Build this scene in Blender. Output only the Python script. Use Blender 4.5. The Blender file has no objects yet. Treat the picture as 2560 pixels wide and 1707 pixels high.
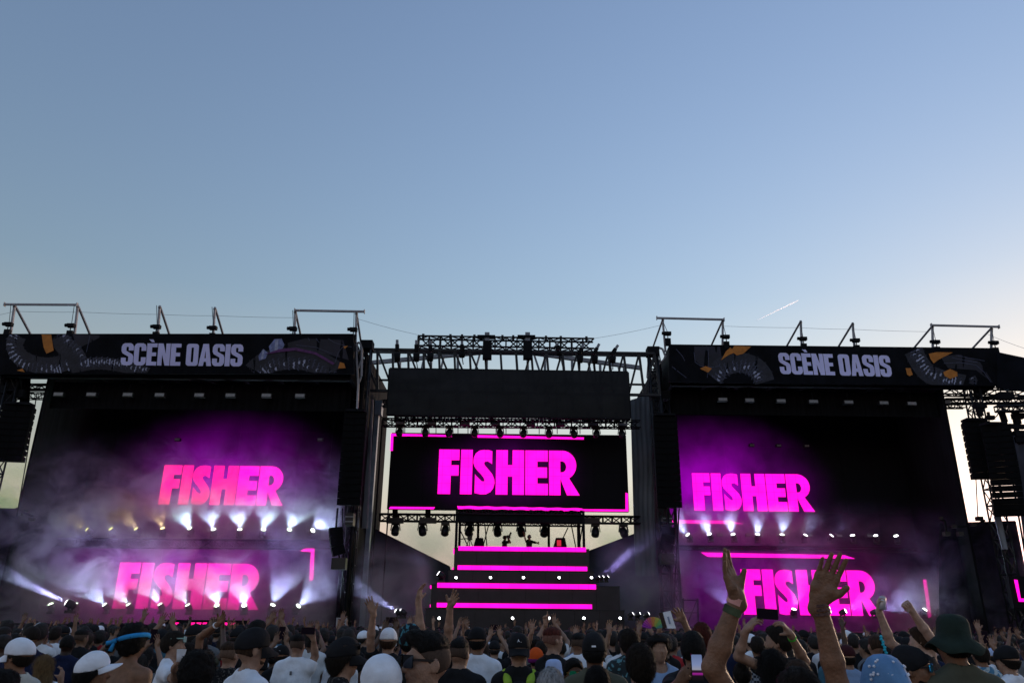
import bpy, bmesh, math, random
import numpy as np
from mathutils import Vector, Matrix
from mathutils.geometry import tessellate_polygon

random.seed(7)
RNG = np.random.default_rng(11)
R = math.radians
SC = bpy.context.scene
COL = SC.collection

# ------------------------------------------------------------------ camera
FPX = 1920.0                       # focal length in photo pixels (2560 wide)
CAMZ = 1.82
PITCH = math.atan((1560 - 853.5) / FPX)
ROLL = 0.011
cam_d = bpy.data.cameras.new('camera')
cam_d.sensor_width = 36.0
cam_d.lens = FPX / 2560 * 36.0
cam_d.clip_start = 0.05
cam_d.clip_end = 60000
cam = bpy.data.objects.new('camera', cam_d)
COL.objects.link(cam)
CM = Matrix.Translation((0, 0, CAMZ)) @ Matrix.Rotation(math.pi / 2 + PITCH, 4, 'X') @ Matrix.Rotation(ROLL, 4, 'Z')
cam.matrix_world = CM
SC.camera = cam

# ------------------------------------------------------------------ sky, sun, exposure
SUN_EL, SUN_AZ = R(4.0), R(40)     # low sun, ahead and to the right, behind the stages (azimuth from +Y towards +X)
W = bpy.data.worlds.new('World'); SC.world = W
W.use_nodes = True
wn = W.node_tree
bg = wn.nodes['Background']
sky = wn.nodes.new('ShaderNodeTexSky')
sky.sky_type = 'NISHITA'
sky.sun_disc = False
sky.sun_elevation = SUN_EL
sky.sun_rotation = SUN_AZ
sky.altitude = 0
sky.air_density = 2.0
sky.dust_density = 0.5
sky.ozone_density = 4.0
bg.inputs['Strength'].default_value = 0.15
# evening haze: the sky pales towards the horizon all round
wtc = wn.nodes.new('ShaderNodeTexCoord'); wsx = wn.nodes.new('ShaderNodeSeparateXYZ'); wmr = wn.nodes.new('ShaderNodeMapRange'); whs = wn.nodes.new('ShaderNodeHueSaturation')
wmr.inputs[1].default_value = 0.16; wmr.inputs[2].default_value = 0.38; wmr.inputs[3].default_value = 0.42; wmr.inputs[4].default_value = 0.91; whr = wn.nodes.new('ShaderNodeMapRange'); whr.inputs[1].default_value = 0.08; whr.inputs[2].default_value = 0.2; whr.inputs[3].default_value = 0.45; whr.inputs[4].default_value = 0.51
wmx = wn.nodes.new('ShaderNodeMix'); wmx.data_type = 'RGBA'; wmx.blend_type = 'MULTIPLY'; wmx.inputs[0].default_value = 1; wmx.inputs[7].default_value = (1.1, 1.0, 1.0, 1)
wn.links.new(wtc.outputs['Generated'], wsx.inputs[0]); wn.links.new(wsx.outputs[2], whr.inputs[0]); wn.links.new(whr.outputs[0], whs.inputs['Hue']); wn.links.new(wsx.outputs[2], wmr.inputs[0]); wn.links.new(wmr.outputs[0], whs.inputs['Saturation'])
wn.links.new(sky.outputs[0], whs.inputs['Color']); wn.links.new(whs.outputs[0], wmx.inputs[6]); wn.links.new(wmx.outputs[2], bg.inputs[0])

sun_d = bpy.data.lights.new('sun', 'SUN')
sun_d.energy = 0.3
sun_d.angle = R(0.5)
sun_d.color = (1.0, 0.72, 0.48)
sun = bpy.data.objects.new('sun', sun_d)
COL.objects.link(sun)
sdir = Vector((math.sin(SUN_AZ) * math.cos(SUN_EL), math.cos(SUN_AZ) * math.cos(SUN_EL), math.sin(SUN_EL)))
sun.rotation_euler = sdir.to_track_quat('Z', 'Y').to_euler()

vs = SC.view_settings
vs.view_transform = 'Standard'
vs.look = 'None'
vs.exposure = 1.85
vs.gamma = 1.0
vs.use_curve_mapping = False

cy = SC.cycles
cy.use_denoising = True
cy.max_bounces = 8
cy.diffuse_bounces = 3
cy.glossy_bounces = 2
cy.transmission_bounces = 4
cy.transparent_max_bounces = 12
cy.volume_bounces = 0
cy.use_light_tree = True
cy.volume_step_rate = 1.0
cy.volume_max_steps = 256
cy.sample_clamp_indirect = 4.0

# ------------------------------------------------------------------ helpers
CMR = CM.to_3x3()
def ray(px, py):
    return CMR @ Vector(((px - 1280) / FPX, -(py - 853.5) / FPX, -1.0))
def at(px, py, Y):
    d = ray(px, py)
    return Vector((0, 0, CAMZ)) + d * (Y / d.y)
def atz(px, py, Z):
    d = ray(px, py)
    return Vector((0, 0, CAMZ)) + d * ((Z - CAMZ) / d.z)
def onpl(px, py, P, n):
    d = ray(px, py); c = Vector((0, 0, CAMZ))
    return c + d * ((P - c).dot(n) / d.dot(n))

MATS = {}
def mat(name, col, rough=0.7, metal=0.0, var=0.0, scale=8.0, bump=0.0, bscale=None, spec=0.4, stretch=None, objcol=False, coat=0.0):
    """principled surface with optional noise variation and bump"""
    if name in MATS: return MATS[name]
    m = bpy.data.materials.new(name); m.use_nodes = True
    nt = m.node_tree; b = nt.nodes['Principled BSDF']
    b.inputs['Roughness'].default_value = rough
    b.inputs['Metallic'].default_value = metal
    b.inputs['Specular IOR Level'].default_value = spec
    c4 = (*col, 1)
    b.inputs['Base Color'].default_value = c4
    tc = nt.nodes.new('ShaderNodeTexCoord'); src = tc.outputs['Object']
    if stretch:
        mp = nt.nodes.new('ShaderNodeMapping'); mp.inputs['Scale'].default_value = stretch
        nt.links.new(src, mp.inputs[0]); src = mp.outputs[0]
    colout = None
    if objcol:
        oi = nt.nodes.new('ShaderNodeObjectInfo'); colout = oi.outputs['Color']
        nt.links.new(colout, b.inputs['Base Color'])
    if var > 0:
        n = nt.nodes.new('ShaderNodeTexNoise'); n.inputs['Scale'].default_value = scale; n.inputs['Detail'].default_value = 6
        nt.links.new(src, n.inputs['Vector'])
        r = nt.nodes.new('ShaderNodeMapRange'); r.inputs[1].default_value = 0.3; r.inputs[2].default_value = 0.7
        r.inputs[3].default_value = 1 - var; r.inputs[4].default_value = 1 + var
        nt.links.new(n.outputs['Fac'], r.inputs[0])
        mx = nt.nodes.new('ShaderNodeMix'); mx.data_type = 'RGBA'; mx.blend_type = 'MULTIPLY'; mx.inputs[0].default_value = 1
        if colout: nt.links.new(colout, mx.inputs[6])
        else: mx.inputs[6].default_value = c4
        nt.links.new(r.outputs[0], mx.inputs[7]); nt.links.new(mx.outputs[2], b.inputs['Base Color'])
    if bump > 0:
        n2 = nt.nodes.new('ShaderNodeTexNoise'); n2.inputs['Scale'].default_value = bscale or scale * 4; n2.inputs['Detail'].default_value = 5
        nt.links.new(src, n2.inputs['Vector'])
        bp = nt.nodes.new('ShaderNodeBump'); bp.inputs['Strength'].default_value = bump; bp.inputs['Distance'].default_value = 0.02
        nt.links.new(n2.outputs['Fac'], bp.inputs['Height']); nt.links.new(bp.outputs[0], b.inputs['Normal'])
    MATS[name] = m
    return m
def emat(name, col, strength=1.0):
    if name in MATS: return MATS[name]
    m = bpy.data.materials.new(name); m.use_nodes = True
    nt = m.node_tree; nt.nodes.remove(nt.nodes['Principled BSDF'])
    e = nt.nodes.new('ShaderNodeEmission'); e.inputs[0].default_value = (*col, 1); e.inputs[1].default_value = strength * 1.6
    nt.links.new(e.outputs[0], nt.nodes['Material Output'].inputs[0])
    MATS[name] = m
    return m

class MB:
    """collects faces of one mesh"""
    def __init__(s): s.v = []; s.f = []; s.m = []
    def add(s, vs, fs, mi=0):
        o = len(s.v); s.v.extend([tuple(v) for v in vs]); s.f.extend([tuple(i + o for i in f) for f in fs]); s.m.extend([mi] * len(fs)); return s
    def box(s, lo, hi, mi=0):
        (a, b, c), (d, e, f) = lo, hi
        return s.add([(a,b,c),(d,b,c),(d,e,c),(a,e,c),(a,b,f),(d,b,f),(d,e,f),(a,e,f)],
                     [(3,2,1,0),(4,5,6,7),(0,1,5,4),(1,2,6,5),(2,3,7,6),(3,0,4,7)], mi)
    def obox(s, c, ax, ay, az, mi=0):
        c = Vector(c); P = []
        for k in (-1, 1):
            for i, j in ((-1,-1),(1,-1),(1,1),(-1,1)): P.append(c + ax * i + ay * j + az * k)
        return s.add(P, [(3,2,1,0),(4,5,6,7),(0,1,5,4),(1,2,6,5),(2,3,7,6),(3,0,4,7)], mi)
    def bar(s, a, b, w, h=None, mi=0):
        a, b = Vector(a), Vector(b); d = b - a; L = d.length
        if L < 1e-6: return s
        d /= L; up = Vector((0, 1, 0)) if abs(d.y) < 0.9 else Vector((0, 0, 1))
        x = d.cross(up).normalized(); y = x.cross(d)
        return s.obox((a + b) / 2, x * (w / 2), y * ((h or w) / 2), d * (L / 2), mi)
    def tube(s, a, b, r, r2=None, n=6, mi=0):
        a, b = Vector(a), Vector(b); d = (b - a)
        if d.length < 1e-6: return s
        d.normalize(); up = Vector((0, 1, 0)) if abs(d.y) < 0.9 else Vector((0, 0, 1))
        x = d.cross(up).normalized(); y = x.cross(d); r2 = r if r2 is None else r2
        P = [a + (x * math.cos(t) + y * math.sin(t)) * r for t in [2 * math.pi * i / n for i in range(n)]]
        P += [b + (x * math.cos(t) + y * math.sin(t)) * r2 for t in [2 * math.pi * i / n for i in range(n)]]
        F = [(i, (i + 1) % n, n + (i + 1) % n, n + i) for i in range(n)] + [tuple(range(n))[::-1], tuple(range(n, 2 * n))]
        return s.add(P, F, mi)
    def path(s, pts, r, n=6, mi=0):
        for a, b in zip(pts[:-1], pts[1:]): s.tube(a, b, r, n=n, mi=mi)
        return s
    def lathe(s, prof, c=(0,0,0), n=16, M=None, mi=0):
        P = []; F = []; c = Vector(c)
        for (r, z) in prof:
            for i in range(n):
                t = 2 * math.pi * i / n; p = Vector((r * math.cos(t), r * math.sin(t), z))
                P.append(c + (M @ p if M else p))
        for k in range(len(prof) - 1):
            for i in range(n):
                j = (i + 1) % n; F.append((k*n+i, k*n+j, (k+1)*n+j, (k+1)*n+i))
        F.append(tuple(range(n))[::-1]); F.append(tuple(range((len(prof)-1)*n, len(prof)*n)))
        return s.add(P, F, mi)
    def prism(s, loops, fn, depth_vec, mi=0):
        """loops: list of 2D loops (first outer, rest holes); fn maps 2D -> Vector; extruded by depth_vec"""
        flat = [p for lp in loops for p in lp]; n = len(flat)
        tri = tessellate_polygon([[Vector((p[0], p[1], 0)) for p in lp] for lp in loops])
        A = [fn(*p) for p in flat]; B = [a + depth_vec for a in A]
        F = [tuple(t) for t in tri] + [tuple(i + n for i in t[::-1]) for t in tri]
        o = 0
        for lp in loops:
            k = len(lp)
            for i in range(k): j = (i + 1) % k; F.append((o + i, o + j, n + o + j, n + o + i))
            o += k
        return s.add(A + B, F, mi)
    def build(s, name, mats, parent=None, smooth=False, fix=True):
        me = bpy.data.meshes.new(name); me.from_pydata(s.v, [], s.f)
        ms = mats if isinstance(mats, (list, tuple)) else [mats]
        for m in ms: me.materials.append(m)
        if len(ms) > 1: me.polygons.foreach_set('material_index', s.m)
        if fix:
            bm = bmesh.new(); bm.from_mesh(me); bmesh.ops.recalc_face_normals(bm, faces=bm.faces); bm.to_mesh(me); bm.free()
        if smooth: me.polygons.foreach_set('use_smooth', [True] * len(me.polygons))
        me.update()
        return link(name, me, parent)
def link(name, me, parent=None):
    o = bpy.data.objects.new(name, me); COL.objects.link(o)
    if parent is not None:
        o.parent = parent
        o.matrix_parent_inverse = parent.matrix_basis.inverted()
    return o
def tag(o, label=None, cat=None, group=None, kind=None):
    if label: o['label'] = label
    if cat: o['category'] = cat
    if group: o['group'] = group
    if kind: o['kind'] = kind
    return o
def thing(name, label, cat, loc=(0,0,0), group=None):
    o = bpy.data.objects.new(name, None); COL.objects.link(o); o.matrix_basis = Matrix.Translation(Vector(loc))
    o.empty_display_size = 0.2
    return tag(o, label, cat, group)
def copy_tree(o, parent=None):
    c = o.copy(); COL.objects.link(c); c.parent = parent
    for ch in o.children: copy_tree(ch, c)
    return c
ORD = ['first','second','third','fourth','fifth','sixth','seventh','eighth','ninth','tenth','eleventh','twelfth','thirteenth','fourteenth','fifteenth']

def pbox(mb, x0, y0, x1, y1, Y, depth, mi=0):
    xm, ym = (x0 + x1) / 2, (y0 + y1) / 2
    mb.box((at(x0, ym, Y).x, Y, at(xm, y1, Y).z), (at(x1, ym, Y).x, Y + depth, at(xm, y0, Y).z), mi)
    return mb

# ------------------------------------------------------------------ materials
M_black = mat('black_steel', (0.008, 0.008, 0.010), 0.8, 0.0, 0.25, 3.0, spec=0.12)
M_truss = mat('dark_truss_paint', (0.016, 0.016, 0.02), 0.5, 0.3, 0.3, 6.0)
M_alu = mat('aluminium_tube', (0.34, 0.33, 0.35), 0.6, 0.15, 0.15, 5.0, spec=0.3)
M_grey = mat('grey_painted_steel', (0.22, 0.23, 0.26), 0.65, 0.1, 0.2, 4.0, spec=0.25)
M_drape = mat('black_drape_cloth', (0.006, 0.006, 0.0075), 0.9, 0, 0.4, 0.9, 0.6, 2.0, 0.1, (6, 6, 0.4))
M_scrim = mat('black_mesh_scrim', (0.012, 0.012, 0.014), 0.75, 0, 0.35, 0.6, 0.25, 3.0, 0.2, (1, 1, 2))
M_vinyl = mat('black_vinyl_banner', (0.004, 0.0045, 0.007), 0.7, 0, 0.5, 1.3, 0.15, 1.5, 0.08)
M_print = mat('lilac_print', (0.68, 0.655, 1.0), 0.6, 0, 0.06, 2.0)
M_orange = mat('orange_print', (0.50, 0.17, 0.018), 0.6, 0, 0.2, 4.0)
M_led = mat('led_panel_black', (0.007, 0.0065, 0.009), 0.7, 0.0, 0.15, 2.0, spec=0.1)
M_speaker = mat('speaker_black', (0.0045, 0.0045, 0.0055), 0.85, 0.0, 0.3, 4.0, 0.3, 60.0, 0.08)
M_lampbody = mat('lamp_housing', (0.010, 0.010, 0.011), 0.4, 0.1, 0.2, 5.0)
M_blind = mat('blinder_glass', (0.22, 0.22, 0.25), 0.25, 0.1, 0.2, 12.0)
M_deck = mat('stage_deck_plywood', (0.012, 0.012, 0.014), 0.7, 0, 0.3, 2.0)
M_tarp = mat('grey_tarpaulin', (0.19, 0.20, 0.22), 0.8, 0, 0.35, 0.8, 0.4, 1.6, 0.15, (1.5, 1.5, 0.5))
M_darktarp = mat('charcoal_tarpaulin', (0.055, 0.056, 0.075), 0.85, 0, 0.4, 0.7, 0.4, 1.5, 0.15)
M_asph = mat('trodden_asphalt', (0.05, 0.048, 0.045), 0.9, 0, 0.35, 1.2, 0.6, 30.0)
MAG = (1.0, 0.0045, 0.46)
M_mag = None
def ledmat(name, col, strength):
    m = emat(name, col, strength); nt = m.node_tree; e = [n for n in nt.nodes if n.type == 'EMISSION'][0]
    tc = nt.nodes.new('ShaderNodeTexCoord'); n = nt.nodes.new('ShaderNodeTexNoise'); n.inputs['Scale'].default_value = 0.9; n.inputs['Detail'].default_value = 3; nt.links.new(tc.outputs['Object'], n.inputs['Vector'])
    r = nt.nodes.new('ShaderNodeMapRange'); r.inputs[1].default_value = 0.3; r.inputs[2].default_value = 0.7; r.inputs[3].default_value = 0.86*strength*1.6; r.inputs[4].default_value = 1.1*strength*1.6; nt.links.new(n.outputs['Fac'], r.inputs[0])
    sx = nt.nodes.new('ShaderNodeSeparateXYZ'); nt.links.new(tc.outputs['Object'], sx.inputs[0]); cur = r.outputs[0]
    for ax in (0, 2):      # seams between the LED tiles, every half metre
        a = nt.nodes.new('ShaderNodeMath'); a.operation = 'PINGPONG'; a.inputs[1].default_value = 0.25; nt.links.new(sx.outputs[ax], a.inputs[0])
        b = nt.nodes.new('ShaderNodeMapRange'); b.inputs[1].default_value = 0.004; b.inputs[2].default_value = 0.010; b.inputs[3].default_value = 0.6; b.inputs[4].default_value = 1.0; nt.links.new(a.outputs[0], b.inputs[0])
        c = nt.nodes.new('ShaderNodeMath'); c.operation = 'MULTIPLY'; nt.links.new(cur, c.inputs[0]); nt.links.new(b.outputs[0], c.inputs[1]); cur = c.outputs[0]
    nt.links.new(cur, e.inputs[1]); return m
M_mag = ledmat('magenta_led', MAG, 0.36)
M_lens = emat('lit_lens', (0.95, 0.97, 1.0), 2.2)
M_lensw = emat('lit_lens_warm', (1.0, 0.72, 0.42), 1.2)

_nt = M_scrim.node_tree; _o = _nt.nodes['Material Output']; _b = _nt.nodes['Principled BSDF']; _t = _nt.nodes.new('ShaderNodeBsdfTransparent'); _m = _nt.nodes.new('ShaderNodeMixShader'); _m.inputs[0].default_value = 0.0015
_nt.links.new(_b.outputs[0], _m.inputs[1]); _nt.links.new(_t.outputs[0], _m.inputs[2]); _nt.links.new(_m.outputs[0], _o.inputs[0])
# ------------------------------------------------------------------ ground
g = MB().add([(-6000,-3000,0),(6000,-3000,0),(6000,9000,0),(-6000,9000,0)], [(0,1,2,3)]).build('ground', M_asph)
g['kind'] = 'structure'
# =================================================================== large structure: stages, trusses, towers
YL, YR = 40.0, 43.0                 # front planes of the left and the right stage
YLB, YRB = 49.5, 52.5               # their back walls

def truss(parent, A, B, s=0.5, r=0.028, pitch=None, m=None, up=(0,0,1), split=False, flat=False):
    """box truss from A to B: chords and lacing are parts of parent"""
    m = m or M_truss
    A, B = Vector(A), Vector(B); d = (B - A); L = d.length; d.normalize()
    u = Vector(up); u = (u - d * u.dot(d)).normalized(); w = d.cross(u)
    n = max(2, round(L / (pitch or s)))
    corners = [(-1,-1),(1,-1),(1,1),(-1,1)]
    if flat: corners = [(-1,0),(1,0)]
    off = [u * (a * s / 2) + w * (b * s / 2) for a, b in corners]
    for o in off: MB().tube(A + o, B + o, r, n=6).build('chord', m, parent, True)
    mb = MB(); rb = r * 0.72
    pairs = [(0,1)] if flat else [(0,1),(1,2),(2,3),(3,0)]
    for k in range(n):
        p, q = A + d * (L * k / n), A + d * (L * (k + 1) / n)
        for (i, j) in pairs:
            a, b = (i, j) if k % 2 == 0 else (j, i)
            if split:
                MB().tube(p + off[a], q + off[b], rb, n=5).build('brace', m, parent, True)
                MB().tube(p + off[i], p + off[j], rb, n=5).build('post', m, parent, True)
            else:
                mb.tube(p + off[a], q + off[b], rb, n=4); mb.tube(p + off[i], p + off[j], rb, n=4)
    if not split: mb.build('lacing', m, parent)

def vdrape(mb, x0, x1, z0, z1, Y, n=60, amp=0.09, per=0.55):
    """hanging cloth with vertical folds along X"""
    P = []; 
    for i in range(n + 1):
        x = x0 + (x1 - x0) * i / n
        y = Y + amp * math.sin(x / per * 6.283 + math.sin(x * 1.7) * 1.3)
        P += [(x, y, z0), (x, y + 0.03 * math.sin(x * 3), z1)]
    F = [(2*i, 2*i+2, 2*i+3, 2*i+1) for i in range(n)]
    mb.add(P, F)
    return mb

# ---- decks -------------------------------------------------------
DECKZ = 1.62
def deck(name, label, x0, x1, y0, y1, z):
    t = thing(name, label, 'stage deck', ((x0+x1)/2, y0, 0))
    MB().box((x0, y0, z - 0.18), (x1, y1, z)).build('deck_floor', M_deck, t)
    n = max(2, int((x1 - x0) / 2.4)); w = (x1 - x0) / n
    for i in range(n):
        MB().box((x0 + i*w + 0.015, y0 + 0.06, 0.02), (x0 + (i+1)*w - 0.015, y0 + 0.1, z - 0.2)).build('skirt_panel', M_drape, t)
    mb = MB()
    for i in range(n + 1): mb.tube((x0 + i*w, y0 + 0.5, 0), (x0 + i*w, y0 + 0.5, z - 0.18), 0.04)
    mb.build('leg_frame', M_alu, t)
    return t
xl0, xl1 = at(-120, 1500, YL).x, at(905, 1500, YL).x
xr0, xr1 = at(1650, 1500, YR).x, at(2700, 1500, YR).x
deck('stage_deck', 'black deck floor of the stage with the redder screen letters', xl0, xl1, YL - 1.5, YLB + 0.6, DECKZ)
deck('stage_deck', 'black deck floor of the stage beyond the two clapping hands', xr0, xr1, YR - 1.5, YRB + 0.6, DECKZ)
deck('stage_deck', 'low black deck floor under the stepped booth tower', xl1 + 0.02, xr0 - 0.02, YL - 0.6, 48.0, DECKZ - 0.25)

# ---- left and right stage shells --------------------------------
def shell(side, Y, YB, bx0, bx1, by0, by1, dx0, dx1, colx, label, cname):
    """roof, back drape, side drape, front tower; bx/by: banner pixel box, dx: drape pixel extents at y=1100"""
    zt = at((bx0+bx1)/2, by0, Y).z; zb = at((bx0+bx1)/2, by1, Y).z
    X0, X1 = at(bx0, (by0+by1)/2, Y).x, at(bx1, (by0+by1)/2, Y).x
    t = thing('stage_canopy', label, 'stage canopy', ((X0+X1)/2, Y + 3, 0))
    MB().box((X0 + 0.1, Y + 0.4, zt - 0.55), (X1 - 0.1, YB + 0.3, zt - 0.2)).build('roof_deck', M_black, t)
    # rafters under the roof, and a front catwalk truss behind the banner's lower edge
    n = 9
    for i in range(n):
        x = X0 + (X1 - X0) * (i + 0.5) / n
        if x < at(109,1000,YL+1).x or x > at(2360,1000,YR+1).x: continue
        MB().box((x - 0.12, Y + 0.5, zt - 1.15), (x + 0.12, YB, zt - 0.56)).build('rafter', M_black, t)
    MB().box((X0 + 0.2, Y + 0.45, zb - 0.1), (X1 - 0.2, Y + 0.75, zb + 0.35)).build('fascia_beam', M_black, t)
    Xd0, Xd1 = at(dx0, 1000, Y + 1.0).x, at(dx1, 1000, Y + 1.0).x
    vdrape(MB(), Xd0, Xd1, DECKZ, zt - 0.56, YB, 160).build('back_drape', M_drape, t, True)
    # masking drape under the banner (black border over the stage opening)
    vdrape(MB(), max(X0 + 0.3, Xd0), min(X1 - 0.3, Xd1), zb - 1.55, zb - 0.02, Y + 1.6, 120, 0.05, 0.4).build('border_drape', M_drape, t, True)
    return t, X0, X1, zt, zb
tL, LX0, LX1, LZT, LZB = shell('l', YL, YLB, -8, 884, 833, 936, 109, 905, 0,
    'black stage canopy on the side where the smoke is thickest', 'l')
tR, RX0, RX1, RZT, RZB = shell('r', YR, YRB, 1673, 2492, 866, 958, 1655, 2360, 0,
    'black stage canopy on the side with the bright contrail above', 'r')
# side drapes at the outer wings (leaning in the picture because the camera looks up)
def wing(t, px0, py0, px1, py1, Y0, Y1, ztop):
    a = at(px0, py0, Y0)
    MB().box((a.x - 0.06, Y0, DECKZ), (a.x + 0.06, Y1, ztop)).build('side_drape', M_drape, t)
wing(tL, 109, 1000, 0, 0, YL + 1.0, YLB, LZT - 0.6)
wing(tR, 2360, 1000, 0, 0, YR + 1.0, YRB, RZT - 0.6)
wing(tL, 905, 1000, 0, 0, YL + 1.0, YLB, LZT - 0.6)
wing(tR, 1655, 1000, 0, 0, YR + 1.0, YRB, RZT - 0.6)

# ---- banners -----------------------------------------------------
def rrect(x0, y0, x1, y1, r, n=4):
    P = []
    for cx, cy, a0 in ((x1-r, y0+r, -90), (x1-r, y1-r, 0), (x0+r, y1-r, 90), (x0+r, y0+r, 180)):
        for i in range(n + 1):
            a = R(a0 + 90 * i / n); P.append((cx + r*math.cos(a), cy + r*math.sin(a)))
    return P
# condensed heavy letters, box 0..10 wide, 0..20 down
def cS(): return [[(10,6.6),(10,3),(9,0.9),(7.4,0),(2.6,0),(1,0.9),(0,3),(0,7),(1,9.2),(6,12.2),(6,16.2),(5.6,16.8),(4.4,16.8),(4,16.2),(4,13.2),(0,13.2),(0,17),(1,19.1),(2.6,20),(7.4,20),(9,19.1),(10,17),(10,12),(9,9.8),(4,6.9),(4,3.8),(4.4,3.2),(5.6,3.2),(6,3.8),(6,6.6)]]
def cC(): return [[(10,6.8),(10,3),(9,0.9),(7.4,0),(2.6,0),(1,0.9),(0,3),(0,17),(1,19.1),(2.6,20),(7.4,20),(9,19.1),(10,17),(10,12.6),(6,12.6),(6,16.2),(5.6,16.8),(4.4,16.8),(4,16.2),(4,3.8),(4.4,3.2),(5.6,3.2),(6,3.8),(6,6.8)]]
def cE(): return [[(0,0),(8.4,0),(8.4,3.4),(4.1,3.4),(4.1,8.2),(7.7,8.2),(7.7,11.5),(4.1,11.5),(4.1,16.6),(8.4,16.6),(8.4,20),(0,20)]]
def cG(): return [[(1.2,-3.6),(4.6,-3.6),(5.9,-1.2),(3.6,-1.2)]]
def cN(): return [[(0,0),(4.2,0),(6.6,9.5),(6.6,0),(10.2,0),(10.2,20),(6.3,20),(3.6,9.8),(3.6,20),(0,20)]]
def cO(): return [rrect(0,0,10,20,2.4), rrect(4,3.3,6,16.7,0.8)[::-1]]
def cA(): return [[(3,0),(7.6,0),(10.6,20),(6.7,20),(6.2,16.2),(4.3,16.2),(3.8,20),(0,20)], [(5.2,5.6),(4.6,12.9),(5.9,12.9)]]
def cI(): return [[(0,0),(4.1,0),(4.1,20),(0,20)]]
WORDS = [(cS,10),(cC,10),((cE,cG),8.6),(cN,10.2),(cE,8.6),(None,3.2),(cO,10),(cA,10.6),(cS,10),(cI,4.1),(cS,10)]

M_scaleA = mat('print_scale_pale', (0.34, 0.36, 0.50), 0.6, 0, 0.3, 9.0)
M_scaleB = mat('print_scale_mid', (0.055, 0.06, 0.115), 0.6, 0, 0.4, 9.0)
M_scaleC = mat('print_scale_dark', (0.012, 0.012, 0.024), 0.6, 0, 0.4, 9.0)
M_violet = mat('print_violet_smoke', (0.010, 0.008, 0.020), 0.6, 0, 0.6, 1.0)
M_purple = mat('print_purple_edge', (0.10, 0.02, 0.12), 0.6, 0, 0.4, 6.0)
M_cryst = mat('print_crystal', (0.16, 0.19, 0.38), 0.5, 0, 0.5, 5.0)

def banner(Y, x0, x1, y0, y1, tx0, tx1, ty0, ty1, slope, label, art, fwd):
    xm, ym = (x0+x1)/2, (y0+y1)/2; YT = Y - fwd
    tl, tr, bl, br = at(x0, y0 - slope*(xm-x0), YT), at(x1, y0 + slope*(x1-xm), YT), at(x0, y1 - slope*(xm-x0), Y), at(x1, y1 + slope*(x1-xm), Y)
    c = (tl + br) / 2
    t = thing('banner', label, 'banner', (c.x, Y, bl.z))
    # slightly rippled cloth, with returns round the corners
    mb = MB(); n = 90; P = []; F = []
    rows = 6
    for j in range(rows + 1):
        for i in range(n + 1):
            a = tl.lerp(tr, i/n); b = bl.lerp(br, i/n); p = a.lerp(b, j/rows)
            P.append((p.x, p.y + 0.012*math.sin(i*0.9+j*0.7) + 0.01*math.sin(i*2.3), p.z))
    for j in range(rows):
        for i in range(n):
            k = j*(n+1)+i; F.append((k, k+1, k+n+2, k+n+1))
    o = len(P)
    for p in (tl, bl, tr, br): P.append((p.x, Y + 2.4, p.z - 0.25))
    F += [(0, rows*(n+1), o+1, o), (n, n + rows*(n+1), o+3, o+2)]
    # back sheet so that the cloth has a body
    for p in (tl, tr, bl, br): P.append((p.x, p.y + 0.05, p.z))
    q = o + 4; F += [(q, q+1, q+3, q+2), (0, n, q+1, q), (rows*(n+1), rows*(n+1)+n, q+3, q+2)]
    mb.add(P, F).build('cloth', M_vinyl, t)
    # hem tube along the top
    MB().tube(tl + Vector((0,0.08,0)), tr + Vector((0,0.08,0)), 0.05, n=8).build('hem_pole', M_black, t, True)
    total = sum(w for _, w in WORDS) + 0.55 * (len(WORDS) - 1)
    u = (tx1 - tx0) / total; v = (ty1 - ty0) / 20.0; tslope = slope + 0.0135 - (0.0035 if fwd else 0); lean = -0.075 if fwd else 0.145
    def PP(px, py, d=0.025):
        k = (py - (y0 + slope*(px-xm))) / (y1 - y0); return at(px, py, YT + (Y - YT)*k - d)
    cx = 0
    for fn, w in WORDS:
        if fn:
            mb = MB()
            for f in (fn if isinstance(fn, tuple) else (fn,)):
                mb.prism(f(), lambda a, b: PP(tx0 + (cx + a)*u + lean*(b - 10)*v, ty0 + b*v + tslope*((cx + a)*u - (tx1-tx0)/2), 0.035), Vector((0, 0.02, 0)))
            mb.build('letter', M_print, t)
        cx += w + 0.55
    art(t, PP)
    return t
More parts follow.
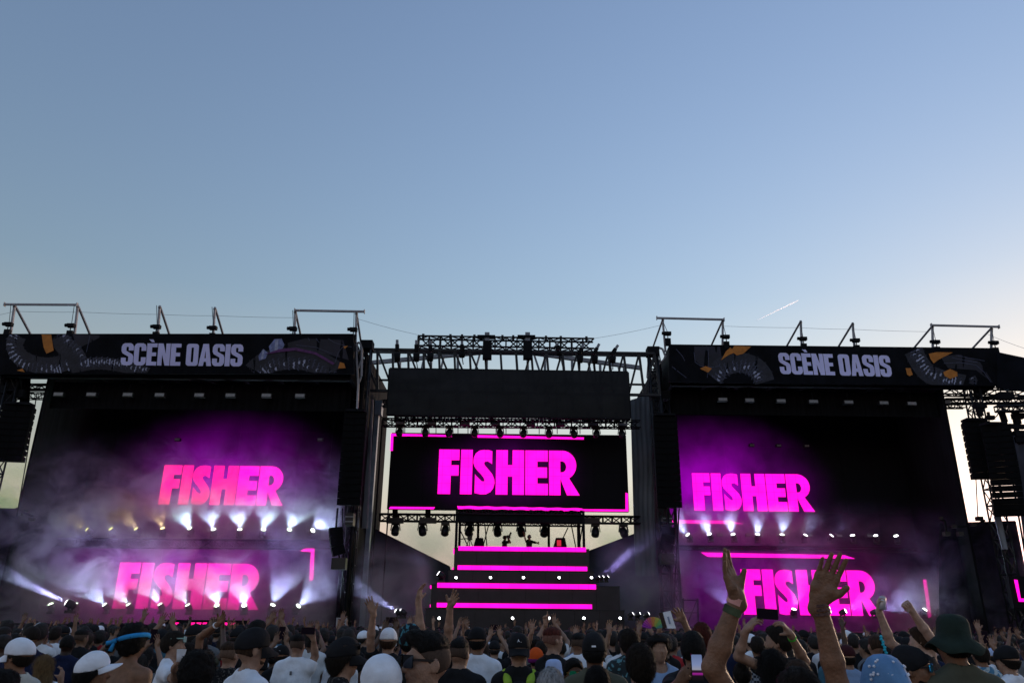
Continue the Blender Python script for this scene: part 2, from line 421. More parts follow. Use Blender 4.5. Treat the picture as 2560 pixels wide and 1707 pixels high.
def scales(t, PP, path, width, count, seed, d=0.02, mats=None, wmul=1.0, pale=0.35, box=None):
    """overlapping scale shapes printed along a curved body; path: list of px points"""
    rnd = random.Random(seed); ms = [M_scaleA, M_scaleB, M_scaleC]
    mb = MB(); segs = [math.dist(a, b) for a, b in zip(path[:-1], path[1:])]; L = sum(segs)
    def along(s):
        for (a, b), g in zip(zip(path[:-1], path[1:]), segs):
            if s <= g: 
                k = s / g; dx, dy = (b[0]-a[0])/g, (b[1]-a[1])/g
                return a[0]+(b[0]-a[0])*k, a[1]+(b[1]-a[1])*k, dx, dy
            s -= g
        a, b = path[-2], path[-1]; g = segs[-1]; return b[0], b[1], (b[0]-a[0])/g, (b[1]-a[1])/g
    for k in range(count):
        s = L * rnd.random(); x, y, dx, dy = along(s); off = (rnd.random() - 0.5) * width
        cx, cy = x - dy * off, y + dx * off
        ln = rnd.uniform(5, 13) * wmul; wd = rnd.uniform(1.2, 4.2) * wmul
        ang = math.atan2(dy, dx) + rnd.uniform(0.6, 1.3) * (1 if off > 0 else -1)
        ca, sa = math.cos(ang), math.sin(ang); bend = rnd.uniform(-3, 3)
        pts = [(-ln/2, 0), (0, -wd/2 + bend), (ln/2, 0), (0, wd/2 + bend)]
        Q = [(cx + a*ca - b*sa, cy + a*sa + b*ca) for a, b in pts]
        if box: Q = [(min(max(a, box[0]), box[2]), min(max(b, box[1]), box[3])) for a, b in Q]
        mi = 0 if rnd.random() < pale * (1.3 if abs(off) < width*0.25 else 0.6) else (1 if rnd.random() < 0.65 else 2)
        dd = d + 0.0006 * (k % 40)
        mb.add([PP(a, b, dd) for a, b in Q], [(0,1,2,3)], mi)
    return tag(mb.build('printed_scales', ms, t, fix=False), kind='stuff')
M_coil = mat('print_coil_slate', (0.016, 0.016, 0.028), 0.6, 0, 0.5, 3.0)
def coil(t, PP, path, width, seed, light=0.5, rows=6, step=7.0, d=0.02, box=None, gain=1.0):
    """printed serpent body: a dark band with rows of crescent scales; light: cross position of the bright flank"""
    rnd = random.Random(seed); P = []
    for k in range(len(path) - 1):       # smooth the path
        a, b = path[k], path[k+1]; p0 = path[max(0, k-1)]; p3 = path[min(len(path)-1, k+2)]
        for j in range(8):
            u = j/8; f = lambda i: 0.5*((2*a[i]) + (b[i]-p0[i])*u + (2*p0[i]-5*a[i]+4*b[i]-p3[i])*u*u + (3*a[i]-p0[i]-3*b[i]+p3[i])*u**3); P.append((f(0), f(1)))
    P.append(path[-1]); cl = (lambda x, y: (min(max(x, box[0]), box[2]), min(max(y, box[1]), box[3]))) if box else (lambda x, y: (x, y))
    nrm = []
    for k in range(len(P)):
        a, b = P[max(0, k-1)], P[min(len(P)-1, k+1)]; L = math.dist(a, b) + 1e-6; nrm.append((-(b[1]-a[1])/L, (b[0]-a[0])/L))
    mb = MB(); V = []
    for (x, y), (nx, ny) in zip(P, nrm):
        for sgn in (-1, 1): V.append(PP(*cl(x + nx*sgn*width/2, y + ny*sgn*width/2), d - 0.006))
    mb.add(V, [(2*k, 2*k+2, 2*k+3, 2*k+1) for k in range(len(P)-1)]).build('printed_coil', M_coil, t, fix=False)
    mb = MB(); acc = 0.0; row = 0
    for k in range(len(P) - 1):
        L = math.dist(P[k], P[k+1]); acc += L
        if acc < step: continue
        acc = 0; row += 1; (x, y), (nx, ny) = P[k], nrm[k]; tx, ty = ny, -nx
        for r in range(rows):
            c = (r + 0.5*(row % 2) + 0.25)/rows - 0.5
            if abs(c) > 0.5: continue
            br = max(0, 1 - abs((c + 0.5) - light)*2.3) * gain * rnd.uniform(0.4, 1.2)
            mi = 0 if br > 0.55 else 1 if br > 0.2 else 2
            w = width/rows*0.62; h = step*0.75; cx, cy = x + nx*c*width, y + ny*c*width; th = rnd.uniform(0.18, 0.5) if mi else rnd.uniform(0.5, 1.1)
            O, I = [], []
            for q in range(5):
                an = math.pi*q/4; a_, b_ = math.cos(an)*w, math.sin(an)*h
                O.append((cx + nx*a_ - tx*b_, cy + ny*a_ - ty*b_)); I.append((cx + nx*a_*0.8 - tx*b_*(1-th), cy + ny*a_*0.8 - ty*b_*(1-th)))
            dd = d + 0.0006*((row*7 + r) % 9); vv = [PP(*cl(*p), dd) for p in O + I]
            mb.add(vv, [(q, q+1, q+6, q+5) for q in range(4)], mi)
    return tag(mb.build('printed_scales', [M_scaleA, M_scaleB, M_scaleC], t, fix=False), kind='stuff')
def flat(t, PP, name, m, polys, d=0.022):
    for i, P in enumerate(polys): MB().prism([P], lambda a, b: PP(a, b, d + 0.001*i), Vector((0, 0.004, 0))).build(name, m, t)
def wisps(t, PP, lines, m, w=2.2, d=0.018):
    for pts in lines:
        n = len(pts); mb = MB()
        for i in range(n - 1):
            (a, b), (c, e) = pts[i], pts[i+1]; L = math.dist(pts[i], pts[i+1]); nx, ny = -(e-b)/L*w/2, (c-a)/L*w/2
            mb.add([PP(a+nx, b+ny, d), PP(c+nx, e+ny, d), PP(c-nx, e-ny, d), PP(a-nx, b-ny, d)], [(0,1,2,3)])
        mb.build('printed_wisp', m, t, fix=False)
def artL(t, PP):
    bx = (3, 837, 880, 932)
    flat(t, PP, 'printed_smoke', M_violet, [[(182,836),(258,838),(226,856),(196,870),(186,850)], [(700,862),(762,846),(858,850),(872,900),(800,880)]], 0.010)
    flat(t, PP, 'printed_patch', M_orange, [[(104,836),(128,836),(134,876),(116,884),(109,868)], [(858,866),(870,864),(862,872)], [(850,905),(860,908),(864,920),(845,921)], [(42,926),(56,921),(62,930)]], 0.045)
    flat(t, PP, 'printed_crystal', M_cryst, [[(672,866),(686,848),(704,846),(711,862),(702,880),(676,883)], [(646,890),(658,872),(670,882),(664,896),(648,902)]], 0.045)
    flat(t, PP, 'printed_facet', M_scaleA, [[(688,850),(696,848),(694,878),(686,880)], [(656,876),(661,874),(658,896),(652,899)]], 0.05)
    coil(t, PP, [(46,838),(36,862),(50,892),(86,910),(130,914),(176,902)], 42, 1, 0.75, 6, 6.0, box=bx)
    coil(t, PP, [(142,838),(160,862),(184,884),(198,910),(206,932)], 48, 2, 0.2, 6, 7.0, box=bx, gain=0.6)
    coil(t, PP, [(202,912),(250,908),(300,914),(345,926),(372,934)], 30, 3, 0.35, 4, 6.0, box=bx)
    coil(t, PP, [(632,934),(664,908),(712,896),(764,898),(812,914),(846,936)], 56, 4, 0.75, 7, 7.5, box=bx, gain=0.7)
    flat(t, PP, 'printed_spine', M_purple, [[(658,886),(700,872),(740,869),(790,880),(838,908),(832,912),(788,886),(738,876),(700,880)]], 0.06)
    wisps(t, PP, [[(820,846),(836,856),(868,866),(879,867)], [(740,862),(790,868),(830,884)], [(790,846),(798,856)], [(770,844),(774,852)], [(225,838),(216,880)], [(838,905),(846,880),(858,866)]], M_scaleB, 1.2)
def artR(t, PP):
    bx = (1678, 861, 2486, 962)
    flat(t, PP, 'printed_smoke', M_violet, [[(1735,866),(1800,866),(1806,905),(1770,930),(1738,900)], [(2350,890),(2400,886),(2450,905),(2484,958),(2440,925),(2370,920)]], 0.010)
    flat(t, PP, 'printed_patch', M_orange, [[(1803,900),(1815,878),(1826,868),(1830,873),(1836,864),(1878,866),(1858,884),(1842,888),(1834,882),(1820,888)], [(1750,921),(1764,915),(1780,921),(1770,931)], [(2322,884),(2342,880),(2382,881),(2348,898),(2334,908),(2326,896)], [(2358,930),(2376,922),(2393,930),(2394,940),(2376,947),(2362,940)], [(2264,920),(2276,920),(2282,936),(2274,940),(2268,936)]], 0.045)
    coil(t, PP, [(1782,944),(1806,918),(1846,906),(1884,916),(1904,936),(1912,956)], 50, 5, 0.7, 6, 7.0, box=bx, gain=0.75)
    coil(t, PP, [(2284,876),(2296,902),(2320,932),(2362,950),(2412,960)], 46, 6, 0.4, 6, 6.5, box=bx, gain=0.95)
    coil(t, PP, [(2430,942),(2434,952),(2430,962)], 18, 7, 0.5, 3, 5.0, box=bx)
    wisps(t, PP, [[(1690,872),(1706,890),(1712,902)], [(1735,880),(1738,905),(1752,915),(1774,918),(1800,915)], [(2360,908),(2400,906),(2440,912),(2460,930),(2478,956)], [(2380,894),(2410,900),(2444,906)], [(1680,916),(1700,932),(1716,944)], [(2390,888),(2430,896),(2462,902)], [(1770,870),(1772,910),(1768,944)]], M_scaleB, 1.3)
banner(YL, -8, 884, 835, 935, 303, 607, 859, 914, 0.0, 'long black fascia banner with lilac lettering, a scaly serpent and crystals', artL, 0.28)
banner(YR, 1673, 2490, 866, 960, 1948, 2227, 885, 938, 0.0115, 'long black fascia banner with lilac lettering below the bright contrail', artR, 0)
# the sheet that folds down at the outer end of the far banner
sR = thing('side_tarpaulin', 'black tarpaulin sloping down from the outer end of the fascia banner', 'tarpaulin', at(2520, 960, YR - 1))
a, b, c_, d_ = at(2491, 879, YR), at(2600, 902, YR - 2.0), at(2600, 985, YR - 2.0), at(2491, 968, YR)
MB().add([a, b, c_, d_] + [p + Vector((0, 0.06, 0)) for p in (a, b, c_, d_)], [(0,1,2,3),(7,6,5,4),(0,4,5,1),(1,5,6,2),(2,6,7,3),(3,7,4,0)]).build('sheet', M_vinyl, sR)

# ---- hoist frames on the roofs -----------------------------------
def hoist_unit(t, Y, top, foot, brace, body, dz=0.0):
    T, Fo = at(*top, Y + 0.5), at(*foot, Y + 0.5)
    MB().bar((Fo.x, Fo.y, Fo.z - 0.3), T, 0.11, 0.11).build('post', M_alu, t)
    MB().bar(T + Vector((0, 0.05, 0.1)), at(*brace, Y + 2.2) - Vector((0, 0, 0.25)), 0.10, 0.10).build('brace', M_grey, t)
    MB().tube(T + Vector((0, -0.02, 0.02)), T + Vector((0, -0.02, 0.16)), 0.09, 0.07, n=8).build('head_pulley', M_alu, t, True)
    Bp = at(*body, Y + 0.05)
    mb = MB(); mb.box((Bp.x - 0.2, Bp.y - 0.13, Bp.z - 0.1), (Bp.x + 0.2, Bp.y + 0.13, Bp.z + 0.1)).tube(Bp + Vector((-0.2, 0, 0.02)), Bp + Vector((-0.34, 0, 0.02)), 0.1, n=10)
    h = mb.build('chain_hoist', M_black, t)
    MB().tube(Bp + Vector((0, 0, 0.1)), T + Vector((-0.1, -0.2, 0.1)), 0.018, n=4).build('chain', M_black, t)
    MB().box((Bp.x - 0.16, Bp.y - 0.05, Bp.z - 0.75), (Bp.x + 0.16, Bp.y + 0.15, Bp.z - 0.3)).build('clamp_bracket', M_black, t)
    MB().tube(Bp - Vector((0, 0, 0.1)), Bp - Vector((0, 0, 0.35)), 0.03, n=5).build('hook', M_black, t)
def hoist_frame(Y, units, beam, label):
    t = thing('hoist_frame', label, 'hoist frame', at(*units[0][1], Y + 0.5))
    for u in units: hoist_unit(t, Y, *u)
    if beam: 
        p, q = at(*beam[0], Y + 0.4), at(*beam[1], Y + 0.4)
        MB().bar(p, q, 0.10, 0.13).build('cross_beam', M_alu, t)
        e = p if abs(beam[0][0] - units[0][0][0]) < abs(beam[1][0] - units[-1][0][0]) else q
        for e in (p, q): MB().bar(e + Vector((0,0,0.11)), e - Vector((0,0,0.11)), 0.04, 0.18).build('end_plate', M_alu, t)
hoist_frame(YL, [((36,769),(28,832),(84,836),(22,811)), ((194,770),(188,833),(232,838),(178,814))], ((12,761),(193,762)), 'silvery two-legged hoist frame at the outer end of the roof over the crystals banner')
hoist_frame(YL, [((399,771),(396,837),(430,841),(392,817))], None, 'single slanting hoist arm above the first lilac word of the serpent banner')
hoist_frame(YL, [((537,775),(534,839),(564,843),(533,820))], None, 'single slanting hoist arm on the roof above the last lilac letters of the serpent banner')
hoist_frame(YL, [((738,783),(738,842),(757,848),(733,822)), ((891,787),(890,852),(905,858),(884,824))], ((737,776),(911,779)), 'two-legged hoist frame on the roof corner above the crystals of the banner')
hoist_frame(YR, [((1657,803),(1663,868),(1628,870),(1669,834)), ((1807,805),(1805,860),(1774,862),(1815,842))], ((1642,795),(1810,799)), 'two-legged hoist frame at the inner end of the roof below the contrail')
hoist_frame(YR, [((2002,808),(2003,860),(1960,866),(2008,847))], None, 'single slanting hoist arm just beneath the upper end of the contrail')
hoist_frame(YR, [((2132,813),(2135,866),(2087,870),(2140,851))], None, 'single slanting hoist arm next outward from the one beneath the contrail')
hoist_frame(YR, [((2331,820),(2330,874),(2271,875),(2340,855)), ((2479,825),(2475,879),(2412,880),(2486,857))], ((2328,813),(2497,817)), 'two-legged hoist frame at the far outer corner of the roof above orange print')

# safety wires between the frames
def wire(name, label, pts, r=0.009, sag=0.0):
    mb = MB(); P = []
    for (a, b) in zip(pts[:-1], pts[1:]):
        for k in range(8):
            q = a.lerp(b, k / 8); q.z -= sag * 4 * (k/8) * (1 - k/8); P.append(q)
    P.append(pts[-1]); mb.path(P, r, n=4)
    return tag(mb.build(name, M_grey), label, 'wire')
wire('safety_wire', 'thin safety wire strung between the hoist arms over the serpent banner', [at(-20,790,YL+.6), at(36,778,YL+.6), at(200,780,YL+.6), at(401,786,YL+.6), at(538,789,YL+.6), at(735,794,YL+.6)], sag=0.03)
wire('safety_wire', 'thin wire drooping from the inner roof corner towards the upper truss', [at(894,797,YL+.6), at(1050,838,43.0)], sag=0.05)
wire('safety_wire', 'thin wire climbing from the upper truss to the frame below the contrail', [at(1484,846,43.0), at(1652,813,YR+.6)], sag=0.05)
wire('safety_wire', 'thin safety wire strung between the hoist arms under the contrail', [at(1806,815,YR+.6), at(2000,819,YR+.6), at(2130,823,YR+.6), at(2322,829,YR+.6)], sag=0.03)
wire('safety_wire', 'thin wire running down from the outermost hoist frame out of the picture', [at(2470,836,YR+.6), at(2590,880,YR-4)], sag=0.05)

# ---- centre bridge ------------------------------------------------
YB_ = 42.8
br = thing('bridge_truss', 'wide dark bridge truss joining the two stages above the black scrim', 'truss', at(1280, 980, YB_))
T0, T1 = at(905, 873, YB_), at(1636, 884, YB_); B0, B1 = at(905, 976, YB_), at(1650, 988, YB_)
MB().bar(T0, T1, 0.13, 0.2).build('chord', M_truss, br); MB().bar(B0, B1, 0.13, 0.2).build('chord', M_truss, br)
M0, M1 = at(905, 949, YB_ + 1.6), at(1650, 962, YB_ + 1.6); N0, N1 = at(905, 880, YB_ + 1.6), at(1640, 890, YB_ + 1.6)
MB().bar(M0, M1, 0.1, 0.14).build('chord', M_truss, br); MB().bar(N0, N1, 0.1, 0.14).build('chord', M_truss, br)
n = 19
for i in range(n + 1):
    k = i / n; tp, bt = T0.lerp(T1, k), B0.lerp(B1, k)
    MB().bar(tp, bt, 0.13, 0.12).build('post', M_truss, br)
    if i < n:
        k2 = (i + 1) / n
        a, b = (T0.lerp(T1, k), B0.lerp(B1, k2)) if i < n * 0.42 else (T0.lerp(T1, k2), B0.lerp(B1, k))
        if not (n*0.42 <= i < n*0.5): MB().bar(a, b, 0.115, 0.1).build('brace', M_truss, br)
    if i % 3 == 1: MB().bar(N0.lerp(N1, k), M0.lerp(M1, k), 0.08, 0.08).build('post', M_grey, br)
# rear roof beams seen through the bridge (pale grey, in gable form)
rb = thing('rear_roof_frame', 'pale grey sloping beams seen through the bridge truss', 'roof frame', at(1265, 960, 47))
for (p, q) in (((925,907),(1215,880)), ((1320,881),(1604,920))):
    MB().bar(at(*p, 47), at(*q, 47), 0.24, 0.24).build('roof_beam', M_grey, rb)
for x, y in ((1000,900),(1078,893),(1145,887),(1217,882),(1319,884),(1362,887),(1430,896),(1500,906),(1560,914)):
    MB().bar(at(x, y, 47), at(x - (1270-x)*0.018, y + 130, 47), 0.16, 0.16).build('upright', M_grey, rb)
for (x, y, dx) in ((1060,895,-26),(1110,890,-28),(1200,884,-34),(1335,886,40),(1402,892,30),(1470,902,28),(1545,912,28)):
    MB().bar(at(x, y, 47), at(x + dx, y + 120, 47), 0.12, 0.12).build('strut', M_grey, rb)
ut = thing('top_truss', 'slim dark box truss lying across the top of the bridge', 'truss', at(1265, 872, 43.2))
truss(ut, at(1046, 856, 43.2), at(1484, 863, 43.2), 0.62, 0.058, 0.66)
for x in (1058,1126,1155,1186,1256,1283,1365,1402,1466):
    p = at(x, 841 + (x-1046)*0.016, 43.0); MB().box((p.x-0.07,p.y-0.07,p.z-0.12),(p.x+0.07,p.y+0.07,p.z+0.16)).build('clamp', M_truss, ut)
for x, lab in ((1218, 'first of the two pulley posts sticking up through the top truss'), (1319, 'second of the two pulley posts sticking up through the top truss')):
    p = at(x, 884, 42.5); q = at(x, 832, 42.5)
    t = thing('pulley_post', lab, 'pulley post', p)
    MB().bar(p, q, 0.24, 0.2).build('post', M_truss, t); MB().box((q.x-0.14,q.y-0.12,q.z-0.55),(q.x+0.14,q.y+0.12,q.z)).build('pulley_head', M_grey, t)
    MB().box((p.x-0.26,p.y-0.2,p.z-0.35),(p.x+0.26,p.y+0.2,p.z+0.75)).build('motor_body', M_black, t)
    MB().box((p.x-0.6,p.y-0.15,p.z+0.95),(p.x+0.45,p.y+0.15,p.z+1.12)).build('cable_tray', M_black, t)
cols = [(993,850,915,0),(1041,851,915,0),(1076,852,914,0),(1155,853,905,0),(1391,858,900,4),(1459,860,918,-12),(1498,860,920,-14),(1545,863,918,-16)]
for i, (x, y0, y1, lean) in enumerate(cols):
    a, b = at(x, y0, 42.5), at(x + lean, (y0+y1)/2 - 4, 42.5)
    t = thing('chain_motor', '%s chain motor from the left hung on the bridge truss' % ORD[i], 'chain motor', at(x, y1, 42.5), 'chain motors on the bridge truss')
    MB().bar(b, a, 0.15, 0.13).build('stub_post', M_grey, t)
    MB().bar(b, b.lerp(a, 0.6), 0.22, 0.2).build('sleeve', M_black, t)
    c0, c1 = at(x + (3 if lean else 0) + lean, (y0+y1)/2 + 2, 42.3), at(x + (3 if lean else 0) + lean, y1 - 12, 42.3)
    MB().tube(c0, c1, 0.2, 0.16, n=8).build('motor_body', M_black, t, True); MB().tube(c1, at(x + lean + 3, y1 + 6, 42.3), 0.03, n=5).build('chain', M_black, t)

# black scrim banner
sc = thing('scrim', 'wide plain black mesh scrim hanging across the middle under the bridge', 'scrim', at(1272, 1045, 42.0))
S = [at(974, 921, 42.0), at(1570, 930, 42.0), at(1576, 1046, 41.9), at(968, 1036, 41.9)]
mb = MB(); n = 40; P = []; F = []
for j in range(7):
    for i in range(n + 1):
        p = S[0].lerp(S[1], i/n).lerp(S[3].lerp(S[2], i/n), j/6); P.append((p.x, p.y + 0.03*math.sin(i*0.8)*math.sin(j*0.6) - 0.10*math.sin(math.pi*j/6), p.z))
for j in range(6):
    for i in range(n): k = j*(n+1)+i; F.append((k,k+1,k+n+2,k+n+1))
mb.add(P, F).build('mesh_cloth', M_scrim, sc, True)
for a, b in ((0,1),(1,2),(2,3),(3,0)): MB().bar(S[a] + Vector((0,0.06,0)), S[b] + Vector((0,0.06,0)), 0.12, 0.1).build('edge_batten', M_black, sc)
for k in (0.12,0.3,0.5,0.7,0.88): MB().bar(S[0].lerp(S[1],k) + Vector((0,0.2,0)), S[3].lerp(S[2],k) + Vector((0,0.2,0)), 0.06).build('rear_batten', M_black, sc)
MB().bar(S[0].lerp(S[3],0.29) + Vector((0,0.2,0)), S[1].lerp(S[2],0.29) + Vector((0,0.2,0)), 0.08).build('rear_batten', M_black, sc)

# ---- towers beside the centre -------------------------------------
def tower(px, pytop, Y, s, label, m=None, z0=0.0, pitch=0.9):
    p = at(px, pytop, Y)
    t = thing('truss_tower', label, 'tower', (p.x, Y, 0))
    truss(t, (p.x, Y, z0 + 0.05), (p.x, Y, p.z), s, 0.055, pitch, m or M_truss, up=(0,1,0))
    MB().box((p.x - s*0.8, Y - s*0.8, z0), (p.x + s*0.8, Y + s*0.8, z0 + 0.05)).build('base_plate', M_black, t)
    MB().box((p.x - s*0.7, Y - s*0.7, p.z), (p.x + s*0.7, Y + s*0.7, p.z + 0.5)).build('head_block', M_black, t)
    return t
tower(917, 875, 41.6, 0.5, 'tall dark truss tower between the smoky stage and the centre screen')
tower(1632, 890, 43.2, 0.5, 'tall dark truss tower beside the grey tarpaulin wall')
tower(897, 1000, 43.0, 0.42, 'slimmer tower standing just behind the inner speaker column')
tower(1662, 1000, 44.2, 0.42, 'slimmer tower with cables behind the speaker column by the grey wall')
tower(44, 940, 41.0, 0.6, 'truss tower carrying the outermost speaker column at the smoky end')
# head of the tower at the picture's far side: slanting in the picture only because the camera looks up
tower(2424, 950, 43.6, 0.62, 'truss tower at the far end in front of the peach-coloured gap of sky')
# white arched roof truss ends
ar = thing('roof_arch_end', 'pale curved lattice end of the roof at the inner corner by the contrail', 'roof frame', at(1640, 950, YR))
pts = [(1618,944),(1622,890),(1632,872),(1644,868),(1656,872),(1664,892)]
for a, b in zip(pts[:-1], pts[1:]): MB().bar(at(*a, YR+0.5), at(*b, YR+0.5), 0.1).build('arch_rib', M_alu, ar)
for a, b in (((1618,944),(1664,892)),((1622,890),(1640,920)),((1632,872),(1640,920)),((1644,868),(1652,906)),((1630,932),(1622,890)),((1618,944),(1632,960))): MB().bar(at(*a, YR+0.5), at(*b, YR+0.5), 0.07).build('lattice_bar', M_alu, ar)
al = thing('roof_arch_end', 'pale curved lattice end of the roof above the inner speaker column', 'roof frame', at(898, 1000, YL))
pts = [(893,1020),(896,960),(891,880),(893,858),(899,856),(905,872),(904,940)]
for a, b in zip(pts[:-1], pts[1:]): MB().bar(at(*a, YL+0.6), at(*b, YL+0.6), 0.1).build('arch_rib', M_alu, al)
for a, b in (((891,880),(905,872)),((896,920),(904,900)),((896,960),(904,940))): MB().bar(at(*a, YL+0.6), at(*b, YL+0.6), 0.08).build('lattice_bar', M_grey, al)

# tarpaulin walls behind the towers
def sheet(name, label, quad, Y, m, depth=0.08, cat='tarpaulin', wave=0.08, n=24, edge=None):
    P = [at(x, y, Y) for x, y in quad]; t = thing(name, label, cat, (P[3].x, Y, min(P[2].z, P[3].z)))
    V = []; F = []
    for j in range(n + 1):
        for i in range(n + 1):
            p = P[0].lerp(P[1], i/n).lerp(P[3].lerp(P[2], i/n), j/n); V.append((p.x, p.y + wave*math.sin(i*1.1 + math.sin(j*0.5)), p.z))
    for j in range(n):
        for i in range(n): k = j*(n+1)+i; F.append((k,k+1,k+n+2,k+n+1))
    MB().add(V, F).build('sheet', m, t, True)
    for a, b in ((0,1),(1,2),(3,0)): MB().bar(P[a] + Vector((0,0.1,0)), P[b] + Vector((0,0.1,0)), 0.07).build('edge_tube', edge or (M_black if m in (M_drape, M_darktarp) else M_grey), t)
    return t
sheet('tarpaulin_wall', 'tall hanging grey tarpaulin beside the centre screen', [(1578,1000),(1628,985),(1640,1440),(1590,1440)], 46.5, M_tarp, wave=0.03)
sheet('tarpaulin_wall', 'narrow pale grey tarpaulin strip beside the inner tower', [(922,990),(932,1000),(917,1320),(905,1320)], 43.4, M_tarp, wave=0.03)
sheet('ramp_wall', 'charcoal sloping fabric wall descending towards the stepped booth tower', [(905,1306),(1124,1416),(1124,1590),(880,1590)], 48.0, M_darktarp, cat='fabric wall', wave=0.03)
sheet('ramp_wall', 'charcoal sloping fabric wall veiled in purple smoke beside the booth tower', [(1470,1378),(1672,1302),(1690,1600),(1470,1600)], 48.0, M_darktarp, cat='fabric wall', wave=0.03)
pm = thing('support_mast', 'blue grey support mast with an arm behind the centre screen', 'mast', (at(942, 1300, 45).x, 45, 0))
p = at(944, 1003, 45)
MB().box((p.x - 0.2, 44.8, 0), (p.x + 0.16, 45.2, p.z)).build('mast', mat('blue_grey_steel', (0.22,0.27,0.33), 0.6, 0.2, 0.2, 2.0), pm)
MB().box((p.x - 0.38, 44.7, p.z - 0.9), (p.x + 0.32, 45.3, p.z - 0.02)).build('mast_head', MATS['blue_grey_steel'], pm)
truss(pm, at(952, 1010, 45), at(1010, 1002, 45), 0.35, 0.04, 0.4)
ps = thing('thin_mast', 'thin dark guy mast between the tower and the centre screen', 'mast', (at(957, 1300, 43.2).x, 43.2, 0))
q = at(956, 1050, 43.2); MB().tube((q.x, 43.2, DECKZ), q, 0.05, n=6).build('pole', M_black, ps, True)
ps = thing('thin_mast', 'thin dark pole hanging beside the inner edge of the centre screen', 'mast', (at(972, 1280, 43.4).x, 43.4, 0))
q = at(973, 1240, 43.4); MB().tube((q.x, 43.4, DECKZ), q, 0.04, n=6).build('pole', M_black, ps, True)
q0, q1 = at(1698, 1270, YR - 0.4), at(1686, 1530, YR - 0.4)
tag(MB().path([q0, at(1694,1350,YR-.4), at(1688,1440,YR-.4), at(1686,1530,YR-.4)], 0.035).build('hanging_cable', M_black), 'dark cable hanging straight down below the speaker column by the grey wall', 'cable')
q0 = at(856, 1270, YL); tag(MB().path([q0, at(858,1380,YL), at(857,1540,YL)], 0.03).build('hanging_cable', M_black), 'thin cable hanging down below the inner speaker column on the smoky side', 'cable')
tag(MB().path([at(92,985,YL+.2), at(66,1150,YL+.2), at(42,1290,YL+.2)], 0.03).build('hanging_cable', M_black), 'thin cable crossing the narrow slot of sky at the outer end', 'cable')
tag(MB().path([at(2416,1080,YR), at(2440,1200,YR), at(2445,1300,YR)], 0.03).build('hanging_cable', M_black), 'thin cable crossing the peach-coloured gap of sky', 'cable')

# ---- wing trusses and outer gear ---------------------------------
wl = thing('wing_truss', 'dark wing trusses under the outer end of the serpent banner', 'truss', at(60, 990, YL + 1))
truss(wl, at(-60, 938, YL+1.2), at(118, 939, YL+1.2), 0.25, 0.05, 0.9)
truss(wl, at(-60, 968, YL+2), at(118, 968, YL+2), 0.3, 0.045, 0.5)
truss(wl, at(-60, 988, YL+3), at(118, 990, YL+3), 0.35, 0.03, 0.4)
for x in (8, 22, 62, 70): MB().bar(at(x, 932, YL+1.6), at(x - 4, 1012, YL+1.6), 0.22).build('hanger', M_black, wl)
for x, y in ((14,975),(38,965),(52,985),(24,998)):
    q = at(x, y, YL+1); MB().box((q.x-0.25,q.y-0.2,q.z-0.22),(q.x+0.25,q.y+0.2,q.z+0.22)).build('motor_block', M_black, wl)
wr = thing('wing_truss', 'dark wing trusses under the tarpaulin at the far outer end', 'truss', at(2470, 1010, YR + 1))
truss(wr, at(2352, 978, YR+1.2), at(2640, 984, YR+1.2), 0.45, 0.05, 0.9)
truss(wr, at(2362, 1004, YR+1.6), at(2640, 1000, YR+1.6), 0.3, 0.05, 0.5)
truss(wr, at(2356, 1014, YR+2), at(2410, 1014, YR+2), 0.3, 0.035, 0.32)
MB().box(tuple(at(2350,1008,YR+1.4)), tuple(at(2376,1000,YR+1.4) + Vector((0,0.3,0)))).build('panel_light', M_grey, wr)
truss(wr, at(2490, 1022, YR-1), at(2640, 1020, YR-1), 0.3, 0.05, 0.45)
for x0, y0, x1, y1, w in ((2444,1015,2452,1040,.25),(2502,1025,2512,1055,.25),(2538,1030,2544,1060,.3),(2540,1065,2546,1110,.2),(2520,1065,2560,1067,.25),(2470,1030,2474,1050,.12)):
    MB().bar(at(x0,y0,YR-.5), at(x1,y1,YR-.5), w).build('hanger', M_black, wr)
for x, y, s in ((2450,1014,.3),(2475,1044,.22),(2545,1040,.3),(2550,1085,.35),(2548,1100,.3),(2512,990,.4)):
    q = at(x, y, YR-.5); MB().box((q.x-s,q.y-s*.6,q.z-s*.5),(q.x+s,q.y+s*.6,q.z+s*.5)).build('motor_block', M_black, wr)
MB().path([at(2436,1030,YR), at(2446,1042,YR), at(2462,1048,YR), at(2478,1048,YR), at(2492,1040,YR), at(2500,1024,YR)], 0.03).build('slack_cable', M_black, wr)
# outer arms with small fixtures
for (pts, blocks, lab) in (
    ([(2350,1296),(2362,1302),(2366,1330)], [(2352,1294,.12),(2366,1334,.22)], 'thin bracket arm with a little lamp reaching in beside the far tower'),
    ([(2376,1318),(2410,1316),(2446,1308),(2462,1300)], [(2384,1316,.16),(2400,1334,.2),(2432,1310,.2),(2448,1296,.22)], 'dark outrigger arm with fittings below the peach-coloured gap of sky'),
    ([(40,1270),(62,1282),(84,1290)], [(50,1285,.15),(80,1298,.18),(66,1276,.12)], 'dark outrigger arm with fittings at the foot of the slot of sky')):
    t = thing('outrigger_arm', lab, 'bracket', at(*pts[0], YL + 1))
    Yq = YR + 0.4 if pts[0][0] > 1000 else YL + 0.8
    for a, b in zip(pts[:-1], pts[1:]): MB().bar(at(*a, Yq), at(*b, Yq), 0.1).build('arm', M_black, t)
    for x, y, s in blocks:
        q = at(x, y, Yq - 0.1); MB().box((q.x-s*.7,q.y-s*.7,q.z-s*.5),(q.x+s*.7,q.y+s*.7,q.z+s*.5)).build('fixture', M_lampbody, t)
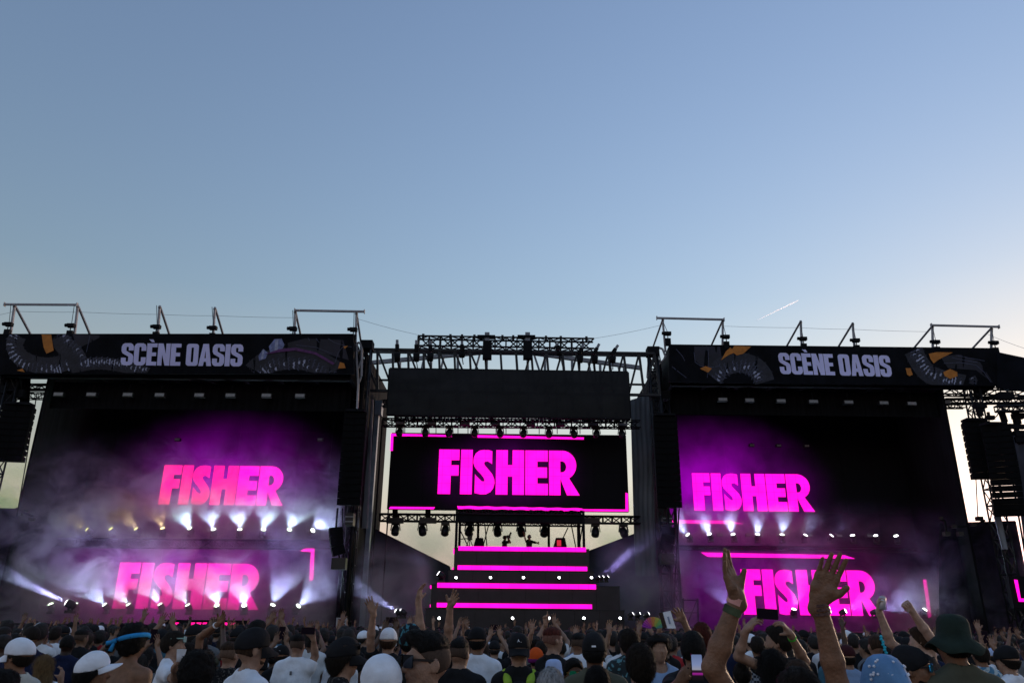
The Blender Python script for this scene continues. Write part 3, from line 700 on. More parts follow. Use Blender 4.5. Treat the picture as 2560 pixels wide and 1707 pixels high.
sheet('tarpaulin_wall', 'tall black masking cloth at the far edge below the tarpaulin', [(2516,1090),(2640,1080),(2660,1590),(2600,1590)], YR - 0.5, M_darktarp)
sheet('tarpaulin_wall', 'slim blue grey sheet beside the outermost speaker column', [(2489,1290),(2503,1290),(2520,1372),(2510,1372)], YR - 0.2, M_tarp, wave=0.01, n=6)

sheet('wing_mask', 'black masking cloth closing the wing below the peach-coloured gap of sky', [(2352,1308),(2540,1302),(2600,1600),(2352,1600)], YR + 2.2, M_drape, cat='masking cloth', wave=0.06)
sheet('wing_mask', 'black masking cloth closing the wing at the smoky outer end', [(-90,1268),(62,1272),(40,1600),(-120,1600)], YL + 2.2, M_drape, cat='masking cloth', wave=0.06)

# ---- speaker columns ----------------------------------------------
def line_array(label, X, Y, ztop, W_, H_, n, bend, yaw=0.0, D=0.7, grp='speaker columns'):
    t = thing('line_array', label, 'speaker column', (X, Y, ztop), grp)
    MB().box((X - W_*0.42, Y - 0.15, ztop + 0.02), (X + W_*0.42, Y + D*0.7, ztop + 0.14)).build('fly_frame', M_black, t)
    h = H_ / n; p = Vector((X, Y, ztop)); a = 0.0
    me = None
    for i in range(n):
        a += R(bend[0] + (bend[1] - bend[0]) * (i / max(1, n-1)) ** 2)
        c = p + Vector((0, 0, -h/2)) if i == 0 else p + Vector((0, math.sin(a) * h/2, -math.cos(a) * h/2))
        if me is None:
            mb = MB()   # trapezoid cabinet with a recessed grille, front at -Y
            w, hh = W_/2, h/2*0.94
            mb.add([(-w,0,-hh),(w,0,-hh),(w*0.86,D,-hh*0.8),(-w*0.86,D,-hh*0.8),(-w,0,hh),(w,0,hh),(w*0.86,D,hh*0.8),(-w*0.86,D,hh*0.8)], [(3,2,1,0),(4,5,6,7),(0,1,5,4),(1,2,6,5),(2,3,7,6),(3,0,4,7)])
            mb.box((-w*0.97, -0.02, -hh*0.86), (-w*0.04, 0.0, hh*0.86)); mb.box((w*0.04, -0.02, -hh*0.86), (w*0.97, 0.0, hh*0.86))
            o = mb.build('cabinet', M_speaker, t); me = o.data
        else: o = link('cabinet', me, t)
        o.matrix_basis = t.matrix_basis.inverted() @ Matrix.Translation(c) @ Matrix.Rotation(yaw, 4, 'Z') @ Matrix.Rotation(a, 4, 'X'); o.matrix_parent_inverse = Matrix()
        p = p + Vector((0, math.sin(a) * h, -math.cos(a) * h))
    return t
def la_px(label, x0, x1, y0, y1, Y, n, bend, yaw=0.0):
    xm = (x0+x1)/2; a, b = at(xm, y0, Y), at(xm, y1, Y)
    return line_array(label, at(xm, (y0+y1)/2, Y).x, Y, a.z, at(x1, y0, Y).x - at(x0, y0, Y).x, a.z - b.z, n, bend, yaw)
la_px('tall straight black speaker column beside the smoky stage and the centre screen', 851, 907, 1030, 1262, YL - 0.6, 14, (0.1, 0.5))
la_px('tall straight black speaker column between the grey tarpaulin and purple screen glow', 1640, 1699, 1040, 1268, YR - 0.4, 14, (0.1, 0.5))
la_px('broad black speaker column cut by the picture edge at the smoky end', -8, 64, 1012, 1152, YL - 0.4, 9, (0.1, 0.6), R(8))
la_px('shorter broad black speaker column beside the peach-coloured gap of sky', 2424, 2486, 1052, 1196, YR - 0.6, 9, (0.1, 0.6), R(-12))
la_px('longest black speaker column curving in at its foot near the far edge', 2480, 2545, 1062, 1290, YR - 1.6, 15, (0.2, 2.6), R(-20))
# small hung monitor stacks by the towers
def small_stack(label, px, py, Y, n, w, h, lean, yaw):
    p = at(px, py, Y); t = thing('speaker_stack', label, 'speaker stack', p, 'small hung speaker stacks')
    MB().bar(p + Vector((0,0.2,1.0)), p + Vector((0,0.2,0)), 0.09).build('hanger', M_black, t)
    c = p.copy()
    for i in range(n):
        a = lean * (0.4 + 0.25*i); M = Matrix.Rotation(yaw, 3, 'Z') @ Matrix.Rotation(a, 3, 'Y')
        c = c + M @ Vector((0,0,-h))
        MB().obox(c + M @ Vector((0,0,h/2)), M @ Vector((w/2,0,0)), M @ Vector((0,0.3,0)), M @ Vector((0,0,h*0.47))).build('cabinet', M_speaker, t)
    q = c + Vector((0.1,0,-0.4)); MB().box((q.x-0.4,q.y-0.25,q.z-0.3),(q.x+0.3,q.y+0.25,q.z+0.25)).build('lamp_box', M_lampbody, t)
    MB().bar(c, q, 0.08).build('hanger', M_black, t)
small_stack('small curved black speaker stack with a lamp hung below the smoky inner column', 838, 1318, YL - 0.2, 3, 0.62, 0.46, -0.35, 0.3)
small_stack('small curved black speaker stack silhouetted against the purple strip', 1674, 1318, YR - 0.5, 3, 0.7, 0.42, 0.35, -0.3)
def gear_box(label, x0, y0, x1, y1, Y):
    a, b = at(x0, y1, Y), at(x1, y0, Y); t = thing('amplifier_crate', label, 'equipment box', ((a.x+b.x)/2, Y, a.z))
    MB().box((a.x, Y, a.z), (b.x, Y+0.6, b.z)).build('case', M_lampbody, t)
    for k in (0.3, 0.7): MB().box((a.x-0.01, Y-0.02, a.z + (b.z-a.z)*k - 0.03), (b.x+0.01, Y, a.z + (b.z-a.z)*k + 0.03)).build('trim_band', M_grey, t)
    MB().bar(((a.x+b.x)/2, Y+0.3, b.z), ((a.x+b.x)/2, Y+0.3, b.z + 1.2), 0.06).build('hanger', M_black, t)
gear_box('dark equipment box fixed to the tower above the curved stack, smoky side', 862, 1282, 884, 1312, YL + 0.2)
gear_box('dark equipment box fixed to the tower above the curved stack, grey wall side', 1658, 1288, 1680, 1312, YR + 0.1)

# ---- crowd barrier in front of the decks -------------------------
bxs = np.arange(-24, 26, 1.25)
def ordw(i):
    tens = ['','','twentieth','thirtieth','fortieth']; teen = ['tenth','eleventh','twelfth','thirteenth','fourteenth','fifteenth','sixteenth','seventeenth','eighteenth','nineteenth']
    k = i + 1
    if k < 10: return ORD[i]
    if k < 20: return teen[k - 10]
    if k % 10 == 0: return tens[k // 10]
    return ['','','twenty','thirty','forty'][k // 10] + '-' + ORD[k % 10 - 1]
proto = None
for i, x in enumerate(bxs):
    if proto is None:
        t = thing('crowd_barrier', 'steel crowd barrier section, first from the left end of the row', 'barrier', (x, 36.6, 0), 'crowd barrier sections')
        mb = MB(); mb.bar((x-0.6,36.6,1.12),(x+0.6,36.6,1.12),0.06).build('top_rail', M_alu, t)
        for sx in (-0.58, 0.58): MB().bar((x+sx,36.6,0),(x+sx,36.6,1.1),0.05).build('upright', M_alu, t)
        MB().box((x-0.56,36.59,0.12),(x+0.56,36.61,1.06)).build('front_panel', M_grey, t)
        proto = t
    else:
        c = copy_tree(proto); c['label'] = 'steel crowd barrier section, %s from the left end of the row' % ordw(i); c.matrix_basis = Matrix.Translation((x, 36.6, 0))
# =================================================================== screens, lamps, booth, smoke
# heavy display letters, cap height 112 units, running x, y down
SPTS = [(47,3),(47,36),(43,33),(36,29),(30,30),(27,33),(28,38),(33,44),(40,52),(48,62),(53,74),(54,84),(51,96),(44,106),(33,111.5),(20,112),(5,109),(5,62),(8,66),(16,74),(22,79.5),(27,80.5),(29,77),(27,71),(20,62),(11,53),(4,44),(0,33),(1,20),(6,9),(15,2),(27,0),(38,0.5)]
def arc(cx, cy, rx, ry, a0, a1, n=10): return [(cx + rx*math.cos(R(a0+(a1-a0)*i/n)), cy + ry*math.sin(R(a0+(a1-a0)*i/n))) for i in range(n+1)]
BIGLETTERS = [
    [[(0,0),(51,0),(51,27),(31,27),(31,40),(50,40),(50,66),(31,66),(31,112),(0,112)]],
    [[(55,0),(84,0),(84,112),(55,112)]],
    [[(86 + x, y) for x, y in SPTS]],
    [[(143,0),(172,0),(172,38),(184,38),(184,0),(213,0),(213,112),(184,112),(184,67),(172,67),(172,112),(143,112)]],
    [[(216,0),(272,0),(272,28),(246,28),(246,43),(270,43),(270,69),(246,69),(246,84),(272,84),(272,112),(216,112)]],
    [[(275,0),(308,0)] + arc(308, 37, 35, 37, -85, 62, 14) + [(350,112),(319,112),(304,74),(303,72),(303,112),(275,112)],
     [(303,27),(308,27)] + arc(308,41,10,14,-80,80,6) + [(308,55),(303,55)]],
]
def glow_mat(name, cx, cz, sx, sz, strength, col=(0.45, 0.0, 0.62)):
    """black LED wall with a soft violet glow painted in as emission behind the lettering, standing for lit smoke"""
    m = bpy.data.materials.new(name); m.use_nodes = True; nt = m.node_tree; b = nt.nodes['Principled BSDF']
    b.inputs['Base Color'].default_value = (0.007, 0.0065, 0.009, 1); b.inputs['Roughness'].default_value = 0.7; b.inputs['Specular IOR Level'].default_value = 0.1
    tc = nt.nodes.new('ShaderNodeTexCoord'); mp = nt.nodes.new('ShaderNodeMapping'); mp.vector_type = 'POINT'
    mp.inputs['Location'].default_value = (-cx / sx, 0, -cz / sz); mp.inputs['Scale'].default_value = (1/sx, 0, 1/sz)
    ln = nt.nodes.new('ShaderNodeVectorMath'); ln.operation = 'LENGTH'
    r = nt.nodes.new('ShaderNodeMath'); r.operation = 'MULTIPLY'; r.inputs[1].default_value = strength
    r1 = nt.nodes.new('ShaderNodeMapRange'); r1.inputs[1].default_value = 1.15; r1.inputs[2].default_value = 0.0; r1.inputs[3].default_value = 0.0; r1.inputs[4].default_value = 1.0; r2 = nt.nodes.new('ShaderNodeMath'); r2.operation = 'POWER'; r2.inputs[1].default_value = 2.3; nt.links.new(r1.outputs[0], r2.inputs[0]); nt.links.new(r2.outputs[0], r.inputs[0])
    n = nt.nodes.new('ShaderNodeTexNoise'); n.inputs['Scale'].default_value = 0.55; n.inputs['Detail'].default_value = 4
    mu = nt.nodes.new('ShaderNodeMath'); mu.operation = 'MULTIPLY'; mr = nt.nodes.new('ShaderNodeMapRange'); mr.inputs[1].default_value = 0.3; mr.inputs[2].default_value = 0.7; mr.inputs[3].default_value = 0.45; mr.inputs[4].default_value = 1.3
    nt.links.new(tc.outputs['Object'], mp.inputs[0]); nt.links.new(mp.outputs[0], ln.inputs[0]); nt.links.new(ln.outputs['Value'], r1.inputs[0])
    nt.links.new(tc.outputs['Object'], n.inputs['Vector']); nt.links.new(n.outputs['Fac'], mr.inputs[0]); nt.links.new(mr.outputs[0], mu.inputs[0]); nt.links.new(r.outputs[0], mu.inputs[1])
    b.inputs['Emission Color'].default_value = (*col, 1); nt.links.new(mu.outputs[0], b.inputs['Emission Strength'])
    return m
M_magL = ledmat('magenta_led_reddish', (1.0, 0.006, 0.24), 0.34)
def screen(name, label, corners, Y, text, strips, tilt, glow, mletter=None, thick=0.25):
    """LED wall: cabinet, letters and light strips; corners (x0,y0,x1,y1) px at depth Y, text (x0,y0,x1,y1) px"""
    x0, y0, x1, y1 = corners; xm, ym = (x0+x1)/2, (y0+y1)/2
    X0, X1 = at(x0, ym, Y).x, at(x1, ym, Y).x; Z0, Z1 = at(xm, y1, Y).z, at(xm, y0, Y).z
    t = thing(name, label, 'led screen', ((X0+X1)/2, Y, Z0))
    gm = M_led
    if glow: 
        g0 = at(glow[0], glow[1], Y); gm = glow_mat('led_wall_painted_glow', g0.x, g0.z, glow[2], glow[3], glow[4])  # violet light around the letters is painted into the panels' emission
    # panels of the wall, each a cabinet with a hairline joint
    nx, nz = max(1, round((X1-X0)/1.9)), max(1, round((Z1-Z0)/1.9)); w, h = (X1-X0)/nx, (Z1-Z0)/nz
    for i in range(nx):
        for j in range(nz):
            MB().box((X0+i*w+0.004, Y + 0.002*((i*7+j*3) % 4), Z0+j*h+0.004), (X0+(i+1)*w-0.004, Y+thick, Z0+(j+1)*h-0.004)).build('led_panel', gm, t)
    MB().box((X0, Y+thick+0.003, Z0), (X1, Y+thick+0.12, Z1)).build('rear_frame', M_black, t)
    if text:
        a, b, c, d = text; A = at(a, (b+d)/2, Y-0.04); B = at(c, (b+d)/2, Y-0.04); up = at((a+c)/2, b, Y).z; dn = at((a+c)/2, d, Y).z
        u = (B.x - A.x)/350.0; v = (up-dn)/112.0
        slope = tilt
        for k, lp in enumerate(BIGLETTERS):
            MB().prism(lp, lambda p, q: Vector((A.x + p*u, Y-0.04, up - q*v + slope*(p*u - 175*u))), Vector((0, 0.03, 0))).build('letter', (mletter or M_mag) if not (mletter and k > 3) else M_mag, t)
    for quad in strips:
        MB().prism([quad], lambda p, q: at(p, q, Y-0.045), Vector((0, 0.035, 0))).build('light_strip', M_mag, t)
    return t
# left stage: upper and lower walls
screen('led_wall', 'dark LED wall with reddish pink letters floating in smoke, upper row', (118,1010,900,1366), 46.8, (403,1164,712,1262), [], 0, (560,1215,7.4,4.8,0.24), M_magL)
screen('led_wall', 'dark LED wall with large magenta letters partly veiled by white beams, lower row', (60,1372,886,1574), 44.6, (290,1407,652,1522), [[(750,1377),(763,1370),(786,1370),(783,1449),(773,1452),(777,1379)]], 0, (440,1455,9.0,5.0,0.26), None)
# right stage
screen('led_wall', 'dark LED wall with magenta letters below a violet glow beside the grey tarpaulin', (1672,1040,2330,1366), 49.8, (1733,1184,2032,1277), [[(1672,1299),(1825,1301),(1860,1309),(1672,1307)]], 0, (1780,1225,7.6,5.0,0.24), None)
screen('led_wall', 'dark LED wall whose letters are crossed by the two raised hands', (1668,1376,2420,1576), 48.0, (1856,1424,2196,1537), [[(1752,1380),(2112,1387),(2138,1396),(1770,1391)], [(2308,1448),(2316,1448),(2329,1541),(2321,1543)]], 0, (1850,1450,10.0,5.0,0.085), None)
screen('led_wall', 'narrow dark LED panel with a magenta L at the far edge', (2528,1440,2640,1520), YR-0.4, None, [[(2536,1448),(2544,1449),(2552,1495),(2600,1497),(2600,1504),(2548,1503)]], 0, None, thick=0.2)
# short floor screen bits at the foot of the smoky stage
fl = thing('floor_light_bar', 'low magenta light bar in pieces at the foot of the smoky stage', 'light bar', at(510, 1566, YL - 1.2))
p0, p1 = at(400, 1570, YL-1.2), at(620, 1550, YL-1.2); MB().box((p0.x, YL-1.2, p0.z), (p1.x, YL-1.05, p1.z)).build('bar_body', M_black, fl)
for q in ([(424,1562),(438,1555),(447,1555),(447,1561)], [(478,1555),(488,1555),(484,1562),(478,1562)], [(491,1555),(504,1555),(501,1561),(494,1561)], [(507,1555),(518,1555),(513,1562),(506,1562)], [(550,1563),(560,1555),(588,1556),(578,1563)]):
    MB().prism([q], lambda a, b: at(a, b, YL-1.22), Vector((0, 0.015, 0))).build('light_piece', M_magL, fl)
# centre screen
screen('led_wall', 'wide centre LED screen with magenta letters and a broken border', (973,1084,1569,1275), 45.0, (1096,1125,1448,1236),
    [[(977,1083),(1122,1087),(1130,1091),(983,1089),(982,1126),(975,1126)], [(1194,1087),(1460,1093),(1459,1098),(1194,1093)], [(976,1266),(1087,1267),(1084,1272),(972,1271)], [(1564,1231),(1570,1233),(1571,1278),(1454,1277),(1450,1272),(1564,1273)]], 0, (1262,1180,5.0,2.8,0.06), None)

# ---- lamps --------------------------------------------------------
def lamp_meshes():
    base = MB().box((-0.2,-0.16,0),(0.2,0.16,0.13)); base.box((-0.16,-0.165,0.03),(0.16,-0.16,0.1))
    yoke = MB().box((-0.21,-0.05,0.13),(0.21,0.05,0.17))
    for s in (-1, 1): yoke.add([(s*0.17,-0.06,0.17),(s*0.21,-0.06,0.17),(s*0.25,-0.05,0.42),(s*0.21,-0.05,0.42),(s*0.17,0.06,0.17),(s*0.21,0.06,0.17),(s*0.25,0.05,0.42),(s*0.21,0.05,0.42)], [(3,2,1,0),(4,5,6,7),(0,1,5,4),(1,2,6,5),(2,3,7,6),(3,0,4,7)])
    head = MB().lathe([(0.09,-0.24),(0.15,-0.2),(0.18,-0.08),(0.2,0.05),(0.19,0.2),(0.17,0.24)], n=14)
    lens = MB().lathe([(0.155,0.241),(0.155,0.25),(0.10,0.275),(0.02,0.285)], n=14)
    return base, yoke, head, lens
_b, _y, _h, _l = lamp_meshes()
def protomesh(mb, name, m, smooth=False):
    o = mb.build(name, m, None, smooth); me = o.data; bpy.data.objects.remove(o); return me
ME_base, ME_yoke = protomesh(_b, 'lamp_base', M_lampbody), protomesh(_y, 'yoke', M_lampbody)
ME_head = protomesh(_h, 'lamp_head', M_lampbody, True)
ME_lens_on = protomesh(_l, 'lens', M_lens, True)
_b, _y, _h, _l = lamp_meshes(); ME_lens_warm = protomesh(_l, 'lens', M_lensw, True)
_b, _y, _h, _l = lamp_meshes(); ME_lens_off = protomesh(_l, 'lens', mat('dark_lens', (0.02,0.02,0.025), 0.1, 0, 0.1, 5), True)
SPOTD = {}
def moving_light(label, P, aim, group, hung=False, on=True, power=0, warm=False, scale=1.0, angle=52, blend=0.5, col=None):
    """P: base contact point; aim: direction of the head; hung lamps hang below P"""
    t = thing('moving_light', label, 'stage light', P, group)
    S = Matrix.Scale(scale, 4); F = Matrix.Rotation(math.pi, 4, 'X') if hung else Matrix()
    def put(name, me, M):
        o = link(name, me, t); o.matrix_parent_inverse = Matrix(); o.matrix_basis = M; return o
    put('lamp_base', ME_base, S @ F)
    aim = Vector(aim).normalized(); yaw = math.atan2(aim.x, -aim.y) * 0.5
    put('yoke', ME_yoke, S @ Matrix.Rotation(yaw, 4, 'Z') @ F)
    c = Vector((0, 0, -0.40 if hung else 0.40))
    q = aim.to_track_quat('Z', 'Y').to_matrix().to_4x4()
    H = S @ Matrix.Translation(c) @ q
    h = put('lamp_head', ME_head, H)
    ln = put('lens', ME_lens_on if (on and not warm) else ME_lens_warm if on else ME_lens_off, H)
    if on and power > 0:
        key = (power, angle, warm, col)
        if key not in SPOTD:
            d = bpy.data.lights.new('beam', 'SPOT'); d.energy = power; d.spot_size = R(angle); d.spot_blend = blend; d.shadow_soft_size = 0.08
            d.color = (1.0, 0.62, 0.34) if warm else (col or (0.52, 0.66, 1.0)); SPOTD[key] = d
        L = bpy.data.objects.new('beam', SPOTD[key]); COL.objects.link(L); L.parent = t
        L.matrix_basis = S @ Matrix.Translation(c + aim * 0.31) @ (-aim).to_track_quat('Z', 'Y').to_matrix().to_4x4()
    return t
def fan(a, toward=-0.35): return (math.sin(R(a)), toward, math.cos(R(a)))
PW = 210
gU = 'lit moving lights in the upper row of the smoky stage'
XU = [222,280,343,406,476,533,598,655,719,775]; AU = [-55,-40,-38,-12,-28,-8,0,18,26,52]
for i, (x, a) in enumerate(zip(XU, AU)):
    y = 1332 + (5 if i > 4 else 2); Y = 45.2
    warm = i < 4; P = at(x, y + 8, Y)
    moving_light('%s lit lamp from the outer end, upper row of the smoky stage' % ORD[i], P, fan(a, -0.55), gU, warm=warm, scale=0.8, power=(0 if i == 1 else 16 if i == 0 else 34 if i < 4 else PW), angle=84)
sh = thing('lamp_shelf', 'dark truss shelf carrying the upper lamp row of the smoky stage', 'truss', at(500, 1350, 45.2))
a, b = at(120, 1342, 45.2), at(850, 1347, 45.2); truss(sh, a - Vector((0,0,.32)), b - Vector((0,0,.32)), 0.45, 0.04, 0.6)
MB().box((a.x, 45.0, a.z - 0.1), (b.x, 45.4, a.z - 0.03)).build('shelf_plank', M_black, sh)
gLw = 'lit moving lights in the lower row of the smoky stage'
XD = [126,187,265,324,402,471,541,609,677,738]; AD = [-20,-15,-42,-40,-32,-30,0,4,22,48]
for i, (x, a) in enumerate(zip(XD, AD)):
    P = at(x, 1524 + 10 + (2 if i > 4 else 0), 42.6); P.z = max(P.z, DECKZ + 0.02)
    moving_light('%s lit lamp from the outer end, lower row of the smoky stage' % ORD[i], P, fan(a, -0.35 if i not in (6,7) else -0.9), gLw, scale=0.8, power=(0 if i < 2 else PW*1.5 if i in (2,3,4,5,8) else PW), angle=(72 if i > 1 else 40))
P = at(174, 1532, 40.3); moving_light('lamp throwing the long bright beam out over the crowd edge', P, Vector((-0.93, -0.25, 0.42)), gLw, power=PW*16, angle=13)
# right stage
gU2 = 'lit moving lights in the upper row of the stage behind the hands'
XU2 = [1725,1777,1836,1895,1956,2012,2076,2135,2193,2245]; AU2 = [-45,-24,-18,0,4,26,36,-15,-18,-25]
for i, (x, a) in enumerate(zip(XU2, AU2)):
    moving_light('%s lit lamp from the inner end, upper row above the clapping hands' % ORD[i], at(x, 1355 + i*0.5, 48.0), fan(a, -0.4), gU2, scale=0.8, power=(0 if i > 6 else PW*0.9 if i < 5 else 60), angle=70)
sh = thing('lamp_shelf', 'dark truss shelf carrying the lamp row above the clapping hands', 'truss', at(1990, 1370, 49.0))
a, b = at(1690, 1362, 48.0), at(2290, 1370, 48.0); truss(sh, a - Vector((0,0,.16)), b - Vector((0,0,.16)), 0.2, 0.03, 0.4)
MB().box((a.x, 47.8, a.z - 0.04), (b.x, 48.2, a.z - 0.01)).build('shelf_plank', M_black, sh)
gL2 = 'lit moving lights in the lower row of the stage behind the hands'
for i, (x, a, pw) in enumerate([(1828,-30,PW),(1985,8,PW),(2108,62,PW),(2186,66,PW),(2310,30,0),(2350,40,PW*.8)]):
    P = at(x, 1545, 46.0); P.z = max(P.z, DECKZ + 0.02)
    moving_light('%s lit lamp from the inner end, lower row behind the clapping hands' % ORD[i], P, fan(a, -0.5), gL2, scale=0.8, power=pw, angle=60)
# grey blinders
M_blindb = M_lampbody
def blinder(label, px, py, Y, w, h, grp, up=0.5):
    p = at(px, py, Y); t = thing('blinder_light', label, 'stage light', p, grp)
    MB().box((p.x-w/2-0.03, Y, p.z-h/2-0.03), (p.x+w/2+0.03, Y+0.22, p.z+h/2+0.03)).build('housing', M_lampbody, t)
    MB().box((p.x-w/2, Y-0.02, p.z-h/2), (p.x+w/2, Y-0.002, p.z+h/2)).build('glass', M_blind, t)
    MB().bar((p.x, Y+0.1, p.z+h/2), (p.x, Y+0.1, p.z+h/2+up), 0.05).build('hanger', M_black, t)
for i, x in enumerate([146,228,319,399,498,576,666,750]): blinder('%s pale grey blinder from the outer end under the serpent banner' % ORD[i], x, 985 + i*0.5, YL+1.0, 0.5, 0.17, 'blinders under the serpent banner')
for i, x in enumerate([1807,1874,1953,2034,2122,2210,2280]): blinder('%s pale grey blinder from the inner end under the other fascia banner' % ORD[i], x, 998 + i*1.7, YR+1.0, 0.5, 0.17, 'blinders under the banner below the contrail')
for i, (x, w) in enumerate([(1880,1),(1947,1),(2017,1)]): blinder('%s faint small lamp in the dark row above the violet glow' % ORD[i], x, 1112+i, 49.0, 0.28, 0.12, 'faint lamps above the violet glow', 0.1)
for i, x in enumerate([443,800]): blinder('%s faint small lamp high in the dark above the smoke' % ORD[i], x, 1098, 46.0, 0.28, 0.12, 'faint lamps above the smoke', 0.1)
for i, x in enumerate([1800,1873,1952,2025,2099,2175,2243]): blinder('%s small grey panel lamp from the inner end on the upper shelf' % ORD[i], x, 1336 + i*0.5, 48.6, 0.32, 0.12, 'small panel lamps over the lamp row', 0.1)
# centre upper lighting truss under the scrim
ct = thing('lighting_truss', 'dark lighting truss with hanging lamps just under the black scrim', 'truss', at(1278, 1066, 43.5))
truss(ct, at(958, 1056, 43.5), at(1600, 1061, 43.5), 0.42, 0.04, 0.5)
truss(ct, at(995, 1046, 44.6), at(1560, 1050, 44.6), 0.3, 0.035, 0.5)
for x in (990,1035,1075,1150,1230,1311,1390,1470,1540): MB().bar(at(x,1030,43.6), at(x,1056,43.6), 0.2, 0.15).build('hanger', M_black, ct)
for i, x in enumerate([1000,1064,1124,1187,1250,1309,1372,1434,1491,1554]):
    moving_light('%s hanging dark lamp from the left below the black scrim' % ORD[i], at(x, 1063 + i*0.5, 43.5), (0.15*math.sin(i*2.1), -0.5, -0.75), 'hanging lamps below the black scrim', hung=True, on=False, scale=1.0)
for i, x in enumerate([1000,1079,1163,1239,1327,1401,1485,1557]): blinder('%s grey blinder from the left on the truss below the black scrim' % ORD[i], x, 1057 + i*0.5, 43.1, 0.46, 0.14, 'blinders below the black scrim', 0.2)
# thin suspension wires under that truss down to the screen
for i, x in enumerate([1012,1090,1145,1170,1240,1265,1348,1393,1450,1482]):
    a, b = at(x, 1066, 44.6), at(x, 1084, 44.9); tag(MB().tube(a, b, 0.025, n=4).build('suspension_wire', M_black), '%s short suspension wire from the left above the centre screen' % ORD[i], 'wire', 'suspension wires above the centre screen')
# second truss below the screen
c2 = thing('lighting_truss', 'dark lighting truss below the centre screen behind the booth roof', 'truss', at(1278, 1306, 46.2))
truss(c2, at(950, 1293, 46.2), at(1600, 1300, 46.2), 0.4, 0.045, 0.55)
for x in (988,1070): MB().bar(at(x,1272,46.1), at(x,1300,46.1), 0.3, 0.2).build('hanger', M_black, c2)
for x in (988,1070,1478): 
    q = at(x, 1299, 45.9); MB().box((q.x-0.5,q.y-0.1,q.z-0.2),(q.x+0.5,q.y+0.1,q.z+0.12)).build('ballast_box', M_lampbody, c2)
for i, x in enumerate([990,1057,1114,1174,1244,1303,1361,1488,1558]):
    moving_light('%s hanging dark lamp from the left below the centre screen' % ORD[i], at(x, 1303 + i*0.6, 46.2), (0.2*math.sin(i*1.7), -0.45, -0.8), 'hanging lamps below the centre screen', hung=True, on=False, scale=1.22)

# ---- stepped booth tower ------------------------------------------
M_tier = mat('tier_black_panel', (0.014, 0.012, 0.017), 0.45, 0, 0.3, 1.5)
bt = thing('stepped_tower', 'stepped black booth tower edged with four magenta light strips', 'stage tower', at(1285, 1590, 40.6))
tiers = [(1077,1550,1462,1525,40.8,4.2,'t3'), (1120,1485,1425,1462,41.8,3.2,'t2'), (1135,1473,1370,1426,42.4,2.6,'t1'), (1062,1562,1522,1585,40.4,4.6,'t4')]
for (x0,x1,y0,y1,Y,D,_) in tiers:
    xm, ym = (x0+x1)/2, (y0+y1)/2; X0, X1 = at(x0,ym,Y).x, at(x1,ym,Y).x; Z0, Z1 = at(xm,y1,Y).z - 0.05, at(xm,y0,Y).z
    n = max(2, round((X1-X0)/1.2)); w = (X1-X0)/n
    MB().box((X0, Y+0.05, Z0), (X1, Y+D, Z1-0.04)).build('tier_body', M_black, bt)
    for i in range(n): MB().box((X0+i*w+0.006, Y, Z0), (X0+(i+1)*w-0.006, Y+0.045, Z1-0.005)).build('front_panel', M_tier, bt)
    MB().box((X0-0.03, Y-0.02, Z1-0.035), (X1+0.03, Y+D, Z1)).build('tier_top', M_deck, bt)
for (x0,x1,y0,y1,Y) in [(1146,1465,1366,1377,42.3),(1144,1468,1414,1425,42.3),(1093,1490,1458,1470,40.7),(1092,1480,1508,1519,40.7)]:
    mb = MB(); pbox(mb, x0, y0, x1, y1, Y, 0.09); mb.build('light_strip', M_mag, bt)
for (x0,x1,y0,y1,Y) in [(1133,1138,1370,1382,42.45),(1131,1136,1418,1424,42.45),(1075,1078,1462,1470,40.85),(1075,1078,1510,1517,40.85)]:
    mb = MB(); pbox(mb, x0, y0, x1, y1, Y, 1.2); mb.build('side_strip', M_mag, bt)
gB = 'lit moving lights on the stepped booth tower'
for i, x in enumerate([1139,1226,1310,1397,1478]):
    moving_light('%s lit lamp from the left on the upper step of the booth tower' % ORD[i], at(x, 1454, 41.3), (0.3*math.sin(i*2+1), -1, 0.5), gB, scale=0.42)
for i, x in enumerate([1098,1280,1373,1460,1549]):
    P = at(x, 1556, 39.9); moving_light('%s lit lamp from the left on the lowest step of the booth tower' % ORD[i], P, (0.3*math.sin(i*2), -1, 0.5), gB, scale=0.42)
moving_light('lit lamp on the outer corner of the step nearest the smoky stage', at(1104, 1456, 41.2), (-0.75, 0.05, 0.5), gB, scale=0.85, power=120, angle=30)
for i, (x, pw) in enumerate([(1494,30),(1504,120),(1516,50)]): moving_light('%s of three clustered lamps throwing a beam up from the booth step' % ORD[i], at(x, 1455, 41.4 - 0.3*i), (0.74, 0.06, 0.62), gB, scale=0.5, power=pw*7, angle=16)
for i, (x, pw) in enumerate([(997,520),(1008,0)]): moving_light('%s floor lamp of the pair blowing a white beam beside the raised arm' % ORD[i], at(x, 1546, 39.6), (-0.8, 0.05, 0.42), gB, scale=0.72, power=pw, angle=24)
for i, (x, pw) in enumerate([(1576,120),(1594,0),(1616,300)]): moving_light('%s floor lamp of three near the rainbow hand fan' % ORD[i], at(x, 1550, 39.8), (0.8, 0.1, 0.42), gB, scale=0.6, power=pw, angle=18)
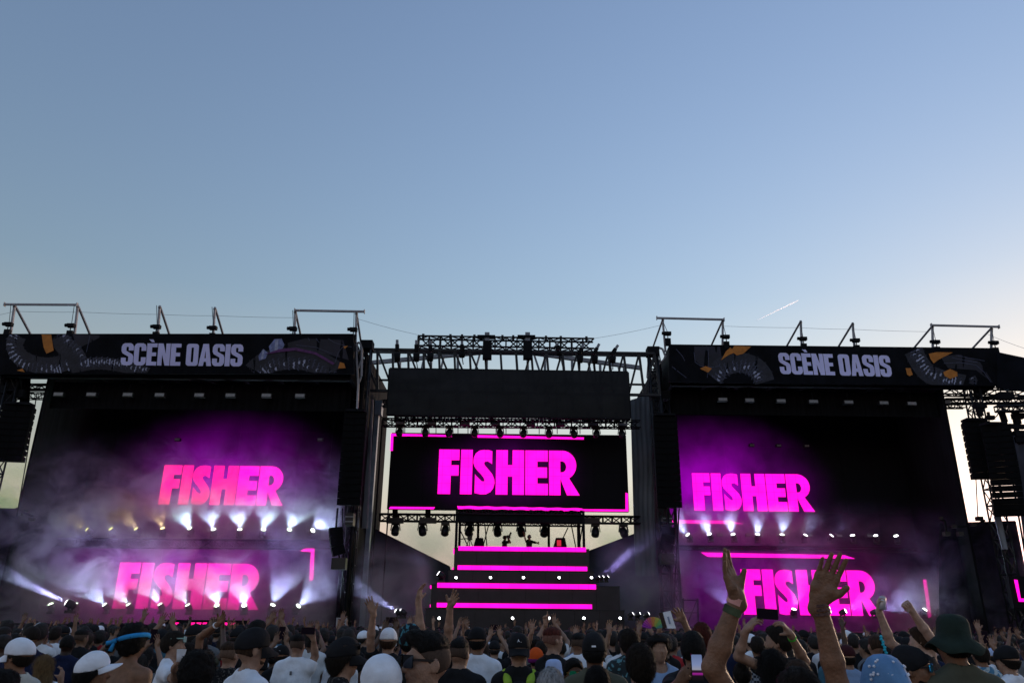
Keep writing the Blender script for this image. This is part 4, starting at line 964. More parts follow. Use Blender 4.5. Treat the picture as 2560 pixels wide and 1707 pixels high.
# canopy of the booth
bc = thing('booth_canopy', 'black truss canopy with a ruffled magenta front edge over the performers', 'canopy', at(1300, 1370, 43.0))
YC0, YC1 = 42.6, 45.4
ca, cb = at(1143, 1272, YC0), at(1458, 1278, YC0); zt = (ca.z + cb.z)/2; z2 = at(1300, 1304, YC0).z; zf = at(1300, 1372, YC0).z
truss(bc, Vector((ca.x, YC0, zt-0.12)), Vector((cb.x, YC0, zt-0.12)), 0.22, 0.035, 0.35)
truss(bc, Vector((ca.x, YC0+.4, z2+0.1)), Vector((cb.x, YC0+.4, z2+0.1)), 0.2, 0.035, 0.35)
truss(bc, Vector((ca.x, YC1, z2+0.25)), Vector((cb.x+.2, YC1, z2+0.25)), 0.24, 0.035, 0.4)
MB().box((ca.x, YC0, zt), (cb.x, YC1, zt+0.06)).build('roof_sheet', M_black, bc)
MB().box((ca.x, YC0-0.03, z2-0.02), (cb.x, YC0+0.03, z2+0.34)).build('valance', M_black, bc)
for (x, Y) in ((ca.x, YC0), (cb.x, YC0), (ca.x, YC1), (cb.x, YC1), (at(1195,1340,YC1).x, YC1), (at(1372,1340,YC1).x, YC1), (at(1446,1340,YC0+.8).x, YC0+.8)):
    MB().box((x-0.07, Y-0.07, zf-0.3), (x+0.07, Y+0.07, zt)).build('post', M_black, bc)
for a, b in (((1148,1320),(1172,1368)),((1420,1318),(1405,1350)),((1428,1310),(1440,1370)),((1458,1300),(1448,1370)),((1212,1310),(1218,1372)),((1222,1310),(1206,1372))): MB().bar(at(*a,YC1-.4), at(*b,YC1-.4), 0.06).build('brace', M_black, bc)
mb = MB(); V = []; n = 60
for i in range(n + 1):
    p = at(1143 + 313*i/n, 1264 + 6*i/n + 0.6*math.sin(i*0.75), YC0-0.12); q = at(1145 + 313*i/n, 1271 + 6*i/n + 0.8*math.sin(i*0.75+1), YC0-0.16 + 0.05*math.sin(i*1.3)); V += [p, q]
mb.add(V, [(2*i,2*i+2,2*i+3,2*i+1) for i in range(n)]).build('front_frill', M_mag, bc)
# players' table and gear
gt = thing('deck_table', 'low black table of players on top of the booth tower', 'table', at(1300, 1372, 43.3))
ta, tb = at(1215, 1366, 43.3), at(1390, 1369, 43.3)
MB().box((ta.x, 43.0, zf-0.45), (tb.x, 43.8, zf+0.02)).build('table_box', M_black, gt)
for i, x in enumerate([1232,1262,1284,1308,1330,1360]):
    q = at(x, 1364, 43.3); MB().box((q.x-0.28,43.1,zf+0.02),(q.x+0.28,43.6,zf+0.12+0.03*(i%2))).build('player', M_lampbody, gt)
for (x, y0, y1, w, lab) in ((1197,1344,1368,0.5,'dark monitor wedge at the smoky end of the booth top'), (1400,1344,1369,0.62,'dark monitor speaker glowing red on the booth top')):
    a, b = at(x, y1, 43.6), at(x, y0, 43.6); t = thing('monitor_speaker', lab, 'speaker', a)
    MB().add([(a.x-w*.6,43.4,a.z),(a.x+w*.6,43.4,a.z),(a.x+w*.6,44,a.z),(a.x-w*.6,44,a.z),(a.x-w*.35,43.5,b.z),(a.x+w*.45,43.5,b.z),(a.x+w*.45,44,b.z),(a.x-w*.35,44,b.z)], [(3,2,1,0),(4,5,6,7),(0,1,5,4),(1,2,6,5),(2,3,7,6),(3,0,4,7)]).build('cabinet', M_speaker, t)
    if x > 1300: MB().box((a.x-0.18,43.36,a.z+0.08),(a.x+0.05,43.39,b.z-0.14)).build('glowing_grille', emat('red_glow', (1,0.05,0.09), 0.1), t)
cs = thing('camera_stand', 'small tripod camera at the smoky end of the booth top', 'camera', at(1175, 1370, 43.6))
q = at(1174, 1345, 43.6); MB().box((q.x-0.12,43.5,q.z-0.08),(q.x+0.14,43.8,q.z+0.1)).build('camera_body', M_lampbody, cs)
MB().tube(q + Vector((0.1,0,0.1)), q + Vector((0.16,0,0.28)), 0.05, n=6).build('viewfinder', M_lampbody, cs); MB().bar(q + Vector((-0.5,0,-.05)), q, 0.05).build('pan_handle', M_lampbody, cs)
for dx in (-0.3, 0, 0.3): MB().bar(q, q + Vector((dx,0.1,-0.7)), 0.045).build('leg', M_lampbody, cs)
# scaffold frame at the side of the right stage
for lab, x0, x1, y0, y1, Y, m in (('small white scaffold ladder at the foot of the inner tower', 843, 866, 1543, 1578, 39.2, M_alu), ('dark scaffold stair with railings below the hanging cable', 1708, 1744, 1495, 1585, 42.0, M_black)):
    t = thing('scaffold', lab, 'scaffold', at((x0+x1)/2, y1, Y))
    A, B, Cc, D = at(x0,y0,Y), at(x1,y0,Y), at(x1,y1,Y), at(x0,y1,Y)
    for a, b in ((A,D),(B,Cc)): MB().bar(a, (b.x, b.y, min(b.z, a.z)-1.0), 0.07).build('upright', m, t)
    for k in (0.05, 0.4, 0.8): MB().bar(A.lerp(D,k), B.lerp(Cc,k), 0.06).build('rung', m, t)
    MB().bar(D, B, 0.05).build('brace', m, t)

# contrail high above the right stage
ctp = at(1998, 750, 6500); ctq = at(1900, 797, 6500)
mb = MB(); ctd = ctq - ctp; ctM = ctd.to_track_quat('Z', 'Y').to_matrix(); ctL = ctd.length
mb.lathe([(0.2, 0)] + [(6.0*(1-k/20)**0.7*min(1, 0.45+k*0.25), ctL*k/20*1.12) for k in range(1, 20)] + [(0.2, ctL*1.12)], c=ctp, n=12, M=ctM)
cm = bpy.data.materials.new('contrail_vapour'); cm.use_nodes = True; nt = cm.node_tree; nt.nodes.remove(nt.nodes['Principled BSDF'])
tr = nt.nodes.new('ShaderNodeBsdfTranslucent'); tr.inputs[0].default_value = (1, 0.98, 0.95, 1); di = nt.nodes.new('ShaderNodeBsdfDiffuse'); di.inputs[0].default_value = (0.95,0.94,0.9,1); mxs = nt.nodes.new('ShaderNodeAddShader')
nt.links.new(tr.outputs[0], mxs.inputs[0]); nt.links.new(di.outputs[0], mxs.inputs[1]); ctr = nt.nodes.new('ShaderNodeBsdfTransparent'); cmx = nt.nodes.new('ShaderNodeMixShader'); cmx.inputs[0].default_value = 0.3; nt.links.new(mxs.outputs[0], cmx.inputs[1]); nt.links.new(ctr.outputs[0], cmx.inputs[2]); nt.links.new(cmx.outputs[0], nt.nodes['Material Output'].inputs[0])
tag(mb.build('contrail', cm, None, True), 'bright white contrail slanting up in the evening sky', 'contrail')

# ---- smoke ---------------------------------------------------------
def smoke(name, label, lo, hi, dens, fades, seed, scale=0.42, thr=(0.44, 0.66), floor=0.10, aniso=0.25, col=(0.92,0.92,0.95)):
    """closed box of drifting stage smoke; fades: list of (axis, start, end) linear density ramps (0 at start, 1 at end)"""
    m = bpy.data.materials.new(name); m.use_nodes = True; nt = m.node_tree; nt.nodes.remove(nt.nodes['Principled BSDF'])
    vsn = nt.nodes.new('ShaderNodeVolumeScatter'); vsn.inputs['Color'].default_value = (*col, 1); vsn.inputs['Anisotropy'].default_value = aniso  # tinted col values put purple stage light into the smoke's own colour
    tc = nt.nodes.new('ShaderNodeTexCoord'); mp = nt.nodes.new('ShaderNodeMapping'); mp.inputs['Location'].default_value = (seed*3.1, seed*1.7, 0); mp.inputs['Scale'].default_value = (1, 1, 1.25)
    n = nt.nodes.new('ShaderNodeTexNoise'); n.inputs['Scale'].default_value = scale; n.inputs['Detail'].default_value = 4.5; n.inputs['Roughness'].default_value = 0.6; n.inputs['Distortion'].default_value = 1.0
    nt.links.new(tc.outputs['Object'], mp.inputs[0]); nt.links.new(mp.outputs[0], n.inputs['Vector'])
    r = nt.nodes.new('ShaderNodeMapRange'); r.inputs[1].default_value = thr[0]; r.inputs[2].default_value = thr[1]; r.inputs[3].default_value = floor; r.inputs[4].default_value = 1.0
    nt.links.new(n.outputs['Fac'], r.inputs[0]); cur = r.outputs[0]
    sx = nt.nodes.new('ShaderNodeSeparateXYZ'); nt.links.new(tc.outputs['Object'], sx.inputs[0])
    for ax, s, e, lo_v in fades:
        f = nt.nodes.new('ShaderNodeMapRange'); f.interpolation_type = 'SMOOTHSTEP'; f.inputs[1].default_value = s; f.inputs[2].default_value = e; f.inputs[3].default_value = lo_v; f.inputs[4].default_value = 1
        nt.links.new(sx.outputs[ax], f.inputs[0]); mu = nt.nodes.new('ShaderNodeMath'); mu.operation = 'MULTIPLY'; nt.links.new(cur, mu.inputs[0]); nt.links.new(f.outputs[0], mu.inputs[1]); cur = mu.outputs[0]
    mu = nt.nodes.new('ShaderNodeMath'); mu.operation = 'MULTIPLY'; mu.inputs[1].default_value = dens; nt.links.new(cur, mu.inputs[0]); nt.links.new(mu.outputs[0], vsn.inputs['Density'])
    nt.links.new(vsn.outputs[0], nt.nodes['Material Output'].inputs['Volume'])
    o = MB().box(lo, hi).build('smoke', m)
    return tag(o, label, 'smoke', kind='stuff')
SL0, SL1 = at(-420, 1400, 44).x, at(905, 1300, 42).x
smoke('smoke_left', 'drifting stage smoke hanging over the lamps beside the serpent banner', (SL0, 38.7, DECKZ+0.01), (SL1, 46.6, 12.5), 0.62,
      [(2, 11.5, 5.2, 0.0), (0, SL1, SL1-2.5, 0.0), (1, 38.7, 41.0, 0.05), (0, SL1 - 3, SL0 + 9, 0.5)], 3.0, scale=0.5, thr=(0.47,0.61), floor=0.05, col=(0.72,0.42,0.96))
zu = at(500, 1340, 45.2).z; zd = at(500, 1534, 42.6).z
smoke('smoke_plume', 'thick puffs of smoke rising over the upper lamp row on the smoky side', (at(100,1330,45).x, 43.9, zu-0.2), (at(850,1330,45).x, 46.5, zu+3.2), 1.0, [(2, zu+3.0, zu+0.5, 0.0), (1, 43.9, 44.4, 0.0)], 13.0, scale=0.9, thr=(0.42,0.62), floor=0.12, col=(0.86,0.72,0.97))
smoke('smoke_plume', 'thick puffs of smoke rising over the lower lamp row on the smoky side', (at(-300,1530,42.6).x, 39.3, DECKZ+0.02), (at(840,1530,42.6).x, 44.3, DECKZ+3.6), 0.5, [(2, DECKZ+3.4, DECKZ+0.6, 0.0), (1, 39.3, 39.9, 0.0)], 17.0, scale=0.9, thr=(0.42,0.62), floor=0.12, col=(0.86,0.70,0.97))
zr = at(1900, 1355, 48.0).z
SR0, SR1 = at(1690, 1300, 46).x, at(2620, 1400, 44).x
smoke('smoke_right', 'thin stage smoke lit by the lamps behind the clapping hands', (SR0, 43.6, DECKZ+0.01), (SR1, 49.6, 9.5), 0.17,
      [(2, 9.3, 4.5, 0.0), (1, 43.6, 44.6, 0.0), (0, SR0-1, SR0+1.5, 0.2)], 9.0, col=(0.74,0.46,0.95))
smoke('smoke_centre', 'purple tinted smoke drifting between the booth tower and the grey tarpaulin', (4.6, 40.3, DECKZ), (SR0-0.1, 47.8, 7.4), 0.62,
      [(2, 7.3, 3.4, 0.0), (0, 4.6, 5.6, 0.0), (1, 40.3, 41.2, 0.0)], 5.0, col=(0.74,0.46,0.95))
smoke('smoke_centre', 'greyish smoke drifting between the smoky stage and the booth tower', (SL1+0.3, 39.0, DECKZ-0.2), (-3.9, 47.8, 6.4), 0.34,
      [(2, 6.3, 2.8, 0.0), (0, -3.9, -4.6, 0.0), (1, 39.0, 39.8, 0.0)], 8.0, col=(0.80,0.66,0.94))
smoke('smoke_centre', 'mauve tinted haze of smoke behind the booth canopy', (SL1+0.3, 48.6, DECKZ), (SR0-0.1, 54.0, 11.5), 0.34,
      [(2, 11.3, 5.5, 0.0)], 2.0, floor=0.45, col=(0.82,0.60,0.74))
smoke('smoke_plume', 'puffs of smoke over the first lamps beside the speaker column by the grey wall', (at(1690,1350,48).x, 46.8, zr-0.2), (at(2090,1350,48).x, 49.5, zr+2.6), 0.8, [(2, zr+2.4, zr+0.4, 0.0), (0, at(2090,1350,48).x, at(1950,1350,48).x, 0.0), (1, 46.8, 47.2, 0.0)], 21.0, scale=0.9, thr=(0.42,0.62), floor=0.12, col=(0.86,0.72,0.97))
smoke('smoke_plume', 'pale puff of smoke low behind the raised can and fist', (at(2200,1500,46).x, 44.6, DECKZ+0.02), (at(2520,1500,46).x, 47.6, DECKZ+4.0), 0.9, [(2, DECKZ+3.8, DECKZ+1.2, 0.0), (0, at(2200,1500,46).x, at(2290,1500,46).x, 0.0), (0, at(2520,1500,46).x, at(2420,1500,46).x, 0.0), (1, 44.6, 45.2, 0.0)], 25.0, scale=0.7, thr=(0.40,0.62), floor=0.15, col=(0.84,0.70,0.95))
# =================================================================== people: continuous bodies from blended solids
_NL = RNG.random((33, 33, 33)).astype(np.float32)
def vnoise(x, y, z):
    """smooth value noise in -1..1"""
    xi, yi, zi = np.floor(x).astype(int), np.floor(y).astype(int), np.floor(z).astype(int)
    fx, fy, fz = x - xi, y - yi, z - zi
    fx = fx*fx*(3-2*fx); fy = fy*fy*(3-2*fy); fz = fz*fz*(3-2*fz)
    g = lambda a, b, c: _NL[(xi+a) % 32, (yi+b) % 32, (zi+c) % 32]
    c00 = g(0,0,0)*(1-fx)+g(1,0,0)*fx; c10 = g(0,1,0)*(1-fx)+g(1,1,0)*fx; c01 = g(0,0,1)*(1-fx)+g(1,0,1)*fx; c11 = g(0,1,1)*(1-fx)+g(1,1,1)*fx
    return ((c00*(1-fy)+c10*fy)*(1-fz) + (c01*(1-fy)+c11*fy)*fz)*2-1
class Field:
    def __init__(s, lo, hi, h):
        s.lo = np.array(lo, np.float32); s.h = h
        s.n = [max(4, int(math.ceil((b-a)/h))+1) for a, b in zip(lo, hi)]
        s.f = np.full(s.n, 0.5, np.float32)
        s.ax = [s.lo[i] + h*np.arange(s.n[i], dtype=np.float32) for i in range(3)]
    def _sl(s, lo, hi):
        I = []
        for i in range(3):
            a = max(0, int((lo[i]-s.lo[i])/s.h)-1); b = min(s.n[i], int((hi[i]-s.lo[i])/s.h)+3)
            if b <= a: return None, None
            I.append(slice(a, b))
        g = np.meshgrid(*[s.ax[i][I[i]] for i in range(3)], indexing='ij', sparse=True)
        return tuple(I), g
    def _in(s, I, d, k, mode):
        f = s.f[I]
        if mode == 'sub':
            s.f[I] = np.maximum(f, -d); return
        if k > 0:
            hh = np.maximum(k - np.abs(f-d), 0)/k; s.f[I] = np.minimum(f, d) - hh*hh*k*0.25
        else: s.f[I] = np.minimum(f, d)
    def cone(s, a, b, ra, rb, k=0.02, clip=None, infl=0.0, mode='add', flat=None):
        a, b = np.array(a, np.float32), np.array(b, np.float32); ra += infl; rb += infl
        m = max(ra, rb) + k + 3*s.h
        I, g = s._sl(np.minimum(a, b)-m, np.maximum(a, b)+m)
        if I is None: return s
        ba = b-a; l2 = float(ba@ba)+1e-9
        px, py, pz = g[0]-a[0], g[1]-a[1], g[2]-a[2]
        t = np.clip((px*ba[0]+py*ba[1]+pz*ba[2])/l2, 0, 1)
        d = np.sqrt((px-ba[0]*t)**2+(py-ba[1]*t)**2+(pz-ba[2]*t)**2) - (ra+(rb-ra)*t)
        if clip is not None:
            c, nn = clip; d = np.maximum(d, (g[0]-c[0])*nn[0]+(g[1]-c[1])*nn[1]+(g[2]-c[2])*nn[2])
        s._in(I, d, k, mode); return s
    def ell(s, c, r, k=0.02, rot=None, infl=0.0, mode='add', clip=None):
        c = np.array(c, np.float32); r = np.array(r, np.float32)+infl; m = float(r.max())+k+3*s.h
        I, g = s._sl(c-m, c+m)
        if I is None: return s
        x, y, z = g[0]-c[0], g[1]-c[1], g[2]-c[2]
        if rot is not None:
            M = np.array(rot, np.float32).T; x, y, z = M[0,0]*x+M[0,1]*y+M[0,2]*z, M[1,0]*x+M[1,1]*y+M[1,2]*z, M[2,0]*x+M[2,1]*y+M[2,2]*z
        k0 = np.sqrt((x/r[0])**2+(y/r[1])**2+(z/r[2])**2); k1 = np.sqrt((x/r[0]**2)**2+(y/r[1]**2)**2+(z/r[2]**2)**2)+1e-6
        d = k0*(k0-1)/k1
        if clip is not None:
            cc, nn = clip; d = np.maximum(d, (g[0]-cc[0])*nn[0]+(g[1]-cc[1])*nn[1]+(g[2]-cc[2])*nn[2])
        s._in(I, d, k, mode); return s
    def plane(s, p, n):
        """remove what lies on the +n side"""
        x, y, z = np.meshgrid(*s.ax, indexing='ij', sparse=True)
        s.f = np.maximum(s.f, ((x-p[0])*n[0]+(y-p[1])*n[1]+(z-p[2])*n[2]).astype(np.float32)); return s
    def noise(s, amp, fr, seed=0.0, zs=1.0):
        m = np.abs(s.f) < amp*2+2*s.h; i, j, k = np.nonzero(m)
        v = vnoise(s.ax[0][i]*fr+seed, s.ax[1][j]*fr+seed*1.7, s.ax[2][k]*fr*zs+seed*0.6); s.f[i, j, k] -= amp*v; return s
    def mesh(s):
        f = s.f.copy(); f[0]=np.maximum(f[0],.001); f[-1]=np.maximum(f[-1],.001); f[:,0]=np.maximum(f[:,0],.001); f[:,-1]=np.maximum(f[:,-1],.001); f[:,:,0]=np.maximum(f[:,:,0],.001); f[:,:,-1]=np.maximum(f[:,:,-1],.001)
        S = f < 0; nx, ny, nz = f.shape
        cs = np.zeros((nx-1, ny-1, nz-1), np.int8)
        for a in (0,1):
            for b in (0,1):
                for c in (0,1): cs += S[a:nx-1+a, b:ny-1+b, c:nz-1+c]
        act = (cs > 0) & (cs < 8); ci = np.argwhere(act)
        idx = np.full(cs.shape, -1, np.int32); idx[act] = np.arange(len(ci))
        acc = np.zeros((len(ci), 3), np.float32); cnt = np.zeros(len(ci), np.float32)
        I, J, K = ci[:,0], ci[:,1], ci[:,2]
        cor = [(a,b,c) for a in (0,1) for b in (0,1) for c in (0,1)]
        val = {q: f[I+q[0], J+q[1], K+q[2]] for q in cor}
        for q in cor:
            for ax in range(3):
                if q[ax] == 0:
                    w = list(q); w[ax] = 1; w = tuple(w); va, vb = val[q], val[w]; m = (va < 0) != (vb < 0)
                    t = va[m]/(va[m]-vb[m]); P = np.repeat(np.array([q], np.float32), m.sum(), 0); P[:,ax] = t
                    acc[m] += P; cnt[m] += 1
        V = (ci + acc/np.maximum(cnt, 1)[:,None])*s.h + s.lo
        F = []
        for ax in range(3):
            o1, o2 = [(1,2),(2,0),(0,1)][ax]
            A = np.take(S, range(0, S.shape[ax]-1), ax); B = np.take(S, range(1, S.shape[ax]), ax)
            e = np.argwhere(A != B); ok = (e[:,o1] > 0) & (e[:,o2] > 0) & (e[:,o1] < S.shape[o1]-1) & (e[:,o2] < S.shape[o2]-1); e = e[ok]
            fl = A[e[:,0], e[:,1], e[:,2]]
            def cell(d1, d2):
                q = e.copy(); q[:,o1] -= d1; q[:,o2] -= d2; return idx[q[:,0], q[:,1], q[:,2]]
            Q = np.stack([cell(0,0), cell(1,0), cell(1,1), cell(0,1)], 1); Q[~fl] = Q[~fl][:, ::-1]; F.append(Q)
        F = np.concatenate(F); F = F[(F >= 0).all(1)]
        return V, F
def smoothed(V, F, it=2, lam=0.5):
    e = np.concatenate([F[:,[0,1]], F[:,[1,2]], F[:,[2,3]], F[:,[3,0]]]); n = len(V)
    for _ in range(it):
        acc = np.zeros_like(V); cnt = np.zeros(n, np.float32)
        for k in range(3): acc[:,k] = np.bincount(e[:,0], V[e[:,1],k], n) + np.bincount(e[:,1], V[e[:,0],k], n)
        cnt = np.bincount(e[:,0], minlength=n) + np.bincount(e[:,1], minlength=n)
        V = V*(1-lam) + lam*acc/np.maximum(cnt,1)[:,None]
    return V.astype(np.float32)
def mk_mesh(name, chunks, mats, M=None):
    """chunks: list of (V, F, material index or array)"""
    Vs, Fs, Ms = [], [], []; o = 0
    for V, F, mi in chunks:
        Vs.append(V); Fs.append(F+o); Ms.append(np.full(len(F), mi, np.int32) if np.isscalar(mi) else mi); o += len(V)
    V = np.concatenate(Vs).astype(np.float32); F = np.concatenate(Fs).astype(np.int32); mi = np.concatenate(Ms)
    if M is not None: V = V @ np.array(M.to_3x3(), np.float32).T + np.array(M.translation, np.float32)
    me = bpy.data.meshes.new(name)
    me.vertices.add(len(V)); me.vertices.foreach_set('co', V.ravel()); me.loops.add(F.size); me.loops.foreach_set('vertex_index', F.ravel())
    me.polygons.add(len(F)); me.polygons.foreach_set('loop_start', np.arange(0, F.size, 4, dtype=np.int32)); me.polygons.foreach_set('loop_total', np.full(len(F), 4, np.int32))
    for m in mats: me.materials.append(m)
    me.polygons.foreach_set('material_index', mi); me.polygons.foreach_set('use_smooth', np.ones(len(F), bool))
    me.update(calc_edges=True); return me

def torso(F, w=1.0, fem=False, infl=0.0, k=0.05, neck=True):
    sw = 0.155*w if not fem else 0.135*w
    F.ell((0,-0.005,1.24), (0.165*w, 0.112, 0.20), k, infl=infl); F.ell((0,0.0,1.05), (0.145*w*(0.9 if fem else 1), 0.105, 0.19), k, infl=infl); F.ell((0,-0.01,0.93), (0.165*w, 0.118, 0.14), k, infl=infl)
    F.cone((-sw,-0.01,1.395), (sw,-0.01,1.395), 0.06, 0.06, k, infl=infl)
    for s in (-1, 1): F.cone((s*sw*0.9,-0.015,1.405), (s*0.035,-0.02,1.475), 0.045, 0.05, 0.04, infl=infl)
    if neck: F.cone((0,-0.015,1.42), (0,0.012,1.575), 0.062 if not fem else 0.05, 0.057 if not fem else 0.046, 0.03, infl=infl)
def head(F, fem=False, beard=False):
    F.ell((0,-0.008,1.655), (0.077,0.097,0.096), 0.02); F.ell((0,0.03,1.60), (0.062,0.066,0.078), 0.03); F.ell((0,0.062,1.552), (0.03,0.026,0.022), 0.03)
    F.cone((0,0.088,1.652), (0,0.110,1.612), 0.010, 0.015, 0.014); F.ell((0,0.086,1.672), (0.05,0.012,0.010), 0.02)
    for s in (-1, 1):
        F.ell((s*0.079,-0.008,1.628), (0.011,0.022,0.034), 0.008, rot=Matrix.Rotation(s*0.35,3,'Z')); F.ell((s*0.042,0.06,1.615), (0.022,0.022,0.02), 0.03)
        F.ell((s*0.033,0.1,1.650), (0.016,0.014,0.011), 0, mode='sub'); F.ell((s*0.033,0.082,1.650), (0.013,0.012,0.012), 0.004)
    F.ell((0,0.093,1.586), (0.022,0.011,0.006), 0.008); F.ell((0,0.091,1.577), (0.02,0.011,0.007), 0.006)
def arm(F, sh, el, wr, k=0.03, infl=0.0, hw=1.0, only=None):
    if only in (None, 'upper'): F.cone(sh, el, 0.053*hw, 0.041*hw, k, infl=infl)
    if only in (None, 'fore'):
        m = Vector(el).lerp(Vector(wr), 0.3); F.cone(el, m, 0.040*hw, 0.043*hw, k*0.6); F.cone(m, wr, 0.043*hw, 0.027*hw, k*0.6)
def hand(F, W_, u, n, side, curl=(0.15,0.15,0.2,0.25), splay=0.16, thumb=(0.9, 0.25), sc=1.0, close=0.0):
    """five-fingered hand. W_: wrist, u: direction of the fingers, n: out of the palm, side: +1 thumb on (u x n) side"""
    u = Vector(u).normalized(); n = Vector(n); n = (n - u*n.dot(u)).normalized(); t = u.cross(n)*side
    W_ = Vector(W_); P = lambda a, b, c=0: W_ + u*(a*sc) + t*(b*sc) + n*(c*sc)
    F.cone(P(-0.03,0), P(0.015,0), 0.026*sc, 0.025*sc, 0.02)
    offs = [0.031, 0.0105, -0.0105, -0.030]; lens = [0.074, 0.082, 0.076, 0.060]; kn = [0.092, 0.096, 0.092, 0.083]
    for i in range(4):
        F.cone(P(0.012, offs[i]*0.62), P(kn[i], offs[i], 0.002), 0.0165*sc, 0.0120*sc, 0.014)
    F.ell(P(0.045, 0.024, 0.010), (0.018*sc,)*3, 0.016); F.ell(P(0.04,-0.024,0.008), (0.016*sc,)*3, 0.016)
    for i in range(4):
        b = P(kn[i], offs[i], 0.002); ang = splay*(1.5-i)/1.5; d = (u*math.cos(ang) + t*math.sin(ang)); c = curl[i]; q = b; rr = 0.0098 if i < 3 else 0.0086
        for j, fr in enumerate((0.46, 0.30, 0.24)):
            c2 = c*(1.0 + 1.1*j) + close*(0.5+0.6*j); dd = d*math.cos(c2) + n*math.sin(c2); e = q + dd*(lens[i]*fr*sc)
            F.cone(q, e, rr*sc*(1-0.08*j), rr*sc*(0.93-0.09*j), 0.003); q = e
    b = P(0.022, 0.026, 0.006); a, c = thumb; d = (u*math.cos(a) + t*math.sin(a))*math.cos(c) + n*math.sin(c)
    m = b + d*(0.042*sc); d2 = (u*math.cos(a*0.62) + t*math.sin(a*0.62))*math.cos(c*1.2) + n*math.sin(c*1.2)
    F.cone(b, m, 0.0165*sc, 0.0125*sc, 0.014); F.cone(m, m + d2*(0.030*sc), 0.0120*sc, 0.0098*sc, 0.004)
def legs(F, infl=0.0):
    for s in (-1, 1):
        F.cone((s*0.09,0,0.9), (s*0.10,0.01,0.5), 0.092, 0.06, 0.04, infl=infl); F.cone((s*0.10,0.01,0.5), (s*0.105,-0.02,0.09), 0.062, 0.042, 0.03, infl=infl)
        F.cone((s*0.105,-0.04,0.045), (s*0.115,0.14,0.035), 0.045, 0.038, 0.02)

def hairfield(F, kind, seed=0.0):
    cr = lambda t, k=0.02: F.ell((0,-0.010,1.657), (0.077,0.098,0.097), k, infl=t)
    face = ((0, 0.038, 1.66), (0, 0.743, -0.669)); nape = ((0, 0, 1.568), (0, 0, -1))
    if kind == 'buzz': cr(0.005); F.plane(*face); F.plane((0,0,1.585), (0,-0.3,-0.95))
    elif kind == 'short': cr(0.016); F.ell((0,0.01,1.725), (0.062,0.085,0.045), 0.03); F.plane(*face); F.plane(*nape); F.noise(0.004, 75, seed)
    elif kind == 'fade':
        F.ell((0,-0.008,1.700), (0.080,0.104,0.066), 0.012); F.plane(*face); F.plane((0,-0.05,1.648), (0,-0.25,-0.968)); F.noise(0.003, 70, seed)
    elif kind == 'quiff':
        F.ell((0,0.002,1.712), (0.080,0.106,0.070), 0.012); F.ell((0,0.070,1.752), (0.056,0.042,0.034), 0.025); F.plane((0,0.062,1.69), (0,0.80,-0.6)); F.plane((0,-0.05,1.660), (0,-0.2,-0.98)); F.noise(0.004, 75, seed)
    elif kind == 'curly': cr(0.034); F.ell((0,0,1.735), (0.09,0.105,0.055), 0.03); F.plane((0,0.05,1.66), (0,0.743,-0.669)); F.plane((0,0,1.545), (0,0,-1)); F.noise(0.008, 34, seed); F.noise(0.006, 90, seed+3)
    elif kind == 'long':
        cr(0.018); F.ell((0,-0.06,1.55), (0.092,0.06,0.14), 0.03); F.cone((-0.045,-0.075,1.5), (-0.05,-0.12,1.26), 0.055, 0.03, 0.04); F.cone((0.045,-0.075,1.5), (0.05,-0.12,1.27), 0.055, 0.03, 0.04)
        F.plane((0,0.045,1.66), (0,0.86,-0.5)); F.noise(0.006, 40, seed, 0.25); F.noise(0.004, 100, seed+2, 0.2)
    elif kind == 'bun': cr(0.012); F.ell((0,-0.085,1.745), (0.045,0.045,0.042), 0.015); F.plane(*face); F.plane(*nape); F.noise(0.006, 60, seed)
    elif kind == 'fringe': cr(0.02); F.ell((0,-0.02,1.60), (0.088,0.085,0.09), 0.03); F.plane((0,0.05,1.66), (0,0.8,-0.6)); F.plane((0,0,1.52), (0,0,-1)); F.noise(0.005, 50, seed)
    elif kind == 'cap': F.ell((0,-0.006,1.668), (0.094,0.114,0.106), 0.02); F.ell((0,0.03,1.70), (0.078,0.080,0.080), 0.03); F.plane((0,0,1.652), (0,0.10,-0.995)); F.noise(0.0028, 15, seed); F.noise(0.0012, 40, seed)
    elif kind == 'beanie': F.ell((0,-0.012,1.670), (0.096,0.118,0.112), 0.02); F.plane((0,0.0,1.628), (0,0.42,-0.9075)); F.noise(0.004, 13, seed); F.noise(0.0018, 42, seed)
